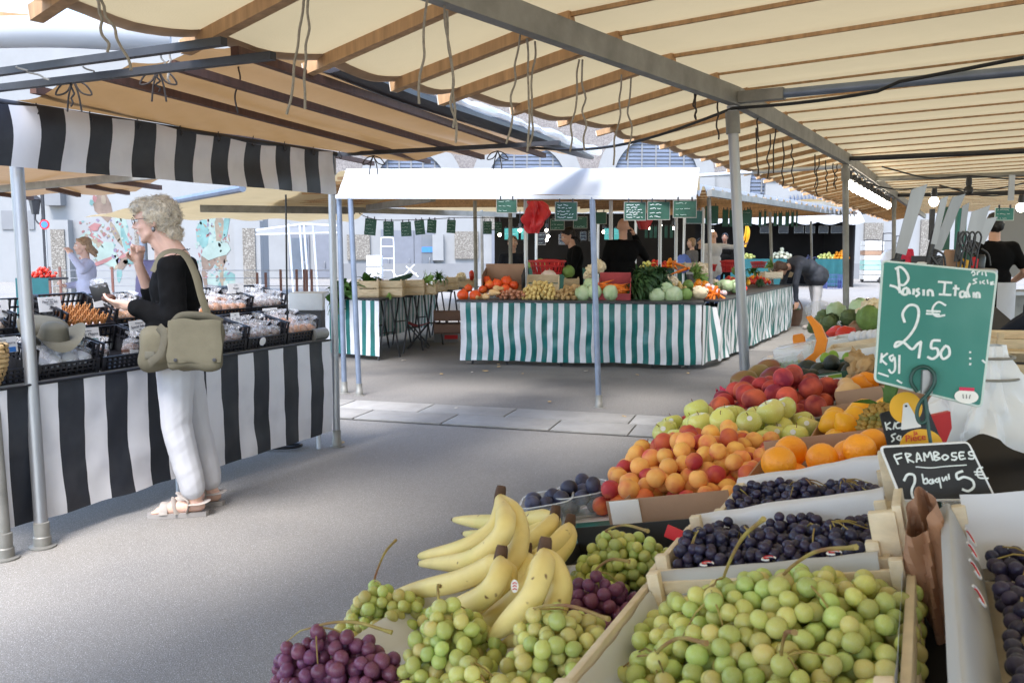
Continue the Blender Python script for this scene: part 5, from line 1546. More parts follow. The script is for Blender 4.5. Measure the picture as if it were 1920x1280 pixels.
wb = thing('white_cabinet', 'low white rounded cabinet standing behind the end of the striped counter', 'cabinet', (-3.3, 14.5, 0))
a, b = D(539, 583, 14.5), D(604, 549, 14.5)
mm = MB(); mm.box(((a.x + b.x) / 2, 14.8, (a.z + b.z) / 2), (b.x - a.x, .5, b.z - a.z), ch=.03); mm.build('body', MATS['plastic_white'], wb)
mm = MB(); mm.box(((a.x + b.x) / 2, 14.8, a.z / 2), (b.x - a.x - .1, .4, a.z - .004)); mm.build('base', MATS['steel_dark'], wb, smooth=False)
awn = thing('far_awning_frame', 'white folding awning frame before the hall behind the striped canopy pole', 'canopy', (D(560, 500, 24).x, 24, 0))
for px in (569, 577, 594, 548):
 p = D(px, 420, 24); MB().tube([(p.x, 24, 0), (p.x - .1, 24, p.z)], .03, 6).build('leg', MATS['alu_white'], awn)
mm = MB(); pts = [D(480, 432, 24), D(570, 420, 24), D(640, 424, 23.5)]
mm.tube(pts, .03, 6); mm.tube([D(480, 440, 24), D(640, 436, 24)], .025, 6); mm.build('top_bar', MATS['alu_white'], awn)
mm = MB(); mm.grid(lambda u, v: D(lerp(482, 640, u), lerp(428 - 10 * u, 438, v), 24 + .5 * v), 12, 3); mm.build('roof', MATS['canvas_white'], awn)
# ================================================================== the striped counter on the left and what lies on it
CZ = .77
ca, cb_ = G(0, 731, CZ), G(618, 638, CZ)
cdir = (cb_ - ca).normalized(); cdir.z = 0
cn = Vector((cdir.y, -cdir.x, 0))                      # towards the aisle
crz = math.atan2(cdir.y, cdir.x)
ca0 = Vector((ca.x, ca.y, 0))
def cs_(px, py=690, back=0.0):
 return (PL(px, py, ca0 - cn * back, cn) - ca0).dot(cdir)
def CP(s, back, z):
 p = ca0 + cdir * s - cn * back
 return Vector((p.x, p.y, z))
cnt = thing('striped_counter', 'long market counter with black and white striped oilcloth skirt', 'counter', CP(1.2, .3, 0))
xb = [-150, -95, -42, 11, 67, 107, 155, 196, 237, 275, 311, 348, 385, 413, 445, 474, 502, 530, 556, 579, 603, 619]
bounds = [cs_(x, 730 - .15 * x) for x in xb]
b0 = bounds[0]
skirt('striped_skirt', ['stripe_white', 'stripe_black'], cnt, CP(b0, 0, 0), CP(bounds[-1], 0, 0), .115, CZ - .004, 1, n_per=4, amp=.035, seed=31, rows=16, bounds=[x - b0 for x in bounds])
slab_top(cnt, [CP(b0, .0, 0), CP(bounds[-1] + .01, .0, 0), CP(bounds[-1] + .01, .85, 0), CP(b0, .85, 0)], CZ - .012, .018, 'plastic_black')
mm = MB(); mm.tube([CP(b0, -.006, CZ + .004), CP(bounds[-1], -.006, CZ + .004)], .006, 6); mm.build('edge_trim', MATS['plastic_black'], cnt)
# the end of the skirt
mm = MB(); e = CP(bounds[-1], 0, 0)
mm.grid(lambda u, v: e - cn * (.25 * u) + cdir * (.012 * math.sin(u * 9)) + Vector((0, 0, CZ - .01 - .64 * v)), 10, 8, mi=lambda i, j: 0 if i < 5 else 1)
mm.build('skirt_end', [MATS['stripe_white'], MATS['stripe_black']], cnt)
for px in (345, 610):
 s = cs_(px, 800); mm = MB(); p = CP(s, .06, 0)
 mm.tube([p, p + Vector((0, 0, CZ))], .016, 8); mm.tube([CP(s, .7, 0), CP(s, .7, CZ)], .016, 8); mm.build('leg', MATS['alu_white'], cnt)
mm = MB(); p = G(527, 841); mm.tube(spline([p + Vector((-.12, .05, .02)), p + Vector((-.1, -.06, .02)), p + Vector((.1, -.04, .02)), p + Vector((.12, .06, .02)), p + Vector((-.12, .05, .02))], 4), .012, 6); mm.build('foot_loop', MATS['plastic_black'], cnt)
# shelf plank behind, carrying the back row
SHZ, SHB = .935, .40
mm = MB(); mm.beam(CP(b0, SHB - .02, SHZ - .015), CP(bounds[-1] - .25, SHB - .02, SHZ - .015), .03, .025); mm.beam(CP(b0, SHB + .30, SHZ + .03), CP(bounds[-1] - .25, SHB + .30, SHZ + .03), .03, .025); mm.build('shelf_batten', MATS['wood_crate'], cnt, smooth=False)
for s in (.2, 1.1, 2.0, bounds[-1] - .3):
 mm = MB(); mm.tube([CP(s, SHB, CZ), CP(s, SHB, SHZ - .03)], .012, 6); mm.tube([CP(s, SHB + .3, CZ), CP(s, SHB + .3, SHZ + .015)], .012, 6); mm.build('shelf_bracket', MATS['steel'], cnt)
mm = MB(); p0 = CP(bounds[-1] - .28, .04, CZ + .05); mm.tube([p0 + cdir * .13, p0 + cdir * .27], .042, 14); tag(mm.build('rolled_mat', MATS['steel_dull']), 'rolled grey cover lying at the far end of the striped counter', 'roll')
# ---- bags of sweets in crates: film, filling and label are parts
def bag_mesh(seed, w=.05, h=.085):
 mm = MB()
 def fn(u, v):
  a = 2 * PI * u
  r = (.5 + .5 * math.sin(PI * min(1, v / .62 * .5 + .25))) if v < .62 else lerp(1, .30, min(1, (v - .62) / .16)) + (.55 * max(0, v - .80) / .2)
  r *= 1 + .18 * noise.noise(Vector((math.cos(a) * 3, math.sin(a) * 3, v * 7 + seed)))
  return Vector((w * r * math.cos(a), w * .8 * r * math.sin(a), h * 1.5 * v))
 mm.grid(fn, 18, 14)
 return mm.mesh('film', MATS['cellophane'], ang=25)
bagm = [bag_mesh(k) for k in range(3)]
def fill_mesh(mt, seed): return MB().ico((0, 0, .032), (.050, .041, .040), 2, jit=.3, jsc=4, seed=seed).mesh('filling', MATS[mt], ang=50)
mat('choc', (.10, .045, .03), .6, .3, 30); mat('biscuit', (.48, .22, .08), .7, .3, 30); mat('sugar_white', (.72, .72, .76), .6, .05, 20); mat('caramel', (.42, .17, .06), .5, .3, 30); mat('jelly', (.62, .45, .30), .5, .2, 25)
fills = {k: fill_mesh(k, i) for i, k in enumerate(('choc', 'biscuit', 'sugar_white', 'caramel', 'jelly'))}
def bag(M, kind, label, group, idx=0, lab=False):
 t = bpy.data.objects.new('sweet_bag', None); COL.objects.link(t); t.matrix_basis = M; t.empty_display_size = .05
 tag(t, label, 'bag', group)
 for nm, me in (('filling', fills[kind]), ('film', bagm[idx % 3])):
  o = bpy.data.objects.new(nm, me); COL.objects.link(o); o.parent = t
 if lab:
  o = MB().box((0, -.040, .03), (.045, .002, .022)).build('label_strip', MATS['card'], smooth=False); o.parent = t
 return t
q = random.Random(4)
def counter_crate(px0, px1, row, label, kind, baglabel, nbx=4, nby=2, lab=False, py=None, tilt=.22, fillz=.02):
 back = .19 if row == 0 else SHB + .14
 z = CZ + .008 if row == 0 else SHZ + .004
 s0, s1 = cs_(px0, py or 690, back - .16), cs_(px1, py or 690, back - .16)
 w = s1 - s0 - .012; l = .30
 M = Matrix.Translation(CP((s0 + s1) / 2, back, z + .03)) @ Matrix.Rotation(crz, 4, 'Z') @ Matrix.Rotation(tilt, 4, 'X')
 M = M @ Matrix.Translation((0, 0, .005))
 plastic_crate('black_crate', label, M, w, l, .15, hfront=.075, nx=max(6, int(w / .032)))
 if kind:
  for i in range(nbx):
   for j in range(nby):
    x = -w / 2 + .055 + (w - .11) * (i + .5 * (nbx == 1)) / max(1, nbx - 1) + q.uniform(-.008, .008)
    y = -l / 2 + .06 + (l - .14) * j / max(1, nby - 1) if nby > 1 else -.05
    bag(M @ Matrix.Translation((x, y, .010 + fillz)) @ Matrix.Rotation(q.uniform(-.5, .5), 4, 'Z') @ Matrix.Rotation(q.uniform(-.2, .2), 4, 'X') @ Matrix.Scale(q.uniform(.9, 1.1), 4), kind, baglabel, baglabel, q.randrange(3), lab)
 return M, w
counter_crate(-75, 66, 0, 'black crate at the left edge of the picture on the striped counter', None, '')
counter_crate(68, 190, 0, 'black crate of white sugar bags under the khaki hat', 'sugar_white', 'clear bag of white sweets in the crate under the khaki hat', 4, 3)
counter_crate(192, 288, 0, 'black crate of brown labelled bags on the front of the counter', 'choc', 'labelled clear bag of brown sweets left of the white trousered woman', 2, 1, True)
counter_crate(289, 396, 0, 'black crate hidden behind the white trousered woman', 'choc', 'clear bag in the crate behind the woman', 2, 1)
counter_crate(397, 466, 0, 'black crate just right of the khaki shoulder bag', 'choc', 'clear bag of dark sweets just right of the khaki shoulder bag', 3, 2)
counter_crate(467, 540, 0, 'black crate with a round white label, second from the far end of the counter', 'choc', 'clear bag of dark sweets in the crate with the round label', 4, 2)
counter_crate(541, 600, 0, 'last black crate at the far end of the counter front', 'caramel', 'clear bag of brown sweets in the last crate of the counter', 4, 2)
counter_crate(-60, 22, 1, 'back row crate at the left edge of the picture', 'jelly', 'clear bag of pale sweets at the left edge of the counter', 4, 2, py=560)
counter_crate(23, 117, 1, 'back row crate behind the khaki hat', None, '', py=560)
Mst, wst = counter_crate(118, 216, 1, 'back row crate of brown biscuit sticks in pots', None, '', py=560, tilt=.35)
counter_crate(217, 300, 1, 'back row crate of bags beside the woman in black', 'biscuit', 'clear bag of biscuits just left of the woman in black', 4, 2, py=560)
counter_crate(385, 471, 1, 'back row crate just right of the woman in black', 'caramel', 'clear bag of brown sweets in the back row right of the woman', 5, 2, py=560)
counter_crate(472, 538, 1, 'last back row crate at the far end of the counter', 'choc', 'clear bag in the last crate of the back row', 5, 2, py=560)
# pots of biscuit sticks
pot_me = MB().lathe([(.016, 0), (.021, .035), (.021, .037), (.004, .037)], 12).mesh('pot', MATS['sugar_white'])
band_me = MB().lathe([(.0212, .016), (.0222, .032)], 12).mesh('band', MATS['print_red'])
mm = MB()
for k in range(9):
 a = 2 * PI * k / 9; mm.tube([(.007 * math.cos(a), .007 * math.sin(a), .02), (.018 * math.cos(a), .018 * math.sin(a), .075 + .012 * (k % 3))], .0042, 6)
stick_me = mm.mesh('stick_bundle', MATS['biscuit'])
for j in range(3):
 for i in range(6):
  M = Mst @ Matrix.Translation((-wst / 2 + .05 + (wst - .10) * i / 5, -.10 + .075 * j, .022))
  t = bpy.data.objects.new('biscuit_pot', None); COL.objects.link(t); t.matrix_basis = M; t.empty_display_size = .03
  tag(t, 'small white pot with a red band and brown biscuit sticks in the back row crate', 'pot', 'pots of biscuit sticks')
  for nm, me in (('pot', pot_me), ('red_band', band_me), ('stick_bundle', stick_me)):
   o = bpy.data.objects.new(nm, me); COL.objects.link(o); o.parent = t
# round label on a crate
s = cs_(497, 640); mm = MB(); mm.lathe([(.028, 0), (.028, .002)], 20, Matrix.Translation(CP(s, .020, CZ + .055)) @ Matrix.Rotation(crz, 4, 'Z') @ Matrix.Rotation(PI / 2 + .25, 4, 'X')); tag(mm.build('round_label', MATS['card']), 'round white label on the front of a black crate at the counter', 'label')
# ---- printed cards
def text_mesh(txt, size, mt):
 cu = bpy.data.curves.new('writing', 'FONT'); cu.body = txt; cu.size = size; cu.align_x = 'CENTER'; cu.extrude = 0.0004; cu.resolution_u = 3
 me = bake(bpy.data.objects.new('writing', cu)); bpy.data.curves.remove(cu)
 me.materials.clear(); me.materials.append(MATS[mt])
 return me
def card(px0, py0, px1, py1, back, label, lines, roll=0.0, lean=.12, pic=None, big=1):
 pl = ca0 - cn * back
 a, b, c_ = PL(px0, py1, pl, cn), PL(px1, py1, pl, cn), PL(px0, py0, pl, cn)
 w = (b - a).length; h = (c_ - a).length
 M = Matrix.Translation((a + b) / 2 + Vector((0, 0, h / 2))) @ Matrix.Rotation(crz, 4, 'Z') @ Matrix.Rotation(-lean, 4, 'X') @ Matrix.Rotation(roll, 4, 'Y')
 t = bpy.data.objects.new('price_card', None); COL.objects.link(t); t.matrix_basis = M; t.empty_display_size = .05
 tag(t, label, 'card')
 o = MB().box((0, 0, 0), (w, .002, h)).build('sheet', MATS['card'], smooth=False); o.parent = t
 n = len(lines);
 for k, ln in enumerate(lines):
  sz = h * (.24 if k == big else .115)
  me = text_mesh(ln, sz, 'ink')
  wd = max((v.co.x for v in me.vertices), default=.01) - min((v.co.x for v in me.vertices), default=0)
  f = min(1, .86 * w / max(wd, 1e-4))
  o = bpy.data.objects.new('writing', me); COL.objects.link(o); o.parent = t
  o.matrix_basis = Matrix.Translation((0, -.0022, h * (.32 - .62 * k / max(1, n - 1)) - sz * .3)) @ Matrix.Rotation(PI / 2, 4, 'X') @ Matrix.Scale(f, 4)
 if pic:
  o = MB().box((0, -.002, -h * .32), (w * .85, .002, h * .32)).build('picture', MATS[pic], smooth=False); o.parent = t
 o = MB().box((0, .006, -h / 2 + .0), (.012, .008, .03)).build('clip', MATS['plastic_black'], smooth=False); o.parent = t
card(73, 556, 115, 584, .46, 'white card reading Fleur de Sel clipped in the back row', ['de Guerande', 'Fleur de Sel', 'en Caramel', '5,90', '10,50'])
card(-30, 562, 17, 595, .44, 'white card reading Sel at the left edge of the picture', ['Caramel', 'au Sel', 'nature', '5,50'])
card(175, 546, 213, 575, .46, "white card reading A l'Italienne left of the woman's packet", ['Melange d epices', "a l'Italienne", '3,00', '5,50'], roll=-.03)
card(146, 614, 187, 645, .16, "white card reading Plante d'Egypte with a green picture", ['les plantes', "Plante d'Egypte", '3,50', ''], pic='stripe_green')
card(244, 599, 281, 630, .16, 'white card reading Special Salades clipped in front of the woman', ['Melange pour', 'Special Salades', '3,00', '5,50'], roll=-.06)
card(-25, 632, 33, 662, .10, 'white card with a blue picture behind the straw basket', ['Les caramels', 'Caramels au beurre', 'sale', ''], pic='blue_sign')
card(428, 531, 457, 550, .50, 'white card in the back row right of the woman', ['Specialites', 'Nougats', '4,00'])
card(494, 577, 521, 601, .30, 'white card leaning between the rows near the far end of the counter', ['Specialites', 'Chocolat', '4,50', ''])
card(434, 586, 450, 609, .22, 'white card half hidden by the khaki bag', ['Noir', 'Mendiants', '4,50'])
# ---- khaki hats and straw basket
hat = thing('sun_hat', 'khaki cloth sun hat with a wide curled brim lying on the counter crates', 'hat', CP(cs_(95, 640), .2, .95))
hc = PL(100, 634, CP(0, .12, 0), cn)
mm = MB()
def brim(u, v):
 a = 2 * PI * u; r = lerp(.070, .138, v)
 z = .055 * v * v * math.cos(a * 2 + .4) + .02 * v
 return hc + Matrix.Rotation(crz, 3, 'Z') @ Matrix.Rotation(.25, 3, 'X') @ Vector((r * math.cos(a) * 1.1, r * .9 * math.sin(a), z))
mm.grid(brim, 40, 8); mm.build('brim', MATS['hat_cloth'], hat)
mm = MB()
def crown(u, v):
 a = 2 * PI * u; r = .072 * (1 - .25 * v) * (math.sqrt(max(0, 1 - max(0, v - .7) ** 2 / .09)) if v > .7 else 1)
 return hc + Matrix.Rotation(crz, 3, 'Z') @ Matrix.Rotation(.25, 3, 'X') @ Vector((r * math.cos(a) * 1.1, r * .95 * math.sin(a), .085 * v))
mm.grid(crown, 32, 10); mm.build('crown', MATS['hat_cloth'], hat)
hat2 = thing('sun_hat', 'second khaki sun hat standing upright behind the first', 'hat', CP(cs_(80, 620), .35, .98))
hc2 = PL(78, 622, CP(0, .22, 0), cn)
def brim2(u, v):
 a = 2 * PI * u; r = lerp(.02, .125, v)
 return hc2 + Matrix.Rotation(crz, 3, 'Z') @ Matrix.Rotation(1.05, 3, 'X') @ Vector((r * math.cos(a) * 1.15, r * .9 * math.sin(a), .03 * v * math.cos(2 * a) + .05 * (1 - v)))
mm = MB(); mm.grid(brim2, 36, 8); mm.build('brim', MATS['hat_cloth'], hat2)
bs = thing('straw_basket', 'round coiled straw basket at the left edge of the striped counter', 'basket', CP(cs_(-8, 700), .10, CZ))
bc = CP(cs_(-12, 690), .10, CZ + .01)
for k in range(9):
 z = .012 + k * .022; r = .075 + .022 * math.sin(k / 9 * PI * .9) + .003 * k
 mm = MB(); mm.tube([bc + Vector((r * math.cos(2 * PI * i / 24) * (1 + .02 * math.sin(i * 3 + k)), r * math.sin(2 * PI * i / 24), z + .003 * math.sin(i * 2 + k))) for i in range(25)], .0125, 7, cap=False); mm.build('coil', MATS['straw'], bs)
mm = MB(); mm.lathe([(.01, 0), (.075, .004)], 20, Matrix.Translation(bc)); mm.build('bottom', MATS['straw'], bs)
# blurred fruit display seen past the left pole
fd = thing('left_fruit_table', 'distant table of red fruit with teal cloth seen past the left pole', 'table', (D(70, 530, 18).x, 18, 0))
a, b = D(30, 530, 18), D(92, 530, 18)
MB().box(((a.x + b.x) / 2, 18.4, .80), (b.x - a.x, .8, .04)).build('table_top', MATS['steel_dark'], fd, smooth=False)
mm = MB(); mm.grid(lambda u, v: Vector((lerp(a.x, b.x, u), 17.98, .80 * (1 - v) + .03)), 8, 3); mm.build('skirt', MATS['teal_cloth'], fd)
heap('tomato', 'tomato', 'red fruit on the distant table past the left pole', 'fruit', 'red fruit on the distant table past the left pole', 50, Vector(((a.x + b.x) / 2, 18.4, 0)), .32, .34, .82, .075, 410, mound=.8)
pv = thing('plastic_side_sheet', 'clear plastic side sheet hanging at the left edge of the picture', 'sheet', CP(-.2, .9, 0))
mm = MB(); mm.grid(lambda u, v: CP(lerp(-1.2, -.02, u), .95 + .03 * math.sin(u * 14), lerp(1.95, .9, v)), 18, 6); mm.build('sheet', MATS['film'], pv)
# ================================================================== people: each body is one continuous remeshed surface
mat('skin', (.62, .36, .26), .5, .08, 14, sss=.15, spec=.35)
mat('skin_pale', (.66, .42, .33), .5, .08, 14, sss=.15, spec=.35)
mat('skin_dark', (.30, .15, .10), .5, .1, 14, sss=.1)
mat('hair_grey', (.62, .54, .42), .6, .25, 40, bump=1.0, bsc=70, col2=(.42, .38, .33), c2lo=.45, c2hi=.65, c2sc=22)
mat('hair_brown', (.10, .055, .035), .5, .3, 40, bump=.8, bsc=60)
mat('hair_fair', (.30, .19, .11), .5, .3, 40, bump=.8, bsc=60)
mat('hair_black', (.012, .010, .010), .45, .3, 40, bump=.8, bsc=60)
mat('cloth_black', (.0045, .0045, .005), .9, .25, 20, bump=.3, bsc=180, spec=.12)
mat('cloth_white', (.54, .54, .57), .75, .05, 7, bump=.2, bsc=120)
mat('cloth_white_soft', (.50, .50, .53), .75, .05, 7)
mat('cloth_lavender', (.46, .46, .58), .8, .08, 8)
mat('cloth_purple', (.15, .13, .22), .8, .1, 8)
mat('cloth_navy', (.014, .017, .028), .8, .2, 8, spec=.2)
mat('cloth_slate', (.030, .036, .052), .6, .3, 8, bump=.3, bsc=60)
mat('cloth_grey', (.13, .125, .13), .8, .15, 8)
mat('cloth_blue', (.10, .16, .45), .8, .1, 8)
mat('cloth_red', (.60, .03, .06), .8, .1, 8)
mat('cloth_pink', (.65, .05, .12), .8, .1, 8)
mat('khaki', (.135, .120, .080), .85, .12, 10, bump=.25, bsc=260)
mat('khaki_dark', (.09, .08, .055), .85, .12, 10)
mat('sandal', (.40, .36, .33), .6, .08, 14)
mat('sole', (.30, .28, .27), .8)
mat('lip', (.45, .12, .10), .5)
mat('eye_white', (.75, .73, .70), .3); mat('eye_dark', (.03, .02, .015), .2)
def caps(mm, p0, r0, p1, r1, seg=12):
 p0, p1 = Vector(p0), Vector(p1)
 d = (p1 - p0); L = d.length
 if L < 1e-6: return
 d.normalize()
 pts, rs = [], []
 for k in range(1, 5):
  a = PI / 2 * k / 4 - PI / 2
  pts.append(p0 + d * (r0 * math.sin(a))); rs.append(max(.0008, r0 * math.cos(a)))
 for k in range(1, 4): pts.append(p0.lerp(p1, k / 4)); rs.append(lerp(r0, r1, k / 4))
 for k in range(0, 4):
  a = PI / 2 * k / 4
  pts.append(p1 + d * (r1 * math.sin(a))); rs.append(max(.0008, r1 * math.cos(a)))
 mm.tube(pts, rs, seg)
def displace(me, fn):
 n = len(me.vertices); co = [0.0] * (3 * n); no = [0.0] * (3 * n)
 me.vertices.foreach_get('co', co); me.vertices.foreach_get('normal', no)
 for i in range(n):
  k = fn(Vector(co[3 * i:3 * i + 3]))
  for a in range(3): co[3 * i + a] += no[3 * i + a] * k
 me.vertices.foreach_set('co', co); me.update()
def blob(shapes, voxel, name, mt, parent, it=4, disp=0.0, dsc=30.0, fac=.5):
 mm = MB()
 for s in shapes:
  if s[0] == 'c': caps(mm, *s[1:])
  else:
   M = s[3].to_matrix().to_4x4() if len(s) > 3 and s[3] else None
   mm.ico(s[1], s[2], 3, M)
 me = mm.mesh(name, MATS[mt])
 o = bpy.data.objects.new(name, me)
 r = o.modifiers.new('r', 'REMESH'); r.mode = 'VOXEL'; r.voxel_size = voxel; r.use_smooth_shade = True
 if it:
  s_ = o.modifiers.new('s', 'SMOOTH'); s_.factor = fac; s_.iterations = it
 me2 = bake(o); bpy.data.meshes.remove(me)
 if disp: displace(me2, lambda c: disp * (noise.noise(c * dsc) + .6 * noise.noise(c * dsc * 2.3)))
 me2.polygons.foreach_set('use_smooth', [True] * len(me2.polygons))
 if not me2.materials: me2.materials.append(MATS[mt])
 o = bpy.data.objects.new(name, me2); COL.objects.link(o); o.parent = parent
 return o
def sub(mm, name, mt, parent, smooth=True):
 o = mm.build(name, MATS[mt], smooth=smooth); o.parent = parent
 return o
def hand(wr, d, n, curl=.5, thumb=1, sc=1.0, curls=None):
 """palm, four fingers with two bends and a thumb; d points to the fingertips, n out of the palm"""
 wr, d, n = Vector(wr), Vector(d).normalized(), Vector(n)
 n = (n - d * n.dot(d)).normalized(); sd_ = d.cross(n)
 S = []
 S.append(('c', wr, .024 * sc, wr + d * .04 * sc, .027 * sc))
 for i in range(4):
  S.append(('c', wr + d * .02 * sc + sd_ * (i - 1.5) * .010 * sc, .014 * sc, wr + d * .082 * sc + sd_ * (i - 1.5) * .0195 * sc, .0115 * sc))
 for i, (ln) in enumerate((.068, .080, .076, .058)):
  c = (curls[i] if curls else curl)
  b = wr + d * .085 * sc + sd_ * (i - 1.5) * .0200 * sc
  d1 = (d * math.cos(c * .7) + n * math.sin(c * .7)).normalized()
  d2 = (d * math.cos(c * 1.7) + n * math.sin(c * 1.7)).normalized()
  d3 = (d * math.cos(c * 2.5) + n * math.sin(c * 2.5)).normalized()
  m1 = b + d1 * ln * .5 * sc; m2 = m1 + d2 * ln * .32 * sc; m3 = m2 + d3 * ln * .25 * sc
  S += [('c', b, .0098 * sc, m1, .0090 * sc), ('c', m1, .0090 * sc, m2, .0082 * sc), ('c', m2, .0082 * sc, m3, .0072 * sc)]
 tb = wr + d * .028 * sc + sd_ * thumb * .026 * sc
 t1 = tb + (d * .6 + sd_ * thumb * .7 + n * .25).normalized() * .040 * sc
 t2 = t1 + (d * .75 + sd_ * thumb * .1 + n * (.35 + .4 * curl)).normalized() * .030 * sc
 t3 = t2 + (d * .7 - sd_ * thumb * .15 + n * (.4 + .5 * curl)).normalized() * .022 * sc
 S += [('c', tb, .015 * sc, t1, .0115 * sc), ('c', t1, .0112 * sc, t2, .0100 * sc), ('c', t2, .0098 * sc, t3, .0080 * sc)]
 return S
def head_shapes(c, tilt, s=1.0):
 """skull, brow, cheeks, nose, jaw and ears; forward is +x before the tilt"""
 T = Matrix.Translation(c) @ tilt
 P = lambda x, y, z: T @ Vector((x * s, y * s, z * s))
 e = tilt.to_euler()
 return [('e', P(-.008, 0, .028), (.094 * s, .074 * s, .090 * s), e), ('e', P(.028, 0, -.028), (.062 * s, .058 * s, .082 * s), e),
   ('c', P(.060, 0, -.085), .020 * s, P(.066, 0, -.092), .017 * s), ('c', P(.03, .045, -.06), .018 * s, P(.062, .012, -.086), .018 * s), ('c', P(.03, -.045, -.06), .018 * s, P(.062, -.012, -.086), .018 * s),
   ('c', P(.088, 0, .022), .0085 * s, P(.106, 0, -.018), .0115 * s), ('c', P(.096, .009, -.022), .0075 * s, P(.096, -.009, -.022), .0075 * s),
   ('c', P(.080, .035, .030), .011 * s, P(.084, -.035, .030), .011 * s), ('e', P(.062, .036, -.022), (.022 * s, .022 * s, .022 * s), e), ('e', P(.062, -.036, -.022), (.022 * s, .022 * s, .022 * s), e),
   ('c', P(.082, .016, -.050), .0085 * s, P(.086, 0, -.049), .0095 * s), ('c', P(.082, -.016, -.050), .0085 * s, P(.086, 0, -.049), .0095 * s),
   ('e', P(-.010, .077, -.004), (.019 * s, .009 * s, .030 * s), e), ('e', P(-.010, -.077, -.004), (.019 * s, .009 * s, .030 * s), e)], T
def face_parts(t, T, s=1.0, eyes=True):
 P = lambda x, y, z: T @ Vector((x * s, y * s, z * s))
 if eyes:
  for y in (-.030, .030):
   o = sub(MB().ico(P(.079, y, .014), .0115 * s, 2), 'eye', 'eye_white', t)
   sub(MB().ico(P(.0875, y * .98, .013), .0055 * s, 2), 'iris', 'eye_dark', o)
   sub(MB().tube([P(.086, y - .02, .036), P(.094, y, .041), P(.086, y + .02, .036)], .004 * s, 5), 'eyebrow', 'hair_brown', t)
 sub(MB().tube([P(.083, -.020, -.050), P(.0925, -.006, -.047), P(.0935, 0, -.049), P(.0925, .006, -.047), P(.083, .020, -.050)], .0042 * s, 6), 'mouth', 'lip', t)
BASE = dict(pel=(0, 0, .95), bel=(.01, 0, 1.08), che=(0, 0, 1.27), nek=(0, 0, 1.42), hed=(.03, 0, 1.605),
   shL=(0, .170, 1.385), elL=(-.01, .215, 1.10), wrL=(.06, .21, .86), shR=(0, -.170, 1.385), elR=(-.01, -.215, 1.10), wrR=(.06, -.21, .86),
   hiL=(0, .085, .92), knL=(.02, .09, .50), anL=(-.02, .095, .085), toL=(.13, .105, .035), hiR=(0, -.085, .92), knR=(.02, -.09, .50), anR=(-.02, -.095, .085), toR=(.13, -.105, .035))
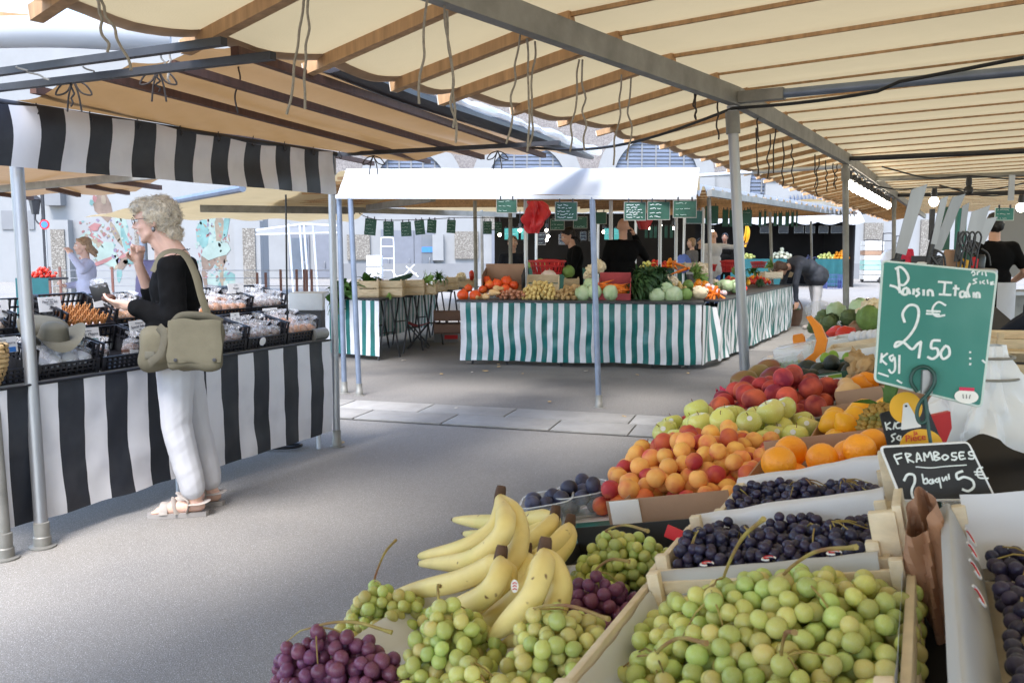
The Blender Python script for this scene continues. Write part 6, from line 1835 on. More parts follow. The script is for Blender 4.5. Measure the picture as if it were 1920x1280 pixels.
def person(label, pos, rz, J=None, scale=1.0, skin='skin', top='cloth_black', pants='cloth_navy', hair='hair_brown', hairkind='short', tilt=(0, 0, 0), sleeve=1.0, shoes='cloth_black', wide=0.0, bulk=1.0, coat=0.0, handL=None, handR=None, vox=.011, bald=False, apron=None, collar=None, eyes=True):
 j = dict(BASE)
 if J: j.update(J)
 j = {k: Vector(v) for k, v in j.items()}
 t = bpy.data.objects.new('person', None); COL.objects.link(t); t.empty_display_size = .2
 t.matrix_basis = Matrix.Translation(pos) @ Matrix.Rotation(rz, 4, 'Z') @ Matrix.Scale(scale, 4)
 tag(t, label, 'person')
 tl = Euler(tilt).to_matrix().to_4x4()
 S, T = head_shapes(j['hed'], tl)
 up = (j['nek'] - j['pel']).normalized()
 tor = Vector((0, 0, 1)).rotation_difference(up).to_euler()
 B = bulk
 S += [('c', j['nek'] + up * -.02, .058, T @ Vector((-.015, 0, -.04)), .052)]
 S += [('e', j['che'], (.105 * B, .160 * B, .175), tor), ('e', j['bel'], (.105 * B, .145 * B, .14), tor), ('e', j['pel'], (.115 * B, .160 * B, .13), tor)]
 for s in 'LR':
  S += [('c', j['che'] + up * .10, .07, j['sh' + s], .052), ('c', j['sh' + s], .052, j['el' + s], .039), ('c', j['el' + s], .040, j['wr' + s], .026)]
  S += [('c', j['hi' + s], .090, j['kn' + s], .058), ('c', j['kn' + s], .058, j['an' + s], .038), ('c', j['an' + s] + Vector((-.02, 0, -.03)), .036, j['to' + s], .030)]
  dv = (j['wr' + s] - j['el' + s]).normalized()
  hd = {'L': handL, 'R': handR}[s]
  inn = Vector((0, -1 if s == 'L' else 1, 0))
  if hd: S += hand(j['wr' + s], hd[0], hd[1], hd[2], hd[3] if len(hd) > 3 else 1)
  else: S += hand(j['wr' + s], dv, inn, .45, 1 if s == 'L' else -1)
 blob(S, vox, 'body', skin, t, 3)
 face_parts(t, T, 1.0, eyes)
 # upper garment
 S = [('e', j['che'] + up * .01, (.122 * B, .178 * B, .185), tor), ('e', j['bel'], (.122 * B, .160 * B, .15), tor)]
 for s in 'LR':
  e_ = j['sh' + s].lerp(j['el' + s], min(1, sleeve * 2)); S += [('c', j['che'] + up * .09, .085, j['sh' + s], .066), ('c', j['sh' + s], .066, e_, .054)]
  if sleeve > .5: S.append(('c', j['el' + s], .054, j['el' + s].lerp(j['wr' + s], (sleeve - .5) * 2 * .97), .040))
 S.append(('e', j['pel'] + up * (.04 - coat * .3), (.128 * B, .175 * B, .10 + coat), tor))
 if coat > .1:
  for s in 'LR': S.append(('c', j['hi' + s], .115 * B, j['hi' + s].lerp(j['kn' + s], coat), .125 * B))
 blob(S, .014, 'top', top, t, 4, .006, 9)
 if collar: blob([('c', j['nek'] + Vector((0, .05, 0)), .035, j['nek'] + Vector((.05, 0, -.01)), .03), ('c', j['nek'] + Vector((0, -.05, 0)), .035, j['nek'] + Vector((.05, 0, -.01)), .03)], .010, 'scarf', collar, t, 3)
 S = [('e', j['pel'] - up * .02, (.125 * B, .170 * B, .13), tor)]
 for s in 'LR':
  S += [('c', j['hi' + s], .100, j['kn' + s], .070 + wide), ('c', j['kn' + s], .070 + wide, j['kn' + s].lerp(j['an' + s], .93), .052 + wide)]
 blob(S, .014, 'trousers', pants, t, 4, .005, 10)
 for s in 'LR':
  blob([('c', j['an' + s] + Vector((-.035, 0, -.035)), .044, j['to' + s] + Vector((.01, 0, .002)), .036), ('c', j['an' + s], .045, j['an' + s] + Vector((0, 0, -.03)), .046)], .010, 'shoe', shoes, t, 3)
 P = lambda x, y, z: T @ Vector((x, y, z))
 e = tl.to_euler()
 if not bald:
  H = [('e', P(-.026, 0, .052), (.090, .082, .080), e), ('e', P(-.055, 0, .0), (.060, .080, .075), e), ('c', P(.055, .03, .085), .022, P(.0, .075, .03), .020), ('c', P(.055, -.03, .085), .022, P(.0, -.075, .03), .020)]
  if hairkind == 'long': H += [('c', P(-.055, .045, .0), .050, P(-.06, .06, -.16), .030), ('c', P(-.055, -.045, .0), .050, P(-.06, -.06, -.16), .030), ('e', P(-.07, 0, -.08), (.04, .07, .09), e)]
  if hairkind == 'tail': H += [('c', P(-.09, 0, .02), .030, P(-.13, 0, -.08), .028), ('c', P(-.13, 0, -.08), .028, P(-.14, 0, -.14), .014)]
  if hairkind == 'bob': H += [('e', P(-.03, .05, .0), (.06, .04, .09), e), ('e', P(-.03, -.05, .0), (.06, .04, .09), e)]
  if hairkind == 'wind': H += [('c', P(-.06, 0, .0), .06, P(-.16, -.02, -.07), .03), ('c', P(-.05, .05, -.02), .04, P(-.14, .06, -.12), .022)]
  blob(H, .010, 'hair', hair, t, 2, .006, 40)
 if apron:
  mm = MB(); mm.grid(lambda u, v: Vector((.165 * math.cos((u - .5) * 6.2), .215 * math.sin((u - .5) * 6.2), lerp(1.04, .40, v))), 28, 6); sub(mm, 'apron', apron, t)
 return t
# ------------------------------------------------------------------ the white haired woman at the striped counter
wpos = G(352, 958); wpos.z = 0
wom = bpy.data.objects.new('person', None); COL.objects.link(wom); wom.empty_display_size = .2
wom.matrix_basis = Matrix.Translation(wpos) @ Matrix.Rotation(math.atan2(-.16, -.985), 4, 'Z')
tag(wom, 'white haired woman in black top and white trousers tasting something at the striped counter', 'person')
hc_ = Vector((.112, 0, 1.556)); tl = Euler((0, .10, 0)).to_matrix().to_4x4()
S, T = head_shapes(hc_, tl, 1.0)
up = Vector((.03, 0, 1)).normalized()
S += [('c', (-.005, 0, 1.36), .062, (.085, 0, 1.50), .054), ('c', (.03, 0, 1.37), .05, (.10, 0, 1.455), .042)]
S += [('e', (.02, 0, 1.20), (.115, .150, .17)), ('e', (.03, 0, 1.02), (.115, .145, .14)), ('e', (.02, 0, .90), (.12, .160, .12))]
shL, elL, wrL = Vector((.01, .165, 1.315)), Vector((-.015, .215, 1.045)), Vector((.205, .150, 1.125))
shR, elR, wrR = Vector((.02, -.165, 1.315)), Vector((.185, -.215, 1.135)), Vector((.225, -.105, 1.335))
S += [('c', (0, 0, 1.31), .07, shL, .052), ('c', shL, .052, elL, .042), ('c', elL, .040, wrL, .026), ('c', (0, 0, 1.31), .07, shR, .052), ('c', shR, .052, elR, .042), ('c', elR, .038, wrR, .025)]
S += hand(wrL, (.97, -.15, .12), (-.05, -.55, .9), .42, 1, .98, [.35, .42, .5, .6])
S += hand(wrR, (-.03, .25, .95), (-.35, .9, -.1), 1.05, -1, .95, [.75, 1.15, 1.25, 1.3])
for y, x0 in ((.085, 0.0), (-.105, -.055)):
 S += [('c', (.02, y, .88), .09, (.02 + x0, y, .48), .058), ('c', (.02 + x0, y, .48), .056, (-.055 + x0, y, .085), .036), ('c', (-.075 + x0, y, .055), .034, (.06 + x0, y + .005, .045), .034), ('c', (.06 + x0, y + .005, .045), .036, (.125 + x0, y + .01, .034), .024)]
 for k in range(5): S.append(('c', (.115 + x0, y + .03 - .016 * k, .034), .0105, (.160 + x0 - .006 * abs(k - 1), y + .036 - .017 * k, .030), .0085))
blob(S, .0068, 'body', 'skin_pale', wom, 2)
face_parts(wom, T, 1.0)
P = lambda x, y, z: T @ Vector((x, y, z))
# hair: loose curls
H = [('e', P(-.026, 0, .050), (.087, .083, .075)), ('e', P(-.054, 0, -.005), (.060, .079, .074)), ('e', P(.035, 0, .088), (.058, .066, .038)), ('e', P(-.03, .06, .045), (.07, .035, .07)), ('e', P(-.03, -.06, .045), (.07, .035, .07)), ('e', P(-.085, 0, -.065), (.045, .06, .05)), ('e', P(.062, .02, .080), (.038, .05, .032))]
q = random.Random(8)
for k in range(260):
 a, e_ = q.uniform(-2.5, 2.5), q.uniform(-.45, 1.45)
 c = P(-.035, 0, .030) + Vector((-math.cos(a) * math.cos(e_) * .090, math.sin(a) * math.cos(e_) * .083, math.sin(e_) * .093))
 if c.x > hc_.x + .055 and c.z < hc_.z + .055: continue
 if c.x > hc_.x + .0 and c.z < hc_.z + .0: continue
 H.append(('e', c, (q.uniform(.007, .015),) * 3))
hr = blob(H, .0048, 'hair', 'hair_grey', wom, 2, .004, 95)
mat('hair_strand', (.60, .53, .42), .5, .3, 60, rand=.1)
mm = MB(); vv = [v for v in hr.data.vertices if True]
for k in range(1500):                                   # loose strands over the curls
 v = q.choice(vv); p = v.co.copy(); n_ = v.normal.copy()
 if n_.x > .75 and p.z < hc_.z + .06: continue
 tg = n_.cross(Vector((q.uniform(-1, 1), q.uniform(-1, 1), q.uniform(-1, 1)))).normalized(); L = q.uniform(.018, .036)
 mm.tube([p - n_ * .002, p + n_ * .005 + tg * L * .35, p + n_ * .007 + tg * L * .7 + Vector((0, 0, -.004)), p + n_ * q.uniform(.001, .010) + tg * L], [.0012, .0011, .0009, .0005], 4, cap=False)
struct(sub(mm, 'hair_strands', 'hair_strand', hr), 'stuff')
# glasses, earring, necklace
gl = MB()
for y in (-.033, .033):
 gl.tube([P(.098, y + .024 * math.cos(a), .012 + .018 * math.sin(a)) for a in [2 * PI * i / 18 for i in range(19)]], .0016, 5, cap=False)
 gl.tube([P(.098, y * 1.72, .016), P(.05, y * 2.35, .018), P(-.01, y * 2.5, .014)], .0016, 5)
gl.tube([P(.099, -.010, .016), P(.104, 0, .020), P(.099, .010, .016)], .0016, 5)
sub(gl, 'glasses', 'steel_dark', wom)
sub(MB().ico(P(-.008, .088, -.042), (.010, .006, .014), 2), 'earring', 'steel_polished', wom)
sub(MB().tube(spline([(-.055, .03, 1.415), (-.02, .068, 1.40), (.05, .072, 1.345), (.105, .03, 1.295), (.11, 0, 1.285), (.105, -.03, 1.295), (.05, -.072, 1.345), (-.02, -.068, 1.40), (-.055, -.03, 1.415)], 4), .0022, 5), 'necklace', 'cable', wom)
# black wrap top with sleeves to the wrist
S = [('e', (.015, 0, 1.20), (.135, .170, .175)), ('e', (.035, 0, 1.02), (.140, .165, .16)), ('e', (.03, 0, .90), (.140, .180, .13)), ('c', (-.035, .10, 1.335), .045, (-.035, -.10, 1.335), .045)]
S += [('c', (-.02, .06, 1.315), .07, shL, .068), ('c', shL, .070, elL, .066), ('c', elL, .066, elL.lerp(wrL, .86), .050), ('c', (-.02, -.06, 1.315), .07, shR, .068), ('c', shR, .070, elR, .060), ('c', elR, .058, elR.lerp(wrR, .28), .046), ('e', (.11, .03, .93), (.06, .10, .15)), ('c', elL + Vector((.02, 0, -.01)), .06, elL + Vector((.09, -.02, -.035)), .055)]
blob(S, .010, 'top', 'cloth_black', wom, 4, .007, 11)
# white trousers, straight and wide with soft creases
S = [('e', (.02, 0, .88), (.135, .175, .13))]
for y, x0 in ((.085, 0.0), (-.105, -.055)):
 S += [('c', (.02, y, .84), .104, (.025 + x0, y, .50), .080), ('c', (.025 + x0, y, .50), .080, (-.045 + x0, y, .155), .070)]
tr = blob(S, .0085, 'trousers', 'cloth_white', wom, 3)
displace(tr.data, lambda c: .0016 * noise.noise(Vector((c.x * 11, c.y * 11, c.z * 36 + c.x * 30))) + .0055 * noise.noise(Vector((c.x * 7, c.y * 7, c.z * 10))))
for v in tr.data.vertices:
 if v.co.z < .085: v.co.z = .085 + (v.co.z - .085) * .12
# sandals
for y, x0 in ((.085, 0.0), (-.105, -.055)):
 mm = MB()
 pl = [(.185, .02), (.19, -.01), (.16, -.045), (.08, -.048), (-.03, -.035), (-.105, -.036), (-.125, -.01), (-.115, .025), (-.04, .035), (.06, .04), (.14, .045)]
 mm.prism([(x + x0, y_ + y + .004) for x, y_ in pl], .024, Matrix.Translation((0, 0, .001)))
 so = sub(mm, 'sandal', 'sole', wom)
 def strap(pts, w, nm='strap'):
  m2 = MB(); sp = spline(pts, 5)
  m2.tube(sp, w, 8, flat=.22, upv=(0, 0, 1)); sub(m2, nm, 'sandal', so)
 strap([(.10 + x0, y + .048, .022), (.10 + x0, y + .035, .058), (.095 + x0, y, .076), (.10 + x0, y - .035, .055), (.10 + x0, y - .046, .022)], .022)
 strap([(.03 + x0, y + .044, .022), (.045 + x0, y + .032, .072), (.05 + x0, y, .094), (.045 + x0, y - .035, .070), (.03 + x0, y - .044, .022)], .018)
 strap([(-.02 + x0, y + .040, .024), (-.03 + x0, y + .042, .085), (.02 + x0, y + .02, .118), (.03 + x0, y, .122), (.02 + x0, y - .02, .118), (-.03 + x0, y - .042, .085), (-.02 + x0, y - .040, .024)], .014)
 strap([(-.03 + x0, y + .042, .07), (-.09 + x0, y + .038, .072), (-.118 + x0, y, .078), (-.09 + x0, y - .038, .072), (-.03 + x0, y - .042, .07)], .020)
# packet held in the left hand (a thing of its own)
wm = wom.matrix_basis
pk = thing('sweet_packet', 'black packet and clear bag held in the woman s left hand', 'packet', wm @ Vector((.34, .12, 1.17)))
mm = MB(); mm.box((0, 0, 0), (.09, .012, .085), wm @ Matrix.Translation((.375, .075, 1.195)) @ Matrix.Rotation(.25, 4, 'Y'), ch=.004); mm.build('tray', MATS['plastic_black'], pk)
mm = MB(); mm.ico(wm @ Vector((.325, .118, 1.165)), (.034, .026, .022), 3, jit=.2, jsc=4); mm.build('nuts', MATS['choc'], pk)
mm = MB(); mm.ico(wm @ Vector((.38, .085, 1.24)), (.042, .03, .025), 3, jit=.5, jsc=5); mm.build('film', MATS['cellophane'], pk)
stk = MB().tube([wm @ Vector((.205, -.045, 1.44)), wm @ Vector((.205, -.02, 1.49))], .0018, 5); tag(stk.build('tasting_stick', MATS['wood_end']), 'little wooden stick between the raised fingers and mouth of the woman', 'stick')
# khaki shoulder bag
bagk = thing('shoulder_bag', 'khaki canvas shoulder bag hanging on the hip of the white haired woman', 'bag', wm @ Vector((-.05, .25, .8)))
BM = wm @ Matrix.Translation((-.075, .265, .945)) @ Matrix.Rotation(-.12, 4, 'Z') @ Matrix.Rotation(.10, 4, 'X')
def softbox(c, sz, r, M, n=10, puff=.012, seed=0):
 b = bmesh.new(); bmesh.ops.create_cube(b, size=1)
 bmesh.ops.subdivide_edges(b, edges=b.edges[:], cuts=n, use_grid_fill=True)
 for v in b.verts:
  p = Vector((v.co.x * sz[0], v.co.y * sz[1], v.co.z * sz[2]))
  inner = Vector((max(-sz[0] / 2 + r, min(sz[0] / 2 - r, p.x)), max(-sz[1] / 2 + r, min(sz[1] / 2 - r, p.y)), max(-sz[2] / 2 + r, min(sz[2] / 2 - r, p.z))))
  dv = p - inner
  if dv.length > 1e-6: p = inner + dv.normalized() * r
  p += p.normalized() * puff * noise.noise(p * 9 + Vector((seed, 0, 0)))
  v.co = p + Vector(c)
 return MB().bm(b, 0, M)
softbox((.03, -.02, -.025), (.42, .135, .235), .06, BM, 14, .03, 1).build('body', MATS['khaki'], bagk)
pkt = softbox((-.065, .050, -.014), (.275, .050, .245), .030, BM, 12, .022, 3).build('front_pocket', MATS['khaki'], bagk)
softbox((-.065, .080, .006), (.270, .014, .215), .008, BM, 12, .014, 5).build('flap', MATS['khaki'], pkt)
for x in (.025, -.165):
 mm = MB(); mm.lathe([(.009, 0), (.009, .005), (.004, .006)], 12, BM @ Matrix.Translation((x, .090, -.085)) @ Matrix.Rotation(-PI / 2, 4, 'X')); mm.build('stud', MATS['steel_dark'], pkt)
mm = MB(); mm.tube(spline([BM @ Vector((.12, .05, .08)), BM @ Vector((.085, .075, .04)), BM @ Vector((.10, .085, -.05)), BM @ Vector((.16, .07, -.10))], 5), .022, 8, flat=.3, upv=(0, 1, 0)); mm.build('side_strap', MATS['khaki_dark'], bagk)
mm = MB(); mm.box((0, 0, 0), (.05, .006, .035), BM @ Matrix.Translation((.165, .048, -.06)), ch=.002); mm.build('patch', MATS['hat_cloth'], bagk)
mm = MB(); mm.tube(spline([BM @ Vector((-.19, .04, .10)), BM @ Vector((-.12, .05, .13)), BM @ Vector((.0, .05, .135)), BM @ Vector((.05, .04, .10))], 5), .02, 8, flat=.5, upv=(0, 1, 0)); mm.build('top_fold', MATS['khaki_dark'], bagk)
sp = [wm @ Vector(p) for p in ((-.20, .255, 1.03), (-.155, .235, 1.16), (-.115, .185, 1.29), (-.065, .140, 1.378), (-.01, .125, 1.405), (.055, .135, 1.385), (.10, .15, 1.30))]
mm = MB(); mm.tube(spline(sp, 6), .020, 8, flat=.22, upv=tuple(wm.to_3x3() @ Vector((-.5, .8, .3)))); mm.build('strap', MATS['khaki'], bagk)
# ------------------------------------------------------------------ the other people
def at(px, Y):
 p = D(px, 465, Y); return Vector((p.x, Y, 0))
LEFT, RIGHT, TOWARD, AWAY = PI, 0.0, -PI / 2, PI / 2
person('woman in a lavender jacket and pink scarf shading her eyes behind the counter', at(160, 10.6), -PI / 2 - .95, dict(elL=(.10, .30, 1.30), wrL=(.20, .14, 1.50), elR=(-.02, -.22, 1.12), wrR=(.24, -.06, 1.10)), .895, 'skin_pale', 'cloth_lavender', 'cloth_white', 'hair_fair', 'wind', collar='cloth_pink', handL=((.3, -.5, .8), (.2, -.9, -.2), .6, -1), handR=((.8, .5, .1), (.1, .3, .9), .7, -1))
person('man in a flat cap and purple jacket, mostly hidden behind the white haired woman', at(298, 9.2), -PI / 2 + .5, None, .90, 'skin_pale', 'cloth_purple', 'cloth_navy', 'cloth_navy', 'short')
person('woman with short dark hair, dark jacket and glasses facing us behind the grey pole', at(961, 14.2), -PI / 2 + .15, dict(elR=(.05, -.24, 1.12), wrR=(.22, -.06, 1.20), elL=(.0, .23, 1.1), wrL=(.18, .12, 1.0)), .93, 'skin_pale', 'cloth_navy', 'cloth_black', 'hair_brown', 'short', coat=.12)
person('dark haired vendor in black leaning over the red basket, seen from the side', at(1078, 13.0), LEFT + .15, dict(hed=(.10, 0, 1.585), nek=(.03, 0, 1.42), elL=(.08, .22, 1.13), wrL=(.30, .16, 1.08), elR=(.08, -.22, 1.13), wrR=(.30, -.14, 1.10)), 1.0, 'skin', 'cloth_black', 'cloth_black', 'hair_black', 'tail', tilt=(0, .35, 0), coat=.1)
person('bald man in a black coat holding a phone to his ear, back turned', at(1168, 12.6), AWAY - .1, dict(elR=(.10, -.30, 1.22), wrR=(.08, -.15, 1.50), elL=(.0, .24, 1.12)), 1.06, 'skin', 'cloth_black', 'cloth_black', bald=True, coat=.25, bulk=1.15, handR=((-.2, .35, .9), (-.1, .9, -.2), .6, 1))
person('fair haired woman in a grey cardigan walking past with a blue bag', at(1298, 20.5), LEFT + .3, dict(elL=(.03, .23, 1.10), wrL=(.22, .16, 1.02)), .95, 'skin_pale', 'cloth_grey', 'cloth_grey', 'hair_fair', 'bob', coat=.2)
person('woman with long black hair standing behind the grey cardigan', at(1313, 23.5), TOWARD, None, .97, 'skin', 'cloth_black', 'cloth_black', 'hair_black', 'long')
person('man in a white overshirt and blue jeans reaching to a pole, back turned', at(1338, 22.0), AWAY, dict(elR=(.02, -.44, 1.36), wrR=(.06, -.68, 1.42)), 1.06, 'skin', 'cloth_white_soft', 'cloth_blue', bald=True, coat=.2, bulk=1.1)
person('bearded man facing us under the far awning beside the bananas', at(1359, 25.5), TOWARD - .4, None, 1.06, 'skin_dark', 'cloth_black', 'cloth_black', 'hair_black', 'short')
person('woman in a dark navy jacket and pale trousers bending over a wicker basket', G(1526, 616), LEFT + .2,
       dict(pel=(0, 0, .90), bel=(.13, 0, .99), che=(.30, 0, 1.04), nek=(.47, 0, 1.03), hed=(.62, 0, .985), shL=(.40, .17, 1.02), elL=(.46, .20, .74), wrL=(.42, .16, .47), shR=(.42, -.17, 1.02), elR=(.47, -.2, .74), wrR=(.44, -.14, .48),
   hiL=(0, .085, .88), knL=(.02, .09, .48), hiR=(0, -.085, .88), knR=(-.06, -.10, .48), anL=(.06, .095, .085), toL=(.22, .10, .035), anR=(-.16, -.1, .085), toR=(.0, -.105, .035)), 1.08, 'skin', 'cloth_slate', 'cloth_white_soft', 'hair_brown', 'bob', tilt=(0, 1.25, 0), shoes='sandal', coat=.12, bulk=1.22, handL=((0, 0, -1), (0, -1, 0), .5, 1), handR=((0, 0, -1), (0, 1, 0), .5, -1))
person('person in a red jacket with back turned before the far hand trucks', at(1696, 24), AWAY - .3, dict(elL=(.02, .30, 1.12), wrL=(.12, .40, .98)), .97, 'skin', 'cloth_red', 'cloth_red', 'hair_brown', 'short', coat=.25)
person('cook in a black T-shirt and white apron working with back turned on the right', at(1864, 9.4), AWAY - .25, dict(elR=(.0, -.30, 1.14), wrR=(.22, -.22, 1.02), elL=(.02, .26, 1.12), wrL=(.24, .2, 1.02)), 1.03, 'skin', 'cloth_black', 'cloth_black', 'hair_black', 'short', sleeve=.35, bulk=1.08, apron='cloth_white')
person('person in dark navy cut off by the right edge of the picture', Vector((2.62, 4.35, 0)), LEFT - .55, dict(elL=(.02, .25, 1.10), wrL=(.22, .22, .96), elR=(.02, -.25, 1.1), wrR=(.22, -.2, .95)), 1.03, 'skin_dark', 'cloth_navy', 'cloth_navy', 'hair_black', 'short', bulk=1.1)
# things they carry
bb = thing('wicker_basket', 'brown wicker basket of greens standing at the feet of the bending woman', 'basket', G(1482, 612))
c = G(1483, 610)
mm = MB(); mm.lathe([(.15, 0), (.19, .12), (.20, .28), (.21, .30), (.19, .30), (.18, .12), (.02, .02)], 20, Matrix.Translation(c)); mm.build('body', MATS['cardboard_dark'], bb)
mm = MB(); mm.tube([c + Vector((.2 * math.cos(a), .04 * math.sin(a * 2), .29 + .24 * math.sin(a))) for a in [PI * i / 14 for i in range(15)]], .014, 6); mm.build('handle', MATS['cardboard_dark'], bb)
put('chard', 'greens', 'leafy greens sticking out of the wicker basket', 'vegetable', c + Vector((0, 0, .26)), None, .75)
bl_ = MB(); bl_.ico(D(1281, 494, 20.0), (.17, .1, .20), 3, jit=.25, jsc=3); tag(bl_.build('shopping_bag', MATS['cloth_blue']), 'blue plastic shopping bag beside the woman in the grey cardigan', 'bag')
bl_ = MB(); bl_.box(D(1297, 503, 20.2), (.24, .06, .26), ch=.01); tag(bl_.build('tote_bag', MATS['cloth_white_soft']), 'white tote bag held low by the woman in the grey cardigan', 'bag')
bl_ = MB(); bl_.ico(D(1668, 487, 23.5), (.22, .15, .26), 3, jit=.25, jsc=3); tag(bl_.build('plastic_bag', MATS['plastic_white']), 'white plastic bag carried by the person in red', 'bag')
bn_ = MB()
for k in range(7):
 c = D(1399, 440 + (k % 4) * 5, 26)
 bn_.tube(spline([c + Vector((0, 0, .3)), c + Vector((.08 - .02 * k, 0, .1)), c + Vector((.06 - .03 * k, 0, -.12))], 4), .03, 6)
tag(bn_.build('banana_bunch', MATS['lemon']), 'yellow banana bunch hanging far away beside the thick pole', 'bananas')
# ================================================================== the fruit stand in front: an inclined display
SL, Z0 = .21, .77
PX0 = Vector((.1525, 2.115, 0))
al = math.atan(SL)
e1 = CX * math.cos(al) + Vector((0, 0, math.sin(al))); e2 = AX.copy(); e3 = e1.cross(e2)
TM = Matrix((e1, e2, e3)).transposed().to_4x4(); TM.translation = Vector((PX0.x, PX0.y, Z0))
TMI = TM.inverted()
def T_(px, py, h=0.0):                                 # pixel to the display plane, h above it, in display coordinates (across, along, up)
 p = PL(px, py, TM @ Vector((0, 0, h)), e3)
 return TMI @ p
def W_(x, y, z): return TM @ Vector((x, y, z))
stand = thing('fruit_stand', 'long sloping market table with green and white striped cloth under the fruit', 'table', (PX0.x, PX0.y, 0))
mm = MB(); n = 130
mm.grid(lambda u, v: W_(lerp(-.03, .765, v), lerp(-2.0, 7.2, u), .0), n, 3, mi=lambda i, j: i % 2)
mm.build('table_cloth', [MATS['stripe_white'], MATS['stripe_green']], stand)
mm = MB(); mm.grid(lambda u, v: W_(-.03, lerp(-2.0, 7.2, u), 0) + CX * (.02 * math.sin(u * 60) * v) + Vector((0, 0, -.60 * v)), n, 4, mi=lambda i, j: i % 2)
mm.build('front_skirt', [MATS['stripe_white'], MATS['stripe_green']], stand)
mm = MB(); mm.box((.595, 2.6, -.03), (1.24, 9.2, .04), TM); mm.build('board', MATS['black_backdrop_and_shade'], stand, smooth=False)  # black colour stands in for the shade where the cloth stops
for y in (-1.8, 0, 2, 4, 6.8):
 mm = MB()
 for x in (.06, 1.1): p = W_(x, y, -.05); mm.tube([p, Vector((p.x, p.y, 0))], .018, 8)
 mm.build('trestle', MATS['steel_dark'], stand)
# ------------------------------------------------------------------ grapes
GR = {}
for kd in ('green', 'yellow', 'purple', 'black'):
 GR[kd] = [MB().ico((0, 0, 0), (.47, .47, .52), 3, jit=.05, jsc=1.2, seed=k).mesh('grape', MATS['grape_' + kd], ang=180) for k in range(2)]
def grape_field(kd, centers, sampler, n, d, floor, seed, dome, label, stems=True, stem_out=None, kd2=None):
 """one heap of grapes, divided between the bunches that it is made of; every grape is a part of its bunch"""
 pts = deposit(n, sampler, d * .84, floor, seed, 9, dome)
 q = random.Random(seed)
 roots = []
 for i, (cx, cy) in enumerate(centers):
  z = floor(cx, cy)
  t = thing('grape_bunch', label[i] if isinstance(label, (list, tuple)) else label, 'grapes', W_(cx, cy, z), None if isinstance(label, (list, tuple)) or len(centers) == 1 else label)
  roots.append([t, []])
 for (x, y, z) in pts:
  i = min(range(len(centers)), key=lambda k: (centers[k][0] - x) ** 2 + (centers[k][1] - y) ** 2)
  roots[i][1].append((x, y, z))
  kk = kd2 if kd2 and q.random() < .35 else kd
  M = Matrix.Translation(W_(x, y, z)) @ rndrot(q) @ Matrix.Scale(d * q.uniform(.88, 1.12), 4)
  link('grape', q.choice(GR[kk]), roots[i][0], M)
 if stems:
  for i, (t, ps) in enumerate(roots):
   if len(ps) < 4: continue
   cx, cy = centers[i]
   top = max(ps, key=lambda p: p[2] - 3 * ((p[0] - cx) ** 2 + (p[1] - cy) ** 2))
   a = q.uniform(0, 6.28)
   mm = MB()
   c0 = Vector((top[0], top[1], top[2] + d * .35))
   far = min(ps, key=lambda p: p[2])
   if stem_out and stem_out[i]:
    end = stem_out[i]
    mid = c0.lerp(end, .5) + Vector((0, 0, d * .5))
    mm.tube([W_(*p) for p in spline([c0 - Vector((0, 0, d * .9)), c0, mid, end], 5)], [.0022] * 5 + [.0021] * 5 + [.0024] * 5 + [.0035], 6)
   for k in range(7):
    p = q.choice(ps); b = Vector(p)
    if (b - c0).length > 3.6 * d: continue
    m_ = c0.lerp(b, .5) + Vector((0, 0, d * .45))
    mm.tube([W_(*v) for v in (c0, m_, b + Vector((0, 0, d * .40)))], [.0016, .0012, .0009], 5)
   mm.build('stalk', MATS['stem'], t)
 return [r[0] for r in roots]
def dome_(cx, cy, rx, ry, h): return lambda x, y: h * max(-1, 1 - ((x - cx) / rx) ** 2 - ((y - cy) / ry) ** 2)
flat0 = lambda x, y: .004
def rect_s(x0, x1, y0, y1): return lambda q: (q.uniform(x0, x1), q.uniform(y0, y1))
def bunch_at(kd, px, py, h, rx, ry, n, d, hm, label, seed, stem_px=None, kd2=None):
 c = T_(px, py, h)
 so = [T_(*stem_px) if stem_px else None]
 if stem_px: so = [Vector((so[0].x, so[0].y, so[0].z))]
 grape_field(kd, [(c.x, c.y)], ell_sampler(c.x, c.y, rx, ry), n, d, flat0, seed, dome_(c.x, c.y, rx, ry, hm), [label], True, so, kd2)
bunch_at('green', 1165, 1058, .035, .120, .10, 160, .0215, .10, 'green grape bunch between the bananas and the wooden crates', 1, (1215, 995, .13))
bunch_at('purple', 1125, 1135, .035, .090, .060, 75, .0215, .07, 'purple grape bunch lying right of the bananas', 2, (1180, 1052, .11))
bunch_at('yellow', 1050, 1232, .038, .090, .105, 160, .0225, .10, 'yellow green grape bunch at the bottom centre before the wooden crate', 3, (1142, 1160, .115), 'green')
bunch_at('green', 725, 1168, .028, .100, .075, 125, .022, .09, 'green grape bunch with a long curled stalk left of the bananas', 4, (742, 1012, .12), 'yellow')
bunch_at('green', 848, 1232, .032, .080, .095, 130, .0225, .095, 'green grape bunch with a brown stalk under the bananas', 5, (825, 1098, .12), 'yellow')
bunch_at('purple', 628, 1262, .03, .135, .066, 140, .0225, .085, 'purple grape bunch in the bottom left corner of the display', 6, (735, 1185, .09))
bunch_at('yellow', 900, 1320, .025, .08, .06, 60, .0225, .06, 'pale grape bunch cut off by the bottom edge', 7)
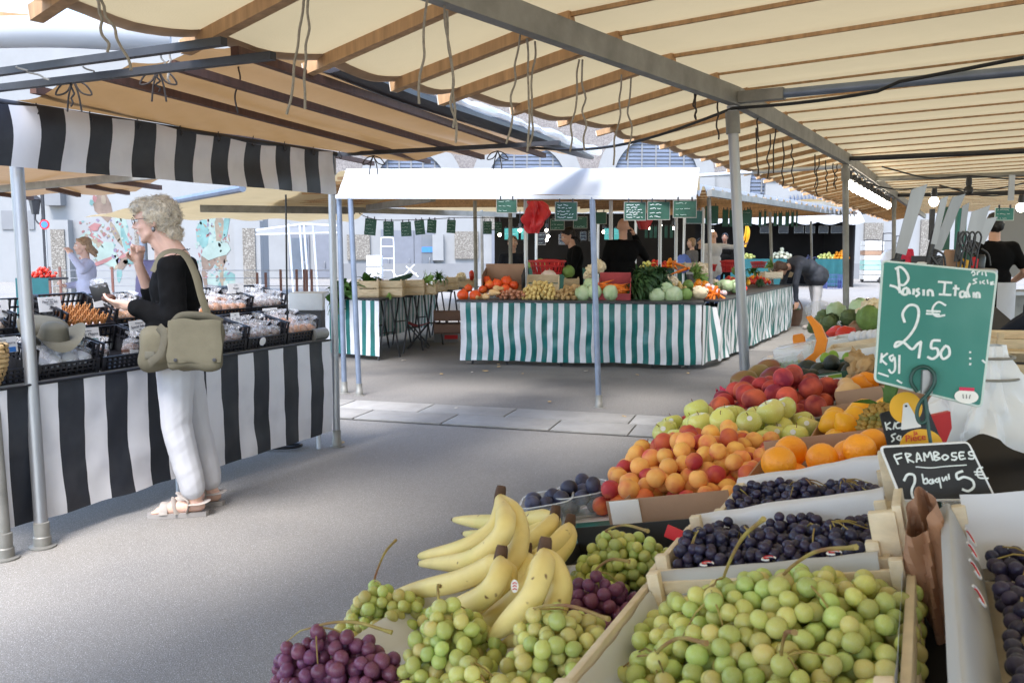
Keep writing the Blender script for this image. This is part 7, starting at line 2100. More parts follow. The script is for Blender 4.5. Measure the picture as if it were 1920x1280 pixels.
# ------------------------------------------------------------------ wooden crate of big green grapes
def cratef(name, label, x0, x1, y0, y1, h, mt='wood_pale', slats=2, z=.002, tilt=0.0):
 M = TM @ Matrix.Translation(((x0 + x1) / 2, (y0 + y1) / 2, z)) @ Matrix.Rotation(tilt, 4, 'X')
 return wood_crate(name, label, M, x1 - x0, y1 - y0, h, mt, slats, th=.011)
def sheet(name, pts_rows, mt, parent, sub_=6, wr=.004, seed=0):
 """paper sheet through rows of display coordinates"""
 R_ = [spline(r, sub_) for r in pts_rows]
 cols = [spline([R_[j][i] for j in range(len(R_))], sub_) for i in range(len(R_[0]))]
 nu, nv = len(cols) - 1, len(cols[0]) - 1
 mm = MB()
 def fn(u, v):
  p = cols[round(u * nu)][round(v * nv)]
  return W_(p.x, p.y + wr * noise.noise(p * 14 + Vector((seed, 0, 0))), p.z + wr * noise.noise(p * 17 + Vector((0, seed, 3))))
 mm.grid(fn, nu, nv)
 return mm.build(name, MATS[mt], parent)
cg = cratef('grape_crate', 'pale wooden crate of big green grapes with white paper lining, bottom right', .405, .775, -1.13, -.725, .085)
ln = thing('paper_lining', 'white paper lining the crate of big green grapes', 'paper', W_(.59, -.92, .02))
sheet('sheet', [[(.420, -1.115, .072), (.420, -.92, .070), (.420, -.745, .074)], [(.45, -1.11, .02), (.45, -.92, .016), (.45, -.75, .03)], [(.60, -1.11, .018), (.60, -.92, .014), (.60, -.75, .02)], [(.735, -1.11, .02), (.735, -.92, .018), (.735, -.75, .03)], [(.762, -1.115, .09), (.762, -.92, .085), (.762, -.745, .09)]], 'paper_liner', ln, 5, .006)
cen = [(.50, -.83), (.62, -.83), (.56, -.97), (.70, -.90), (.68, -1.03), (.47, -1.02)]
gl_ = ['big green grape bunch at the back left of the bottom right crate', 'big green grape bunch topmost at the back of the bottom right crate', 'big green grape bunch in the middle of the bottom right crate', 'big green grape bunch against the right side of the bottom right crate', 'big green grape bunch at the front right of the bottom right crate', 'big green grape bunch at the front left of the bottom right crate']
def crate_pts(q):
 while True:
  x, y = q.uniform(.432, .772), q.uniform(-1.10, -.75)
  if (x - .545) ** 2 / .0045 + (y + 1.07) ** 2 / .0035 < 1: continue      # bare paper shows here
  return x, y
grape_field('green', cen, crate_pts, 450, .0245, lambda x, y: .022, 11, lambda x, y: .13 * max(-1, 1 - ((x - .615) / .29) ** 2 - ((y + .86) / .24) ** 2), gl_, True, [T_(1432, 972, .215), T_(1605, 1025, .19), None, None, T_(1490, 1185, .14), T_(1325, 1205, .12)], 'yellow')
# ------------------------------------------------------------------ crates of small black grapes
def black_crate(x0, x1, y0, y1, lab, n, seed, hb=.10):
 cratef('grape_crate', lab[0], x0, x1, y0, y1, hb, 'wood_pale', 2)
 ln = thing('paper_lining', lab[1], 'paper', W_((x0 + x1) / 2, y1, .02))
 a, b = x0 + .014, x1 - .014
 xs = [lerp(a, b, k / 3) for k in range(4)]
 back = [[(x, y1 - .05, .045 + .004 * i), (x, y1 - .022, .075), (x, y1 - .012 - .004 * (i % 2), .098 + .006 * i), (x, y1 + .006, .104 + .006 * i)] for i, x in enumerate(xs)]
 sheet('sheet', back, 'paper_liner', ln, 5, .005, seed)
 front = [[(x, y0 + .075, .060 + .004 * i), (x, y0 + .03, .078 + .004 * i), (x, y0 - .008, .088 + .003 * i), (x, y0 - .022, .060)] for i, x in enumerate(xs)]
 fr = sheet('printed_sheet', front, 'paper_print', ln, 5, .003, seed + 3)
 for k in range(3):                                  # round red and white marks printed on the paper
  cx = lerp(a + .05, b - .03, (k + .3) / 2.6); c = Vector((cx, y0 + .008, .090 + .008 * (cx - a) / (b - a)))
  mm = MB()
  for r_, mt_ in ((.0095, 'card'), (.0065, 'print_red')):
   m2 = MB(); m2.tube([W_(c.x + r_ * math.cos(t), c.y + r_ * .8 * math.sin(t), c.z + (.002 if mt_ == 'card' else .004) + .25 * r_ * .0) for t in [2 * PI * i / 14 for i in range(12)]], .0013 if mt_ == 'card' else .0008, 5); m2.build('printed_mark', MATS[mt_], fr)
 cen = [(lerp(a, b, (k + .5) / 4), (y0 + y1) / 2) for k in range(4)]
 grape_field('black', cen, rect_s(a + .012, b - .012, y0 + .05, y1 - .045), n, .0180, lambda x, y: .052 + .03 * (x - a) / (b - a), seed, lambda x, y: .03 * noise.noise(Vector((x * 14, y * 14, seed))), [lab[2] + s for s in (', leftmost bunch', ', second bunch', ', third bunch', ', rightmost bunch')])
black_crate(.405, .745, -.715, -.455, ('pale wooden crate of small black grapes behind the green grapes', 'white paper standing up behind the nearer row of black grapes', 'small black grapes in the nearer lined crate'), 300, 21, .095)
black_crate(.43, .735, -.425, -.19, ('second wooden crate of black grapes under the lower price slate', 'white paper standing up behind the farther row of black grapes', 'small black grapes in the farther lined crate'), 210, 31, .085)
# upright end board of the nearer crate with staples
eb = thing('crate_end', 'upright pale wooden crate end with staples right of the black grapes', 'crate', W_(.755, -.5, .05))
mm = MB(); mm.box((.762, -.52, .075), (.012, .34, .155), TM, ch=.0015); mm.build('board', MATS['wood_pale'], eb)
mm = MB(); mm.box((.742, -.685, .07), (.035, .018, .150), TM, ch=.0015); mm.build('post', MATS['wood_pale'], eb)
mm = MB(); mm.box((.742, -.36, .08), (.035, .018, .165), TM, ch=.0015); mm.build('post', MATS['wood_pale'], eb)
for k, (y, z) in enumerate(((-.62, .11), (-.62, .05), (-.44, .13), (-.44, .07), (-.52, .10))):
 MB().tube([W_(.7555, y - .008, z - .004), W_(.7545, y, z), W_(.7555, y + .008, z + .004)], .0008, 4).build('staple', MATS['steel'], eb)
# ------------------------------------------------------------------ crate at the right edge
cratef('grape_crate', 'wooden crate of dark blue grapes cut off by the right edge', .815, 1.16, -1.25, -.60, .115, 'wood_pale', 2)
ln = thing('paper_lining', 'grey printed paper lining the crate at the right edge', 'paper', W_(.83, -.8, .05))
rowsp = [[(.852, y, .05), (.838, y, .09), (.826, y, .128), (.812, y, .122)] for y in (-1.23, -1.0, -.80, -.615)]
rs_ = sheet('printed_sheet', rowsp, 'paper_print', ln, 5, .004, 6)
sheet('sheet', [[(x, -.66, .05), (x, -.63, .10), (x, -.615, .14)] for x in (.84, .95, 1.05, 1.15)], 'paper_liner', ln, 5, .004, 8)
for k, y in enumerate((-.70, -.76, -.83, -.92)):
 for r_, mt_ in ((.0125, 'card'), (.0085, 'print_red')):
  MB().tube([W_(.845 - .35 * r_ * math.cos(t), y + r_ * math.sin(t), .106 + .9 * r_ * math.cos(t)) for t in [2 * PI * i / 14 for i in range(12)]], .0014 if mt_ == 'card' else .0010, 5).build('printed_mark', MATS[mt_], rs_)
grape_field('black', [(.93, -.72), (1.05, -.72), (.93, -.90), (1.05, -.90)], rect_s(.865, 1.145, -1.20, -.655), 420, .0195, lambda x, y: .055, 41, lambda x, y: .02 * noise.noise(Vector((x * 9, y * 9, 1))), ['dark blue grapes at the back left of the crate on the right edge', 'dark blue grapes at the back right of the crate on the right edge', 'dark blue grapes at the front left of the crate on the right edge', 'dark blue grapes at the front right of the crate on the right edge'])
kb = thing('paper_bag', 'crumpled brown paper bag stuffed beside the wooden crate', 'bag', W_(.785, -.62, .05))
def kraft(u, v):
 a = 2 * PI * u; r = .030 * (1 + .4 * math.sin(a * 2 + v * 3) + .25 * math.sin(a * 5 + v * 8)) * (.55 + .7 * math.sin(PI * min(1, .2 + .6 * v)))
 return W_(.790 + r * .55 * math.cos(a) + .008 * v, -.70 + r * 1.5 * math.sin(a) - .04 * v, .145 - .15 * v + .02 * math.sin(a))
mm = MB(); mm.grid(kraft, 30, 12); mm.build('bag', MATS['paper_kraft'], kb, ang=25)
cp = thing('plastic_bag', 'clear plastic bag bunched between the two right hand crates', 'bag', W_(.80, -.45, .05))
def clearb(u, v):
 a = 2 * PI * u; r = .042 * (1 + .35 * math.sin(a * 3 + v * 4) + .25 * math.sin(a * 7)) * (.4 + .8 * v)
 return W_(.835 + r * .7 * math.cos(a) - .02 * v, -.42 + r * 1.6 * math.sin(a) - .12 * v, .16 - .17 * v)
mm = MB(); mm.grid(clearb, 36, 12); mm.build('bag', MATS['cellophane'], cp, ang=25)
# ------------------------------------------------------------------ bananas
def banana(path_, t, r=.0172, seed=0):
 pts = [W_(*T_(px, py, h)) for (px, py, h) in path_]
 sp = spline(pts, 7); n = len(sp)
 rs = []
 for i in range(n):
  u = i / (n - 1)
  rs.append(r * (.42 + .58 * min(1, u / .22) ** .8 if u < .22 else (1.0 if u < .72 else max(.36, 1 - .64 * ((u - .72) / .28) ** 1.9))))
 mm = MB(); mm.tube(sp, rs, 10)
 for i, v in enumerate(mm.v):                         # faint ridges
  k = i % 10
  if k % 2 == 0:
   c = sp[min(i // 10, n - 1)]; p = Vector(v); mm.v[i] = tuple(c + (p - c) * 1.075)
 b = mm.build('banana', MATS['banana'], t, ang=180)
 MB().tube([sp[-2].lerp(sp[-1], .6), sp[-1] + (sp[-1] - sp[-2]) * .35], [r * .34, r * .22], 8).build('tip', MATS['banana_tip'], b)
 MB().tube([sp[0] - (sp[1] - sp[0]) * .2, sp[0], sp[1], sp[2]], [r * .44, r * .44, r * .50, r * .56], 8).build('neck', MATS['banana_neck'], b)
 return sp
def hand_of(label, stem, paths):
 s0 = W_(*T_(*stem))
 t = thing('banana_bunch', label, 'bananas', s0)
 for k, p in enumerate(paths): banana([stem] + p, t, seed=k)
 mm = MB(); d = Vector((0, 0, .016)) + e2 * .006
 mm.tube([s0 - d * .9, s0, s0 + d, s0 + d * 1.3], [.010, .0115, .0100, .008], 9); mm.build('crown', MATS['banana_tip'], t)
hand_of('pair of bananas standing highest, their brown crown uppermost', (937, 932, .17), [[(948, 975, .165), (935, 1012, .14), (880, 1050, .105), (790, 1056, .075)], [(940, 966, .15), (918, 1000, .125), (860, 1032, .10), (788, 1042, .08)], [(962, 960, .16), (974, 1000, .13), (966, 1048, .10), (942, 1085, .075)]])
hand_of('bananas lying behind the highest pair', (1040, 968, .10), [[(1024, 992, .095), (985, 1022, .075), (940, 1040, .05)], [(1008, 972, .09), (940, 980, .07), (852, 974, .05)], [(1030, 985, .08), (960, 1010, .06), (872, 1000, .04)]])
hand_of('bananas with a brown crown lying next to the green grapes', (1068, 985, .09), [[(1050, 1012, .085), (1010, 1045, .07), (955, 1080, .05)], [(1062, 1018, .075), (1040, 1048, .06), (990, 1100, .04)]])
hand_of('pair of bananas pointing left at the lower left of the heap', (938, 1048, .125), [[(915, 1064, .11), (850, 1092, .085), (742, 1112, .05)], [(936, 1082, .115), (900, 1122, .085), (826, 1150, .05)], [(950, 1080, .10), (935, 1115, .07), (880, 1160, .035)]])
hand_of('short bananas tucked under the middle of the heap', (985, 1040, .09), [[(975, 1062, .085), (940, 1100, .06), (885, 1128, .03)], [(992, 1068, .08), (975, 1110, .055), (925, 1150, .03)], [(968, 1050, .07), (905, 1080, .05), (840, 1080, .03)]])
hand_of('big bananas curving down at the front of the heap', (1020, 1034, .145), [[(1016, 1072, .135), (990, 1130, .10), (918, 1198, .045)], [(1036, 1060, .13), (1050, 1105, .10), (1022, 1165, .065), (945, 1208, .03)], [(1005, 1080, .10), (955, 1135, .06), (890, 1180, .03)]])
def sticker(label, px, py, h, mt='print_red'):
 c = T_(px, py, h); t = thing('fruit_sticker', label, 'sticker', W_(*c))
 vdir_ = (Vector((0, 0, CAMZ)) - W_(*c)).normalized()
 M = Matrix.Translation(W_(*c)) @ vdir_.to_track_quat('Z', 'Y').to_matrix().to_4x4()
 mm = MB(); mm.lathe([(.009, 0), (.009, .0006)], 16, M @ Matrix.Scale(.6, 4, (1, 0, 0))); mm.build('disc', MATS['sticker'], t)
 mm = MB()
 for k in range(3): mm.tube([M @ Vector((-.003, -.005 + .004 * k, .001)), M @ Vector((0, -.003 + .004 * k, .001)), M @ Vector((.003, -.005 + .004 * k, .001))], .0008, 4)
 mm.build('print', MATS[mt], t)
sticker('red and white sticker on the front banana', 965, 1098, .128)
# white paper and striped cloth under the bananas are part of the table; a white tray behind them
tr_ = thing('white_tray', 'white paper tray under the bananas', 'tray', W_(.02, -.6, .01))
mm = MB(); mm.grid(lambda u, v: W_(lerp(-.03, .30, u), lerp(-.93, -.40, v), .012 + .045 * max(0, .12 - u) / .12 + .004 * math.sin(v * 9)), 20, 12); mm.build('sheet', MATS['paper_liner'], tr_)
# ------------------------------------------------------------------ plum punnets
def punnet(label, px, py, rz, seed, w=.125, l=.175, h=.055):
 c = T_(px, py, .045); M = TM @ Matrix.Translation((c.x, c.y, .006)) @ Matrix.Rotation(rz, 4, 'Z')
 t = bpy.data.objects.new('plum_punnet', None); COL.objects.link(t); t.matrix_basis = M; t.empty_display_size = .05
 tag(t, label, 'punnet')
 def rr2(u, f, z):
  a = 2 * PI * u; k = 4
  x = math.copysign(abs(math.cos(a)) ** (2 / k), math.cos(a)); y = math.copysign(abs(math.sin(a)) ** (2 / k), math.sin(a))
  return Vector((w / 2 * f * x, l / 2 * f * y, z))
 mm = MB(); mm.grid(lambda u, v: rr2(u, .84 + .16 * v, h * v), 40, 3); sub(mm, 'wall', 'clear_plastic', t)
 mm = MB(); mm.tube([rr2(i / 40, 1.03, h) for i in range(41)], .0032, 6, cap=False, flat=.5); sub(mm, 'rim', 'film', t)
 mm = MB(); mm.grid(lambda u, v: rr2(u, .84 * v, .001), 40, 1); sub(mm, 'bottom', 'clear_plastic', t)
 pts = deposit(13, lambda q: (q.uniform(-w * .30, w * .30), q.uniform(-l * .34, l * .34)), .036, lambda x, y: .002, seed)
 q = random.Random(seed)
 for p in pts: tag(link('plum', ME['plum'][0], None, M @ Matrix.Translation(p) @ rndrot(q)), 'dark blue plum in the ' + label.split(' ')[0] + ' clear punnet', 'plum', 'plums in ' + label)
punnet('left clear plastic punnet of dark plums behind the bananas', 1028, 945, .35, 5)
punnet('right clear plastic punnet of dark plums beside the apricots', 1092, 928, .35, 6)
# ------------------------------------------------------------------ cardboard boxes
def cbox(name, label, x0, x1, y0, y1, h, mt='cardboard', th=.004, cat='box', hs=None):
 t = thing(name, label, cat, W_((x0 + x1) / 2, (y0 + y1) / 2, 0))
 hs = hs or (h, h, h, h)                             # front, back, left, right
 for c, sz in ((((x0 + x1) / 2, y0, hs[0] / 2), (x1 - x0, th, hs[0])), (((x0 + x1) / 2, y1, hs[1] / 2), (x1 - x0, th, hs[1])), ((x0, (y0 + y1) / 2, hs[2] / 2), (th, y1 - y0 - th, hs[2])), ((x1, (y0 + y1) / 2, hs[3] / 2), (th, y1 - y0 - th, hs[3]))):
  mm = MB(); mm.box((c[0], c[1], c[2] + .002), sz, TM, ch=.001); mm.build('panel', MATS[mt], t)
 mm = MB(); mm.box(((x0 + x1) / 2, (y0 + y1) / 2, .004), (x1 - x0 - th, y1 - y0 - th, .004), TM); mm.build('bottom', MATS[mt], t, smooth=False)
 return t
ab = cbox('cardboard_box', 'brown cardboard box with a white corner in front of the apricots', .165, .425, -.205, -.05, .085, 'cardboard', hs=(.085, .02, .06, .07))
mm = MB(); mm.box((.205, -.2085, .046), (.065, .003, .08), TM, ch=.001); mm.build('white_panel', MATS['card'], ab)
cbox('black_tray', 'low black cardboard tray holding the green grapes by the wooden crate', .13, .40, -.62, -.31, .05, 'cardboard_black', hs=(.02, .06, .03, .06))
mm = MB(); c = T_(1275, 1005, .09); mm.box((0, 0, 0), (.05, .004, .022), TM @ Matrix.Translation(c) @ Matrix.Rotation(.5, 4, 'Y'), ch=.001); tag(mm.build('red_label', MATS['print_red']), 'little red label sticking up behind the green grapes', 'label')
q = random.Random(3)
for k in range(7):
 p = (.20 + .03 * k, -.13 + .02 * (k % 2), .035); tag(link('apricot', ME['apricot'][k % 3], None, TM @ Matrix.Translation(p) @ rndrot(q)), 'apricot lying inside the brown cardboard box', 'apricot', 'apricots inside the cardboard box')
# ------------------------------------------------------------------ heaps on the display
def dheap(kind, name, label, cat, group, n, sampler, d, seed, dome, k=.93, floor=.004, upright=False, sc=1.0, parts=None):
 pts = deposit(n, sampler, d * k, lambda x, y: floor, seed, 10, dome)
 q = random.Random(seed + 1)
 for (x, y, z) in pts:
  rot = rndrot(q) if not upright else Matrix.Rotation(q.uniform(0, 6.3), 4, 'Z') @ Matrix.Rotation(q.uniform(-1.1, 1.1), 4, 'X')
  o = link(name, q.choice(ME[kind]), None, TM @ Matrix.Translation((x, y, z)) @ rot @ Matrix.Scale(sc * q.uniform(.92, 1.1), 4))
  tag(o, label, cat, group)
  if parts: parts(o, q)
 return pts
def poly_s(pts):
 def inside(x, y):
  c = False
  for i in range(len(pts)):
   (x0, y0), (x1, y1) = pts[i], pts[i - 1]
   if (y0 > y) != (y1 > y) and x < (x1 - x0) * (y - y0) / (y1 - y0) + x0: c = not c
  return c
 xs, ys = [p[0] for p in pts], [p[1] for p in pts]
 def f(q):
  while True:
   x, y = q.uniform(min(xs), max(xs)), q.uniform(min(ys), max(ys))
   if inside(x, y): return x, y
 return f
dheap('apricot', 'apricot', 'blushed apricot in the big heap at the front edge of the stand', 'apricot', 'apricots heaped at the front edge', 190, poly_s([(.02, -.05), (.12, -.02), (.42, .02), (.42, .45), (.08, .62), (.0, .45)]), .046, 51, dome_(.22, .28, .28, .40, .11))
stem_me = MB().tube([(0, 0, .022), (.001, 0, .030), (.004, .002, .036)], [.0013, .0011, .0014], 5).mesh('stem', MATS['stem_brown'])
stk_me = MB().lathe([(.008, 0), (.008, .0006)], 12).mesh('sticker', MATS['sticker'])
def apple_parts(o, q):
 s = bpy.data.objects.new('stem', stem_me); COL.objects.link(s); s.parent = o
 if q.random() < .6:
  s = bpy.data.objects.new('sticker', stk_me); COL.objects.link(s); s.parent = o
  dloc = (o.matrix_basis.to_3x3().inverted() @ Vector((-.35 + q.uniform(-.3, .3), -1, .55))).normalized()
  s.matrix_basis = Matrix.Translation(dloc * .0385) @ dloc.to_track_quat('Z', 'Y').to_matrix().to_4x4()
dheap('apple', 'apple', 'yellow green apple in the row behind the apricots', 'apple', 'green apples behind the apricots', 34, poly_s([(-.01, .62), (.45, .50), (.47, .80), (.02, .98)]), .077, 52, dome_(.22, .74, .36, .3, .09), parts=apple_parts, upright=True)
dheap('peach', 'peach', 'dark red peach heaped behind the green apples', 'peach', 'peaches behind the apples', 58, poly_s([(.0, 1.06), (.46, .92), (.50, 1.52), (.05, 1.62)]), .075, 53, dome_(.28, 1.25, .36, .4, .09))
ts = thing('tissue_paper', 'crumpled pink tissue paper among the peaches', 'paper', W_(*T_(1385, 735, .08)))
mm = MB(); c = T_(1388, 733, .07)
mm.grid(lambda u, v: W_(c.x + .17 * (u - .5), c.y + .12 * (v - .5), .075 + .022 * noise.noise(Vector((u * 7, v * 7, 0))) + .012 * math.sin(u * 30 + v * 9)), 26, 14); mm.build('sheet', MATS['cloth_pink'], ts, ang=20)
cbox('orange_box', 'cardboard box of oranges under the pineapple', .43, .735, -.15, .21, .075, 'cardboard', hs=(.05, .10, .07, .10))
dheap('orange', 'orange', 'bright orange in the cardboard box below the pineapple', 'orange', 'oranges in the box', 17, rect_s(.47, .69, -.10, .15), .070, 54, dome_(.58, .04, .25, .28, .02), sc=.86)
cbox('fruit_box', 'cardboard box edge behind the oranges holding yellow fruit', .50, .80, .30, .80, .07, 'cardboard', hs=(.08, .08, .05, .10))
dheap('lemon', 'lemon', 'deep yellow lemon in the box behind the oranges', 'lemon', 'lemons in the box', 26, rect_s(.54, .74, .40, .76), .055, 55, dome_(.6, .6, .25, .3, .05), sc=1.15)
cbox('fruit_box', 'long cardboard tray edge right of the peaches', .52, .82, 1.02, 1.75, .07, 'cardboard', hs=(.09, .05, .06, .10))
for k, (px, py, m_) in enumerate(((1608, 724, 'pepper'), (1625, 716, 'pepper'), (1590, 735, 'butternut'))):
 put(m_, 'papaya', ['orange yellow fruit lying in the tray right of the peaches', 'orange fruit next to the big green slate', 'long ochre fruit right of the peaches'][k], 'fruit', W_(*T_(px, py, .07)), Euler((1.3, .4, .8 + k)), .9, k)
# mangoes, avocados with their printed box
ME['mango'] = [lump('mango', 'mango', (.068, .045, .042), .10, 2, 3), lump('mango', 'mango_green', (.066, .045, .042), .10, 5, 3)]
for k, (px, py, i, rz) in enumerate(((1452, 706, 0, .25), (1422, 700, 1, .6), (1395, 712, 1, .2), (1440, 690, 1, .3))):
 put('mango', 'mango', ['big dark red mango with a white sticker', 'brownish mango left of the red mango', 'mango at the edge of the stand beside the thick pole', 'mango behind the red mango'][k], 'mango', W_(*T_(px, py, .06)), Euler((0, -.1, TA * 0 + rz)), 1.0, i)
sticker('oval white sticker on the red mango', 1458, 703, .105, 'ink')
gb = cbox('avocado_box', 'dark green printed cardboard box of avocados', .27, .53, 1.72, 2.25, .07, 'plastic_green', hs=(.075, .07, .06, .07))
p = T_(1580, 717, .04)
mm = MB(); mm.box((.43, 1.7165, .040), (.10, .003, .062), TM); mm.build('label_sheet', MATS['card'], gb, smooth=False)
mm = MB(); mm.box((.40, 1.7145, .062), (.04, .002, .014), TM); mm.build('label_head', MATS['plastic_green'], gb, smooth=False)
mm = MB(); mm.box((.455, 1.7145, .062), (.05, .002, .014), TM); mm.build('label_band', MATS['lime'], gb, smooth=False)
me = text_mesh('FRANCE', .013, 'card'); o = link('writing', me, gb, TM @ Matrix.Translation((.402, 1.7125, .0575)) @ Matrix.Rotation(PI / 2, 4, 'X'))
for k in range(4): mm = MB(); mm.box((.43 - .008 * (k % 2), 1.7145, .045 - .010 * k), (.08 - .016 * (k % 2), .001, .0022), TM); mm.build('print_line', MATS['ink'], gb, smooth=False)
dheap('avocado', 'avocado', 'dark avocado heaped in the green printed box', 'avocado', 'avocados in the green box', 18, rect_s(.22, .50, 1.78, 2.2), .072, 56, dome_(.35, 2.0, .2, .3, .06))
for k, (px, py) in enumerate(((1508, 708), (1520, 692))): put('avocado', 'avocado', ['dark avocado lying beside the red mango', 'black avocado on top left of the green box'][k], 'avocado', W_(*T_(px, py, .06)), Euler((1.5, .3 + k, .6)), 1.1)
for k, (px, py) in enumerate(((1548, 672), (1562, 668), (1590, 672))): put('orange', 'lime', 'green lime behind the avocados', 'lime', W_(*T_(px, py, .06)), None, .8, 0, 'limes behind the avocados').data = ME['lime_'][0] if 'lime_' in ME else ME.setdefault('lime_', [lump('lime', 'lime', (.034, .034, .038), .05, 1)])[0]
q = random.Random(12)
for k in range(12):
 c = T_(1622 + q.uniform(-24, 26), 700 + q.uniform(-18, 12), .06); put('ginger', 'ginger', 'knobbly ginger root heaped left of the big green slate', 'ginger', W_(c.x, c.y, .03 + .03 * (k % 3)), Euler((q.uniform(0, 6), q.uniform(0, 6), q.uniform(0, 6))), 1.1, k, 'ginger roots')
cr2 = thing('cress_tray', 'clear plastic tray of green cress at the edge of the stand', 'tray', W_(*T_(1470, 690, 0)))
c = T_(1470, 688, .04); cxy = (c.x, c.y)
for kk, (cc, sz) in enumerate((((cxy[0], cxy[1] - .11, .05), (.17, .003, .09)), ((cxy[0], cxy[1] + .11, .05), (.17, .003, .09)), ((cxy[0] - .085, cxy[1], .05), (.003, .22, .09)), ((cxy[0] + .085, cxy[1], .05), (.003, .22, .09)), ((cxy[0], cxy[1], .098), (.19, .24, .004)))):
 mm = MB(); mm.box(cc, sz, TM); mm.build('lid' if kk == 4 else 'wall', MATS['clear_plastic'], cr2, smooth=False)
mm = MB(); q = random.Random(2)
for k in range(500):
 x, y = cxy[0] + q.uniform(-.078, .078), cxy[1] + q.uniform(-.10, .10); h = q.uniform(.03, .065); a = q.uniform(0, 6.28)
 d = Vector((math.cos(a), math.sin(a), 0)) * .006
 mm.add([W_(x, y, .006), W_(x + d.x, y + d.y, h * .7), W_(x + d.y * .8, y - d.x * .8, h), W_(x - d.x, y - d.y, h * .8)], [(0, 1, 2, 3)])
struct(mm.build('cress', MATS['leaf_light'], cr2, smooth=False), 'stuff')
mm = MB()                                                # second tray behind
c = T_(1490, 662, .04)
mm.box((c.x, c.y, .045), (.2, .24, .085), TM, ch=.01); tag(mm.build('plastic_tray', MATS['film']), 'clear plastic tray behind the cress tray', 'tray')
# pumpkin slices
def slice_(label, pxs, th, Yb):
 pts = [T_(px, py, h) for px, py, h in pxs]
 mm = MB(); n = len(pts)
 fr = [W_(p.x, p.y, p.z) for p in pts]; bk = [W_(p.x + .01, p.y + th, p.z) for p in pts]
 mm.add(fr + bk, [tuple(range(n)), tuple(range(n, 2 * n))[::-1]] + [(i, n + i, n + (i + 1) % n, (i + 1) % n) for i in range(n)])
 t = thing('pumpkin_slice', label, 'pumpkin', W_(pts[0].x, pts[0].y, 0)); mm.build('flesh', MATS['pumpkin_flesh'], t, smooth=False)
c = T_(1530, 668, .02)
def slice_at(label, px, py, outline, scale_, th):
 c = T_(px, py, .0); c.z = 0
 t = thing('pumpkin_slice', label, 'pumpkin', W_(c.x, c.y, 0))
 M = TM @ Matrix.Translation((c.x, c.y, .0)) @ Matrix(((1, 0, 0, 0), (0, 0, 1, 0), (0, 1, 0, 0), (0, 0, 0, 1)))
 mm = MB(); mm.prism([(x * scale_, z * scale_) for x, z in outline], th, M); mm.build('flesh', MATS['pumpkin_flesh'], t, smooth=False)
slice_at('curved orange pumpkin slice standing on the stand behind the avocados', 1520, 687, [(-.10, .0), (.02, .0), (.09, .06), (.12, .14), (.10, .23), (.05, .30), (.025, .30), (.05, .23), (.06, .15), (.03, .08), (-.04, .04), (-.10, .03)], .85, .05)
slice_at('square orange pumpkin piece behind the clear trays', 1500, 655, [(-.045, 0), (.05, 0), (.05, .10), (.035, .13), (-.035, .13), (-.045, .10)], .75, .05)
# boxes, artichokes, cabbages at the far end of the stand
for k, (px0, px1, py, d_, h, mt_, lb) in enumerate(((1540, 1640, 676, .22, .055, 'plastic_white', 'white cardboard tray with a brown handle hole behind the limes'), (1560, 1660, 655, .3, .05, 'wood_pale', 'pale wooden tray further along the fruit stand'), (1570, 1660, 636, .3, .05, 'plastic_white', 'white tray of eggs further along the fruit stand'), (1515, 1600, 645, .4, .04, 'plastic_white', 'white paper covered tray near the pumpkin slices'), (1600, 1665, 618, .4, .08, 'cardboard', 'brown carton with a cut handle near the far end of the stand'), (1605, 1665, 602, .4, .10, 'wood_crate', 'wooden crate of white cabbages at the far end of the stand'), (1545, 1610, 622, .5, .04, 'plastic_blue', 'dark blue crate below the artichokes'))):
 a, b = T_(px0, py, .03), T_(px1, py, .03)
 cbox('produce_tray', lb, a.x, max(b.x, a.x + .2), (a.y + b.y) / 2, (a.y + b.y) / 2 + d_, h, mt_, th=.008)
mm = MB(); c = T_(1585, 668, .05); mm.box((c.x, c.y - .012, .032), (.06, .004, .03), TM, ch=.001); tag(mm.build('handle_hole', MATS['cardboard_dark']), 'brown hand hole in the white tray behind the limes', 'tray part')
for k in range(7):
 c = T_(1600 + k * 11, 632 - k * 1.2, .06); put('orange', 'white_egg', 'white egg shaped vegetable in the tray beside the big slate', 'vegetable', W_(c.x, c.y, .06), None, .8, 0, 'white vegetables in the tray').data = ME.setdefault('egg', [lump('white_egg', 'sugar_white', (.036, .036, .042), .03, 1)])[0]
def artichoke_mesh(r, seed):
 mm = MB(); q = random.Random(seed)
 mm.ico((0, 0, 0), (r * .8, r * .8, r * .9), 2)
 for ring in range(6):
  el = -.7 + ring * .38; n = 11 - ring
  for k in range(n):
   az = 2 * PI * (k + .5 * (ring % 2)) / n
   Mx = Matrix.Rotation(az, 4, 'Z') @ Matrix.Rotation(-el, 4, 'Y')
   mm.grid(lambda u, v: Mx @ Vector((r * (.84 + .16 * v), r * .42 * (u - .5) * 2 * (1 - v ** 2), r * .62 * v)), 2, 3)
 return mm.mesh('artichoke', MATS['artichoke'], ang=60)
ME['artichoke'] = [artichoke_mesh(.06, 1)]
for k, (px, py, s) in enumerate(((1536, 606, 1.0), (1552, 612, 1.1), (1545, 596, 1.1), (1528, 614, .9), (1598, 600, 1.3), (1560, 600, .9))):
 c = T_(px, py, .06 * s); put('artichoke', 'artichoke', ['artichoke in the group left of the big one', 'artichoke in the group left of the big one', 'artichoke in the group left of the big one', 'artichoke in the group left of the big one', 'huge round artichoke at the far end of the fruit stand', 'artichoke in the group left of the big one'][k], 'artichoke', W_(*c), Euler((.2 * k, .3, k)), s, 0, 'artichokes' if k != 4 else None)
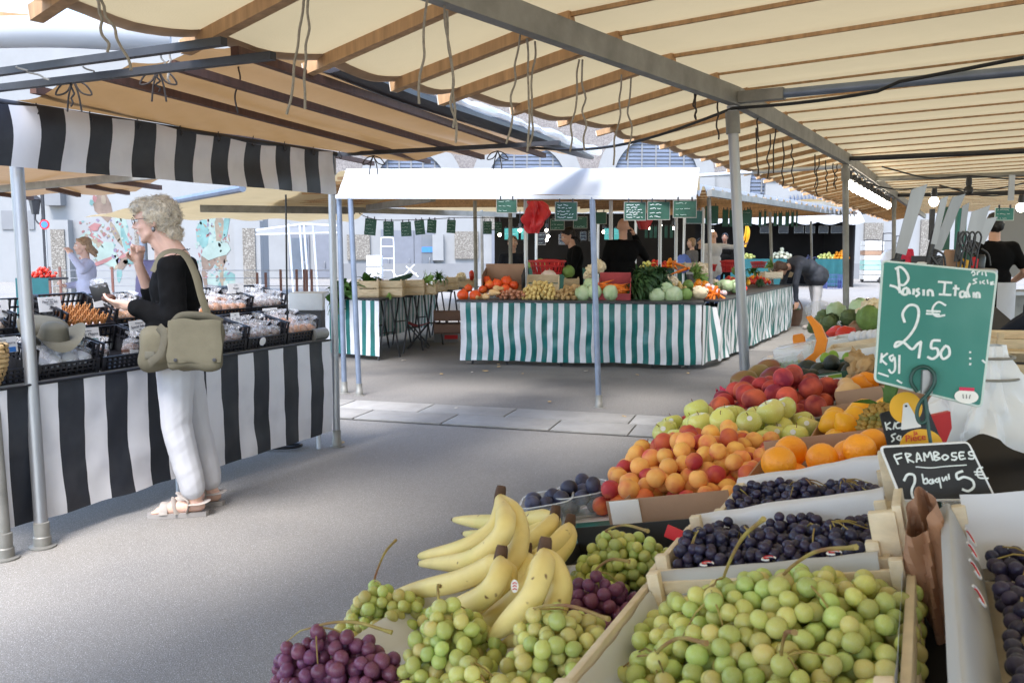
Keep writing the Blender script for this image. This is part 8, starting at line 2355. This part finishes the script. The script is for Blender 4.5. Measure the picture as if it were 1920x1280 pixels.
for k, (px, py, kd, s, lb) in enumerate(((1568, 585, 'savoy', .75, 'purple green cabbage behind the artichokes'), (1612, 580, 'cabbage', .95, 'pale green cabbage behind the huge artichoke'), (1640, 588, 'cauliflower', 1.4, 'white cauliflower in the far wooden crate'), (1630, 598, 'lettuce', .9, 'pale lettuce in the far wooden crate'), (1655, 572, 'tomato', 2.2, 'red vegetable heap at the far end of the stand'))):
 put(kd, 'cabbage' if kd in ('savoy', 'cabbage') else kd, lb, 'vegetable', W_(*T_(px, py, .1)), None, s, k)
put('pepper_red', 'pepper', 'red pepper below the artichokes', 'pepper', W_(*T_(1568, 622, .05)), Euler((1.4, 0, .5)), 1.1)
put('pepper_red', 'pepper', 'second red pepper right of the artichokes', 'pepper', W_(*T_(1585, 624, .05)), Euler((1.4, 0, 1.5)), 1.1, 1)
mm = MB(); c = W_(*T_(1627, 572, .1)); mm.ico(c, (.10, .07, .06), 3, jit=.1); tag(mm.build('aubergine', MATS['aubergine']), 'dark aubergine behind the far cauliflower', 'aubergine')
mm = MB(); c = T_(1536, 582, .07); mm.ico(W_(*c), (.13, .10, .10), 3, jit=.25, jsc=3); tag(mm.build('plastic_bag', MATS['cellophane']), 'bluish clear bag behind the artichokes', 'bag')
# ------------------------------------------------------------------ pineapple
pn = thing('pineapple', 'pineapple lying behind the black slate right of the oranges', 'pineapple', W_(*T_(1640, 835, 0)))
c = W_(*T_(1648, 800, .09)); ax = (W_(*T_(1672, 745, .15)) - W_(*T_(1632, 838, .07))).normalized()
PMx = Matrix.Translation(c) @ ax.to_track_quat('Z', 'Y').to_matrix().to_4x4()
mm = MB(); mm.ico((0, 0, 0), (.042, .042, .066), 3, None)
o = MB(); o.add(mm.v, mm.f, 0, PMx); o = o.build('core', MATS['pineapple'], pn)
mm = MB()
for ring in range(11):
 z = -.058 + ring * .0116; r = .0425 * math.sqrt(max(.05, 1 - (z / .068) ** 2)); n = max(5, int(2 * PI * r / .0165))
 for k in range(n):
  a = 2 * PI * (k + .5 * (ring % 2)) / n
  mm.ico((r * math.cos(a), r * math.sin(a), z), (.0095, .0095, .0075), 1, None)
  mm.ico(((r + .009) * math.cos(a), (r + .009) * math.sin(a), z), (.002, .002, .002), 1, None)
o2 = MB(); o2.add(mm.v, mm.f, 0, PMx); struct(o2.build('eyes', MATS['pineapple'], pn, ang=180), 'stuff')
lf_ = leafy_mesh('leaf_crown', 'leaf_green', 26, .11, .010, .8, 3, curl=.5)
link('leaf_crown', lf_, pn, PMx @ Matrix.Translation((0, 0, .06)))
# ------------------------------------------------------------------ price slates in front, written in chalk
def slate_plane(corners, Y0, tiltn):
 p0 = D(corners[0][0], corners[0][1], Y0)
 return p0, Vector(tiltn).normalized()
def chalk(par, strokes, p0, n, w, mt='chalk', off=.0006, name='chalk_stroke'):
 for st in strokes:
  pts = [PL(x, y, p0 + n * off, n) for x, y in st]
  if len(pts) > 2: pts = spline(pts, 4)
  mm = MB(); mm.tube(pts, w, 6, flat=.10, upv=tuple(n)); mm.build(name, MATS[mt], par)
def board(par, corners, p0, n, th, mt, rnd=.006, name='board', edge=None):
 P_ = [PL(x, y, p0, n) for x, y in corners]
 out = []
 for i in range(len(P_)):
  a, b, c = P_[i - 1], P_[i], P_[(i + 1) % len(P_)]
  u, v = (a - b).normalized(), (c - b).normalized()
  for t in (0, .25, .5, .75, 1): out.append((b + u * rnd * (1 - t) ** 2 + v * rnd * t ** 2))
 k = len(out); mm = MB()
 mm.add([p for p in out] + [p - n * th for p in out], [tuple(range(k))[::-1], tuple(range(k, 2 * k))] + [(i, (i + 1) % k, k + (i + 1) % k, k + i) for i in range(k)])
 o = mm.build(name, MATS[mt], par, smooth=False)
 if edge:
  m2 = MB(); m2.tube([p - n * th / 2 for p in out] + [out[0] - n * th / 2], th * .62, 6, cap=False); m2.build('edge', MATS[edge], o)
 return o
Z8 = lambda pts, ox, oy, s: [(ox + x / s, oy + y / s) for x, y in pts]
sg1 = thing('price_slate', 'big green chalk slate for Raisin Italia at 2,50 euros the kilo', 'price sign', D(1755, 735, 1.36))
cor = [(1656, 490), (1869, 511), (1839, 762), (1641, 713)]
n1 = Vector((-.42, -1, .14)).normalized(); p01 = D(1750, 620, 1.36)
board(sg1, cor, p01, n1, .004, 'slate_green', edge='frame_pale')
k1 = lambda pts: Z8(pts, 1280, 430, 2.977)
S1 = [[(1185, 222), (1215, 210), (1245, 235), (1260, 275), (1235, 310), (1205, 305)], [(1200, 215), (1208, 300), (1212, 355)], [(1155, 312), (1190, 322), (1215, 345), (1228, 362)],
      [(1255, 325), (1232, 335), (1230, 362), (1252, 360), (1258, 330), (1270, 362)], [(1290, 330), (1288, 365)], [(1322, 330), (1305, 340), (1320, 358), (1300, 375)], [(1345, 335), (1345, 370)], [(1370, 372), (1370, 342), (1392, 345), (1397, 374)],
      [(1425, 292), (1505, 298)], [(1465, 296), (1458, 362)], [(1430, 362), (1500, 366)], [(1525, 310), (1520, 372)], [(1508, 328), (1545, 332)], [(1572, 345), (1550, 352), (1552, 378), (1572, 372), (1576, 348), (1585, 382)], [(1605, 300), (1590, 340), (1602, 380)], [(1625, 350), (1625, 382)], [(1640, 384), (1640, 356), (1655, 358), (1658, 384)],
      [(1240, 520), (1228, 470), (1260, 425), (1305, 428), (1318, 470), (1300, 540), (1260, 600), (1215, 640), (1185, 655), (1195, 630), (1235, 632), (1280, 668), (1310, 640), (1335, 625)],
      [(1330, 630), (1318, 720)], [(1440, 620), (1395, 622), (1388, 662), (1420, 665), (1425, 700), (1395, 722), (1365, 710)], [(1465, 650), (1440, 690), (1455, 722), (1488, 700), (1485, 660), (1462, 648)],
      [(1470, 425), (1430, 405), (1400, 430), (1395, 465), (1420, 485), (1465, 478)], [(1360, 455), (1440, 458)], [(1358, 470), (1435, 474)],
      [(1112, 690), (1105, 745)], [(1145, 690), (1110, 722), (1140, 755)], [(1178, 700), (1155, 712), (1168, 735), (1182, 712), (1185, 780), (1165, 800), (1150, 780)], [(1210, 700), (1208, 805)],
      [(1612, 245), (1622, 232), (1632, 250), (1618, 258)], [(1645, 236), (1645, 256)], [(1645, 240), (1660, 236)], [(1672, 238), (1672, 256)], [(1690, 236), (1695, 262)], [(1645, 275), (1622, 282), (1640, 296), (1618, 305)], [(1660, 288), (1662, 305)], [(1685, 285), (1672, 295), (1688, 305)], [(1700, 280), (1704, 305)], [(1715, 298), (1735, 292), (1718, 308), (1740, 304)]]
wts = [.0021] * 8 + [.0019] * 9 + [.0022] * 4 + [.0017] * 3 + [.0018] * 4 + [.0011] * 10
for st, w in zip(S1, wts): chalk(sg1, [k1(st)], p01, n1, w)
chalk(sg1, [k1([(1090, 800), (1150, 820)]), k1([(1195, 840), (1225, 858)]), k1([(1605, 680), (1604, 690)]), k1([(1606, 715), (1604, 725)]), k1([(1606, 745), (1604, 758)]), k1([(1672, 728), (1690, 745)])], p01, n1, .0016)
c = PL(1812, 743, p01 + n1 * .003, n1); Mq = Matrix.Translation(c) @ n1.to_track_quat('Z', 'Y').to_matrix().to_4x4()
o = MB(); o.lathe([(.016, 0), (.016, .001)], 24, Mq @ Matrix.Scale(.65, 4, (0, 1, 0))); o = o.build('round_sticker', MATS['sticker'], sg1)
MB().box((0, .0108, .0012), (.020, .005, .001), Mq).build('pink_band', MATS['cloth_pink'], o, smooth=False)
mm = MB()
for x in (-.004, 0, .004): mm.tube([Mq @ Vector((x, -.003, .0015)), Mq @ Vector((x * 1.2, .003, .0015))], .0006, 4)
mm.build('print', MATS['ink'], o)
# green wire holder
wr_ = thing('wire_holder', 'bent dark green wire holding the big green slate', 'sign holder', D(1765, 1005, 1.33))
kx = lambda pts: [PL(x, y, p01 + n1 * .010, n1) for x, y in pts]
pw = kx([(1720, 735), (1708, 715), (1714, 694), (1733, 687), (1750, 698), (1752, 718), (1740, 738), (1725, 755), (1719, 775), (1725, 792), (1737, 788), (1738, 768), (1734, 745)])
MB().tube(spline(pw, 6), .0030, 8).build('loop', MATS['wire_green'], wr_)
pw2 = kx([(1734, 745), (1738, 780), (1745, 830), (1758, 880), (1762, 930), (1764, 1010)])
MB().tube(spline(pw2, 6), .0028, 8).build('stake', MATS['wire_green'], wr_)
mm = MB(); mm.box(PL(1738, 715, p01 + n1 * .005, n1), (.016, .006, .035)); mm.build('clamp', MATS['steel'], wr_, smooth=False)
# black raspberry slate
sg2 = thing('price_slate', 'small black chalk slate reading Framboises 2 barquettes 5 euros', 'price sign', D(1760, 935, 1.28))
n2 = Vector((-.12, -1, .45)).normalized(); p02 = D(1760, 885, 1.28)
board(sg2, [(1652, 838), (1815, 829), (1866, 935), (1692, 937)], p02, n2, .004, 'slate_black', edge='plastic_white')
k2 = lambda pts: Z8(pts, 1280, 850, 2.93)
def kk(l): return [k2(x) for x in l]
chalk(sg2, kk([[(1160, 10), (1185, 60)], [(1160, 8), (1205, -2)], [(1170, 32), (1205, 20)], [(1222, -2), (1240, 50)], [(1222, -2), (1255, 5), (1232, 25), (1272, 48)], [(1285, 48), (1290, -5), (1315, 42)], [(1285, 30), (1310, 25)], [(1330, 42), (1325, -5), (1345, 20), (1358, -10), (1375, 38)], [(1385, 38), (1380, -8), (1408, 0), (1385, 15), (1415, 25), (1388, 38)], [(1440, 5), (1425, 20), (1440, 34), (1460, 18), (1440, 5)], [(1505, -5), (1480, -2), (1482, 14), (1505, 18), (1498, 34), (1475, 32)], [(1548, -8), (1520, -5), (1525, 30), (1555, 25)], [(1522, 12), (1545, 10)], [(1600, -12), (1572, -8), (1578, 8), (1602, 12), (1595, 28), (1568, 26)]]), p02, n2, .0014)
chalk(sg2, kk([[(1280, 72), (1360, 78), (1440, 70), (1560, 62)]]), p02, n2, .0009)
chalk(sg2, kk([[(1215, 150), (1235, 115), (1270, 118), (1275, 155), (1258, 200), (1265, 240), (1290, 248), (1285, 225), (1300, 222), (1345, 212)], [(1540, 95), (1505, 110), (1512, 140), (1545, 128), (1590, 145), (1600, 180), (1570, 205), (1535, 195)]]), p02, n2, .0020)
chalk(sg2, kk([[(1315, 110), (1325, 165)], [(1320, 150), (1340, 135), (1345, 160), (1325, 165)], [(1365, 140), (1350, 155), (1370, 165), (1372, 138), (1380, 165)], [(1400, 135), (1385, 150), (1405, 155), (1408, 130), (1420, 190)], [(1425, 128), (1432, 150), (1448, 125), (1452, 148)], [(1460, 110), (1465, 142)], [(1650, 75), (1620, 85), (1625, 130), (1680, 135)], [(1600, 100), (1645, 100)], [(1605, 115), (1650, 116)]]), p02, n2, .0013)
# black slate behind, yellow discs, white pointer
sg3 = thing('price_slate', 'black chalk slate half hidden behind the yellow price discs', 'price sign', D(1680, 835, 1.42))
n3 = Vector((.1, -1, .3)).normalized(); p03 = D(1690, 800, 1.42)
board(sg3, [(1650, 774), (1735, 752), (1768, 832), (1668, 842)], p03, n3, .004, 'slate_black')
k3 = lambda pts: Z8(pts, 1280, 430, 2.977)
chalk(sg3, [k3(x) for x in ([(1130, 1075), (1140, 1120)], [(1160, 1075), (1135, 1098), (1165, 1115)], [(1185, 1075), (1175, 1115)], [(1215, 1070), (1190, 1085), (1195, 1108), (1222, 1105)], [(1190, 1138), (1165, 1150), (1180, 1170), (1165, 1185)], [(1210, 1148), (1195, 1165), (1215, 1175), (1216, 1150)])], p03, n3, .0015)
yd = thing('price_disc', 'yellow plastic price disc with a white pointer above the pineapple', 'price sign', D(1700, 800, 1.39))
n4 = Vector((-.1, -1, .15)).normalized(); p04 = D(1700, 770, 1.39)
c = PL(1698, 764, p04, n4); Mq = Matrix.Translation(c) @ n4.to_track_quat('Z', 'Y').to_matrix().to_4x4()
mm = MB(); mm.lathe([(.0245, 0), (.0245, .002)], 30, Mq); mm.build('disc', MATS['yellow_card'], yd)
o = board(yd, [(1694, 757), (1702, 754), (1728, 800), (1690, 806)], p04 + n4 * .004, n4, .002, 'plastic_white', .002, 'pointer')
MB().ico(PL(1699, 761, p04 + n4 * .006, n4), .002, 1).build('rivet', MATS['steel_dark'], o)
yd2 = thing('price_disc', 'yellow half disc reading la piece stuck behind the raspberry slate', 'price sign', D(1728, 838, 1.36))
p05 = D(1728, 830, 1.36)
pl = [(1728 + 40 * math.cos(PI * i / 14), 834 - 30 * math.sin(PI * i / 14)) for i in range(15)]
board(yd2, pl, p05, n4, .002, 'yellow_card', .0005, 'half_disc')
me = text_mesh('la', .010, 'print_red'); Mt = Matrix.Translation(PL(1717, 815, p05 + n4 * .003, n4)) @ Matrix.Rotation(PI / 2, 4, 'X') @ Matrix.Rotation(.12, 4, 'Z')
link('writing', me, yd2, Mt)
me = text_mesh('Pièce', .015, 'print_red'); link('writing', me, yd2, Matrix.Translation(PL(1717, 826, p05 + n4 * .003, n4)) @ Matrix.Rotation(PI / 2, 4, 'X') @ Matrix.Rotation(.12, 4, 'Z'))
rb = MB(); c = PL(1755, 800, D(1755, 800, 1.5), Vector((0, -1, 0))); rb.prism([(-.018, .02), (.018, .028), (.022, .0), (.010, -.035), (-.004, -.015)], .01, Matrix.Translation(c) @ Matrix.Rotation(PI / 2, 4, 'X')); tag(rb.build('red_package', MATS['plastic_red'], smooth=False), 'red plastic package hanging behind the green slate', 'package')
# ------------------------------------------------------------------ tall metal plates with black clips on the back of the stand
bl = [((1688, 476), (1726, 342), 26), ((1750, 458), (1771, 366), 13), ((1757, 468), (1800, 360), 21), ((1801, 458), (1811, 379), 12), ((1822, 450), (1842, 381), 30), ((1836, 455), (1860, 402), 22)]
blab = ['leftmost and tallest polished steel plate on a black handle', 'narrow polished steel plate, second from the left', 'slanting polished steel plate, third from the left', 'bluish narrow steel plate, fourth from the left', 'broad grey steel plate, fifth from the left', 'rightmost polished steel plate by the cook']
for k, (b_, t_, w) in enumerate(bl):
 Y = 3.3 + .12 * k
 a, b = D(*b_, Y), D(*t_, Y)
 t = thing('metal_plate', blab[k], 'metal plate', a)
 ax_ = (b - a).normalized(); sd_ = ax_.cross(Vector((0, -1, 0))).normalized(); hw = w / 2 / FPX * Y
 nn = sd_.cross(ax_)
 v = [a - sd_ * hw * .8, a + sd_ * hw * .8, b + sd_ * hw - ax_ * hw * 1.2 * 0, b - sd_ * hw - ax_ * hw * 1.3]
 mm = MB(); mm.add([p for p in v] + [p + nn * .003 for p in v], [(0, 1, 2, 3), (7, 6, 5, 4), (0, 4, 5, 1), (1, 5, 6, 2), (2, 6, 7, 3), (3, 7, 4, 0)]); mm.build('plate', MATS['steel_polished'], t, smooth=False)
 mm = MB(); mm.tube([a + ax_ * .05 - nn * .012, a - ax_ * .07 - nn * .012], .012, 8); mm.build('handle', MATS['plastic_black'], t)
 base = D(b_[0] + (8 if k % 2 else -4), 498, Y)
 mm = MB(); mm.tube(spline([a - ax_ * .06, (a + base) / 2 + Vector((.02 * (-1) ** k, 0, 0)), base], 5), .005, 6)
 mm.tube(spline([a - ax_ * .02 + sd_ * .02, (a + base) / 2 - Vector((.03 * (-1) ** k, 0, 0)), base + Vector((.03, 0, 0))], 5), .004, 6); mm.build('wire_stand', MATS['plastic_black'], t)
tk = thing('utensil_tray', 'grey tray of tools and jars behind the big green slate', 'tray', D(1770, 490, 3.5))
a, b = D(1700, 505, 3.7), D(1850, 480, 3.7)
MB().box(((a.x + b.x) / 2, 3.75, a.z - .02), (b.x - a.x, .3, .05), ch=.01).build('tray', MATS['steel'], tk)
for k, (px, mt_, h) in enumerate(((1815, 'plastic_green', .07), (1828, 'print_red', .05), (1812, 'yellow_card', .045), (1785, 'cardboard', .08), (1840, 'plastic_black', .06), (1735, 'plastic_white', .03))):
 c = D(px, 492, 3.7); mm = MB(); mm.lathe([(.022, 0), (.026, h * .8), (.02, h), (.004, h)], 14, Matrix.Translation((c.x, 3.72, a.z + .0))); mm.build('jar', MATS[mt_], tk)
for k, px in enumerate((1805, 1812, 1822, 1833)):
 c = D(px, 492, 3.6); mm = MB(); mm.tube(spline([(c.x, 3.62, a.z), (c.x + .01, 3.62, a.z + .08), (c.x + .02, 3.62, a.z + .13), (c.x + .005, 3.62, a.z + .15), (c.x - .01, 3.62, a.z + .12), (c.x + .01, 3.62, a.z + .08)], 4), .004, 6); mm.build('tongs', MATS['plastic_black'], tk)
# ------------------------------------------------------------------ dark space behind the stand on the right: black blocks added to stand in for its shade, sacks, stacked crates
bt = thing('shade_filler', 'added black block standing in for the shade behind the stand on the right', 'table', W_(1.9, .3, 0))
mm = MB(); mm.box((1.75, .9, -.36), (.7, 4.6, .5), Matrix.Translation((PX0.x, PX0.y, .70)) @ Matrix((CX, AX, (0, 0, 1))).transposed().to_4x4()); mm.build('shade_block', MATS['black_backdrop_and_shade'], bt, smooth=False)
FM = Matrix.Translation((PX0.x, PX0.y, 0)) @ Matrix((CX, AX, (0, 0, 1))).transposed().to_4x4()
mm = MB(); mm.box((1.26, .9, .40), (.02, 7.0, .78), FM); mm.build('shade_board', MATS['black_backdrop_and_shade'], bt, smooth=False)
sb = thing('bag_bundle', 'bundle of white plastic carrier bags hanging behind the green slate', 'bags', D(1850, 830, 1.9))
c = D(1848, 690, 1.95)
def bagb(u, v):
 a = 2 * PI * u; r = (.034 + .05 * v + .025 * v * v) * (1 + .22 * math.sin(a * 2 + v * 3) + .16 * math.sin(a * 5 - v * 7) + .10 * math.sin(a * 11 + v * 9) + .2 * noise.noise(Vector((math.cos(a) * 3, math.sin(a) * 3, v * 5))))
 return c + Vector((r * 1.1 * math.cos(a) + .01 * v, r * .8 * math.sin(a), .05 - .20 * v - .02 * math.sin(a * 4) * v))
mm = MB(); mm.grid(bagb, 72, 22); mm.build('bags', MATS['plastic_white'], sb, ang=30)
for k, z in enumerate((.025, -.02)):
 mm = MB(); mm.tube([c + Vector(((.058 + .01 * k) * math.cos(a), (.045 + .01 * k) * math.sin(a), z)) for a in [2 * PI * i / 20 for i in range(21)]], .003, 5, cap=False); mm.build('tie', MATS['steel_dull'], sb)
for k in range(5):
 c = D(1905, 640 + k * 46, 3.0)
 wood_crate('stacked_crate', ['topmost', 'second', 'third', 'fourth', 'lowest'][k] + ' ochre wooden crate of the stack in the shade at the right edge', frame_at(Vector((c.x + .12, 3.05, c.z - .03)), -.15), .42, .35, .055, 'wood_crate', 1)
wbd = MB(); a, b = D(1872, 520, 10.8), D(1960, 392, 10.8); wbd.box(((a.x + b.x) / 2, 10.9, (a.z + b.z) / 2), (b.x - a.x, .05, b.z - a.z)); tag(wbd.build('white_board', MATS['plaster'], smooth=False), 'white panel behind the cook at the right edge', 'panel')
ck = thing('work_counter', 'steel work counter in front of the cook', 'counter', (6.1, 10.2, 0))
mm = MB(); mm.box((6.0, 10.1, .93), (1.9, .6, .04)); mm.build('top', MATS['steel'], ck, smooth=False)
mm = MB(); mm.box((6.0, 10.2, .46), (1.8, .5, .90)); mm.build('cabinet', MATS['steel_dull'], ck, smooth=False)
slate(1865, 390, 1901, 413, 8.4, 'small green slate hanging over the cook', mt='slate_green', seed=91, lines=3, frame=True, ck='chalk')
st_ = MB(); a, b = D(1889, 376, 5.0), D(1904, 328, 5.0); st_.box(((a.x + b.x) / 2, 5.0, (a.z + b.z) / 2), (b.x - a.x, .006, b.z - a.z), rz=.2); tag(st_.build('hanging_strip', MATS['paper_print'], smooth=False), 'pale narrow strip hanging from the canopy at the right', 'strip')
ds = thing('dark_screen', 'dark screen and boxes standing behind the polished plates', 'screen', (4.2, 9.0, 0))
for k, (x0, x1, y0, y1, m_) in enumerate(((1742, 1752, 392, 450, 'steel_dark'), (1762, 1782, 388, 470, 'plastic_green'), (1790, 1812, 390, 470, 'slate_green'))):
 a, b = D(x0, y1, 8.6), D(x1, y0, 8.6); mm = MB(); mm.box(((a.x + b.x) / 2, 8.6, (a.z + b.z) / 2), (b.x - a.x, .04, b.z - a.z)); mm.build('panel', MATS[m_], ds, smooth=False)
mm = MB(); a = D(1780, 480, 8.6); mm.box((a.x, 8.7, a.z / 2), (.5, .3, a.z)); mm.build('base', MATS['steel_dark'], ds, smooth=False)
bpy.data.scenes.remove(WORK)
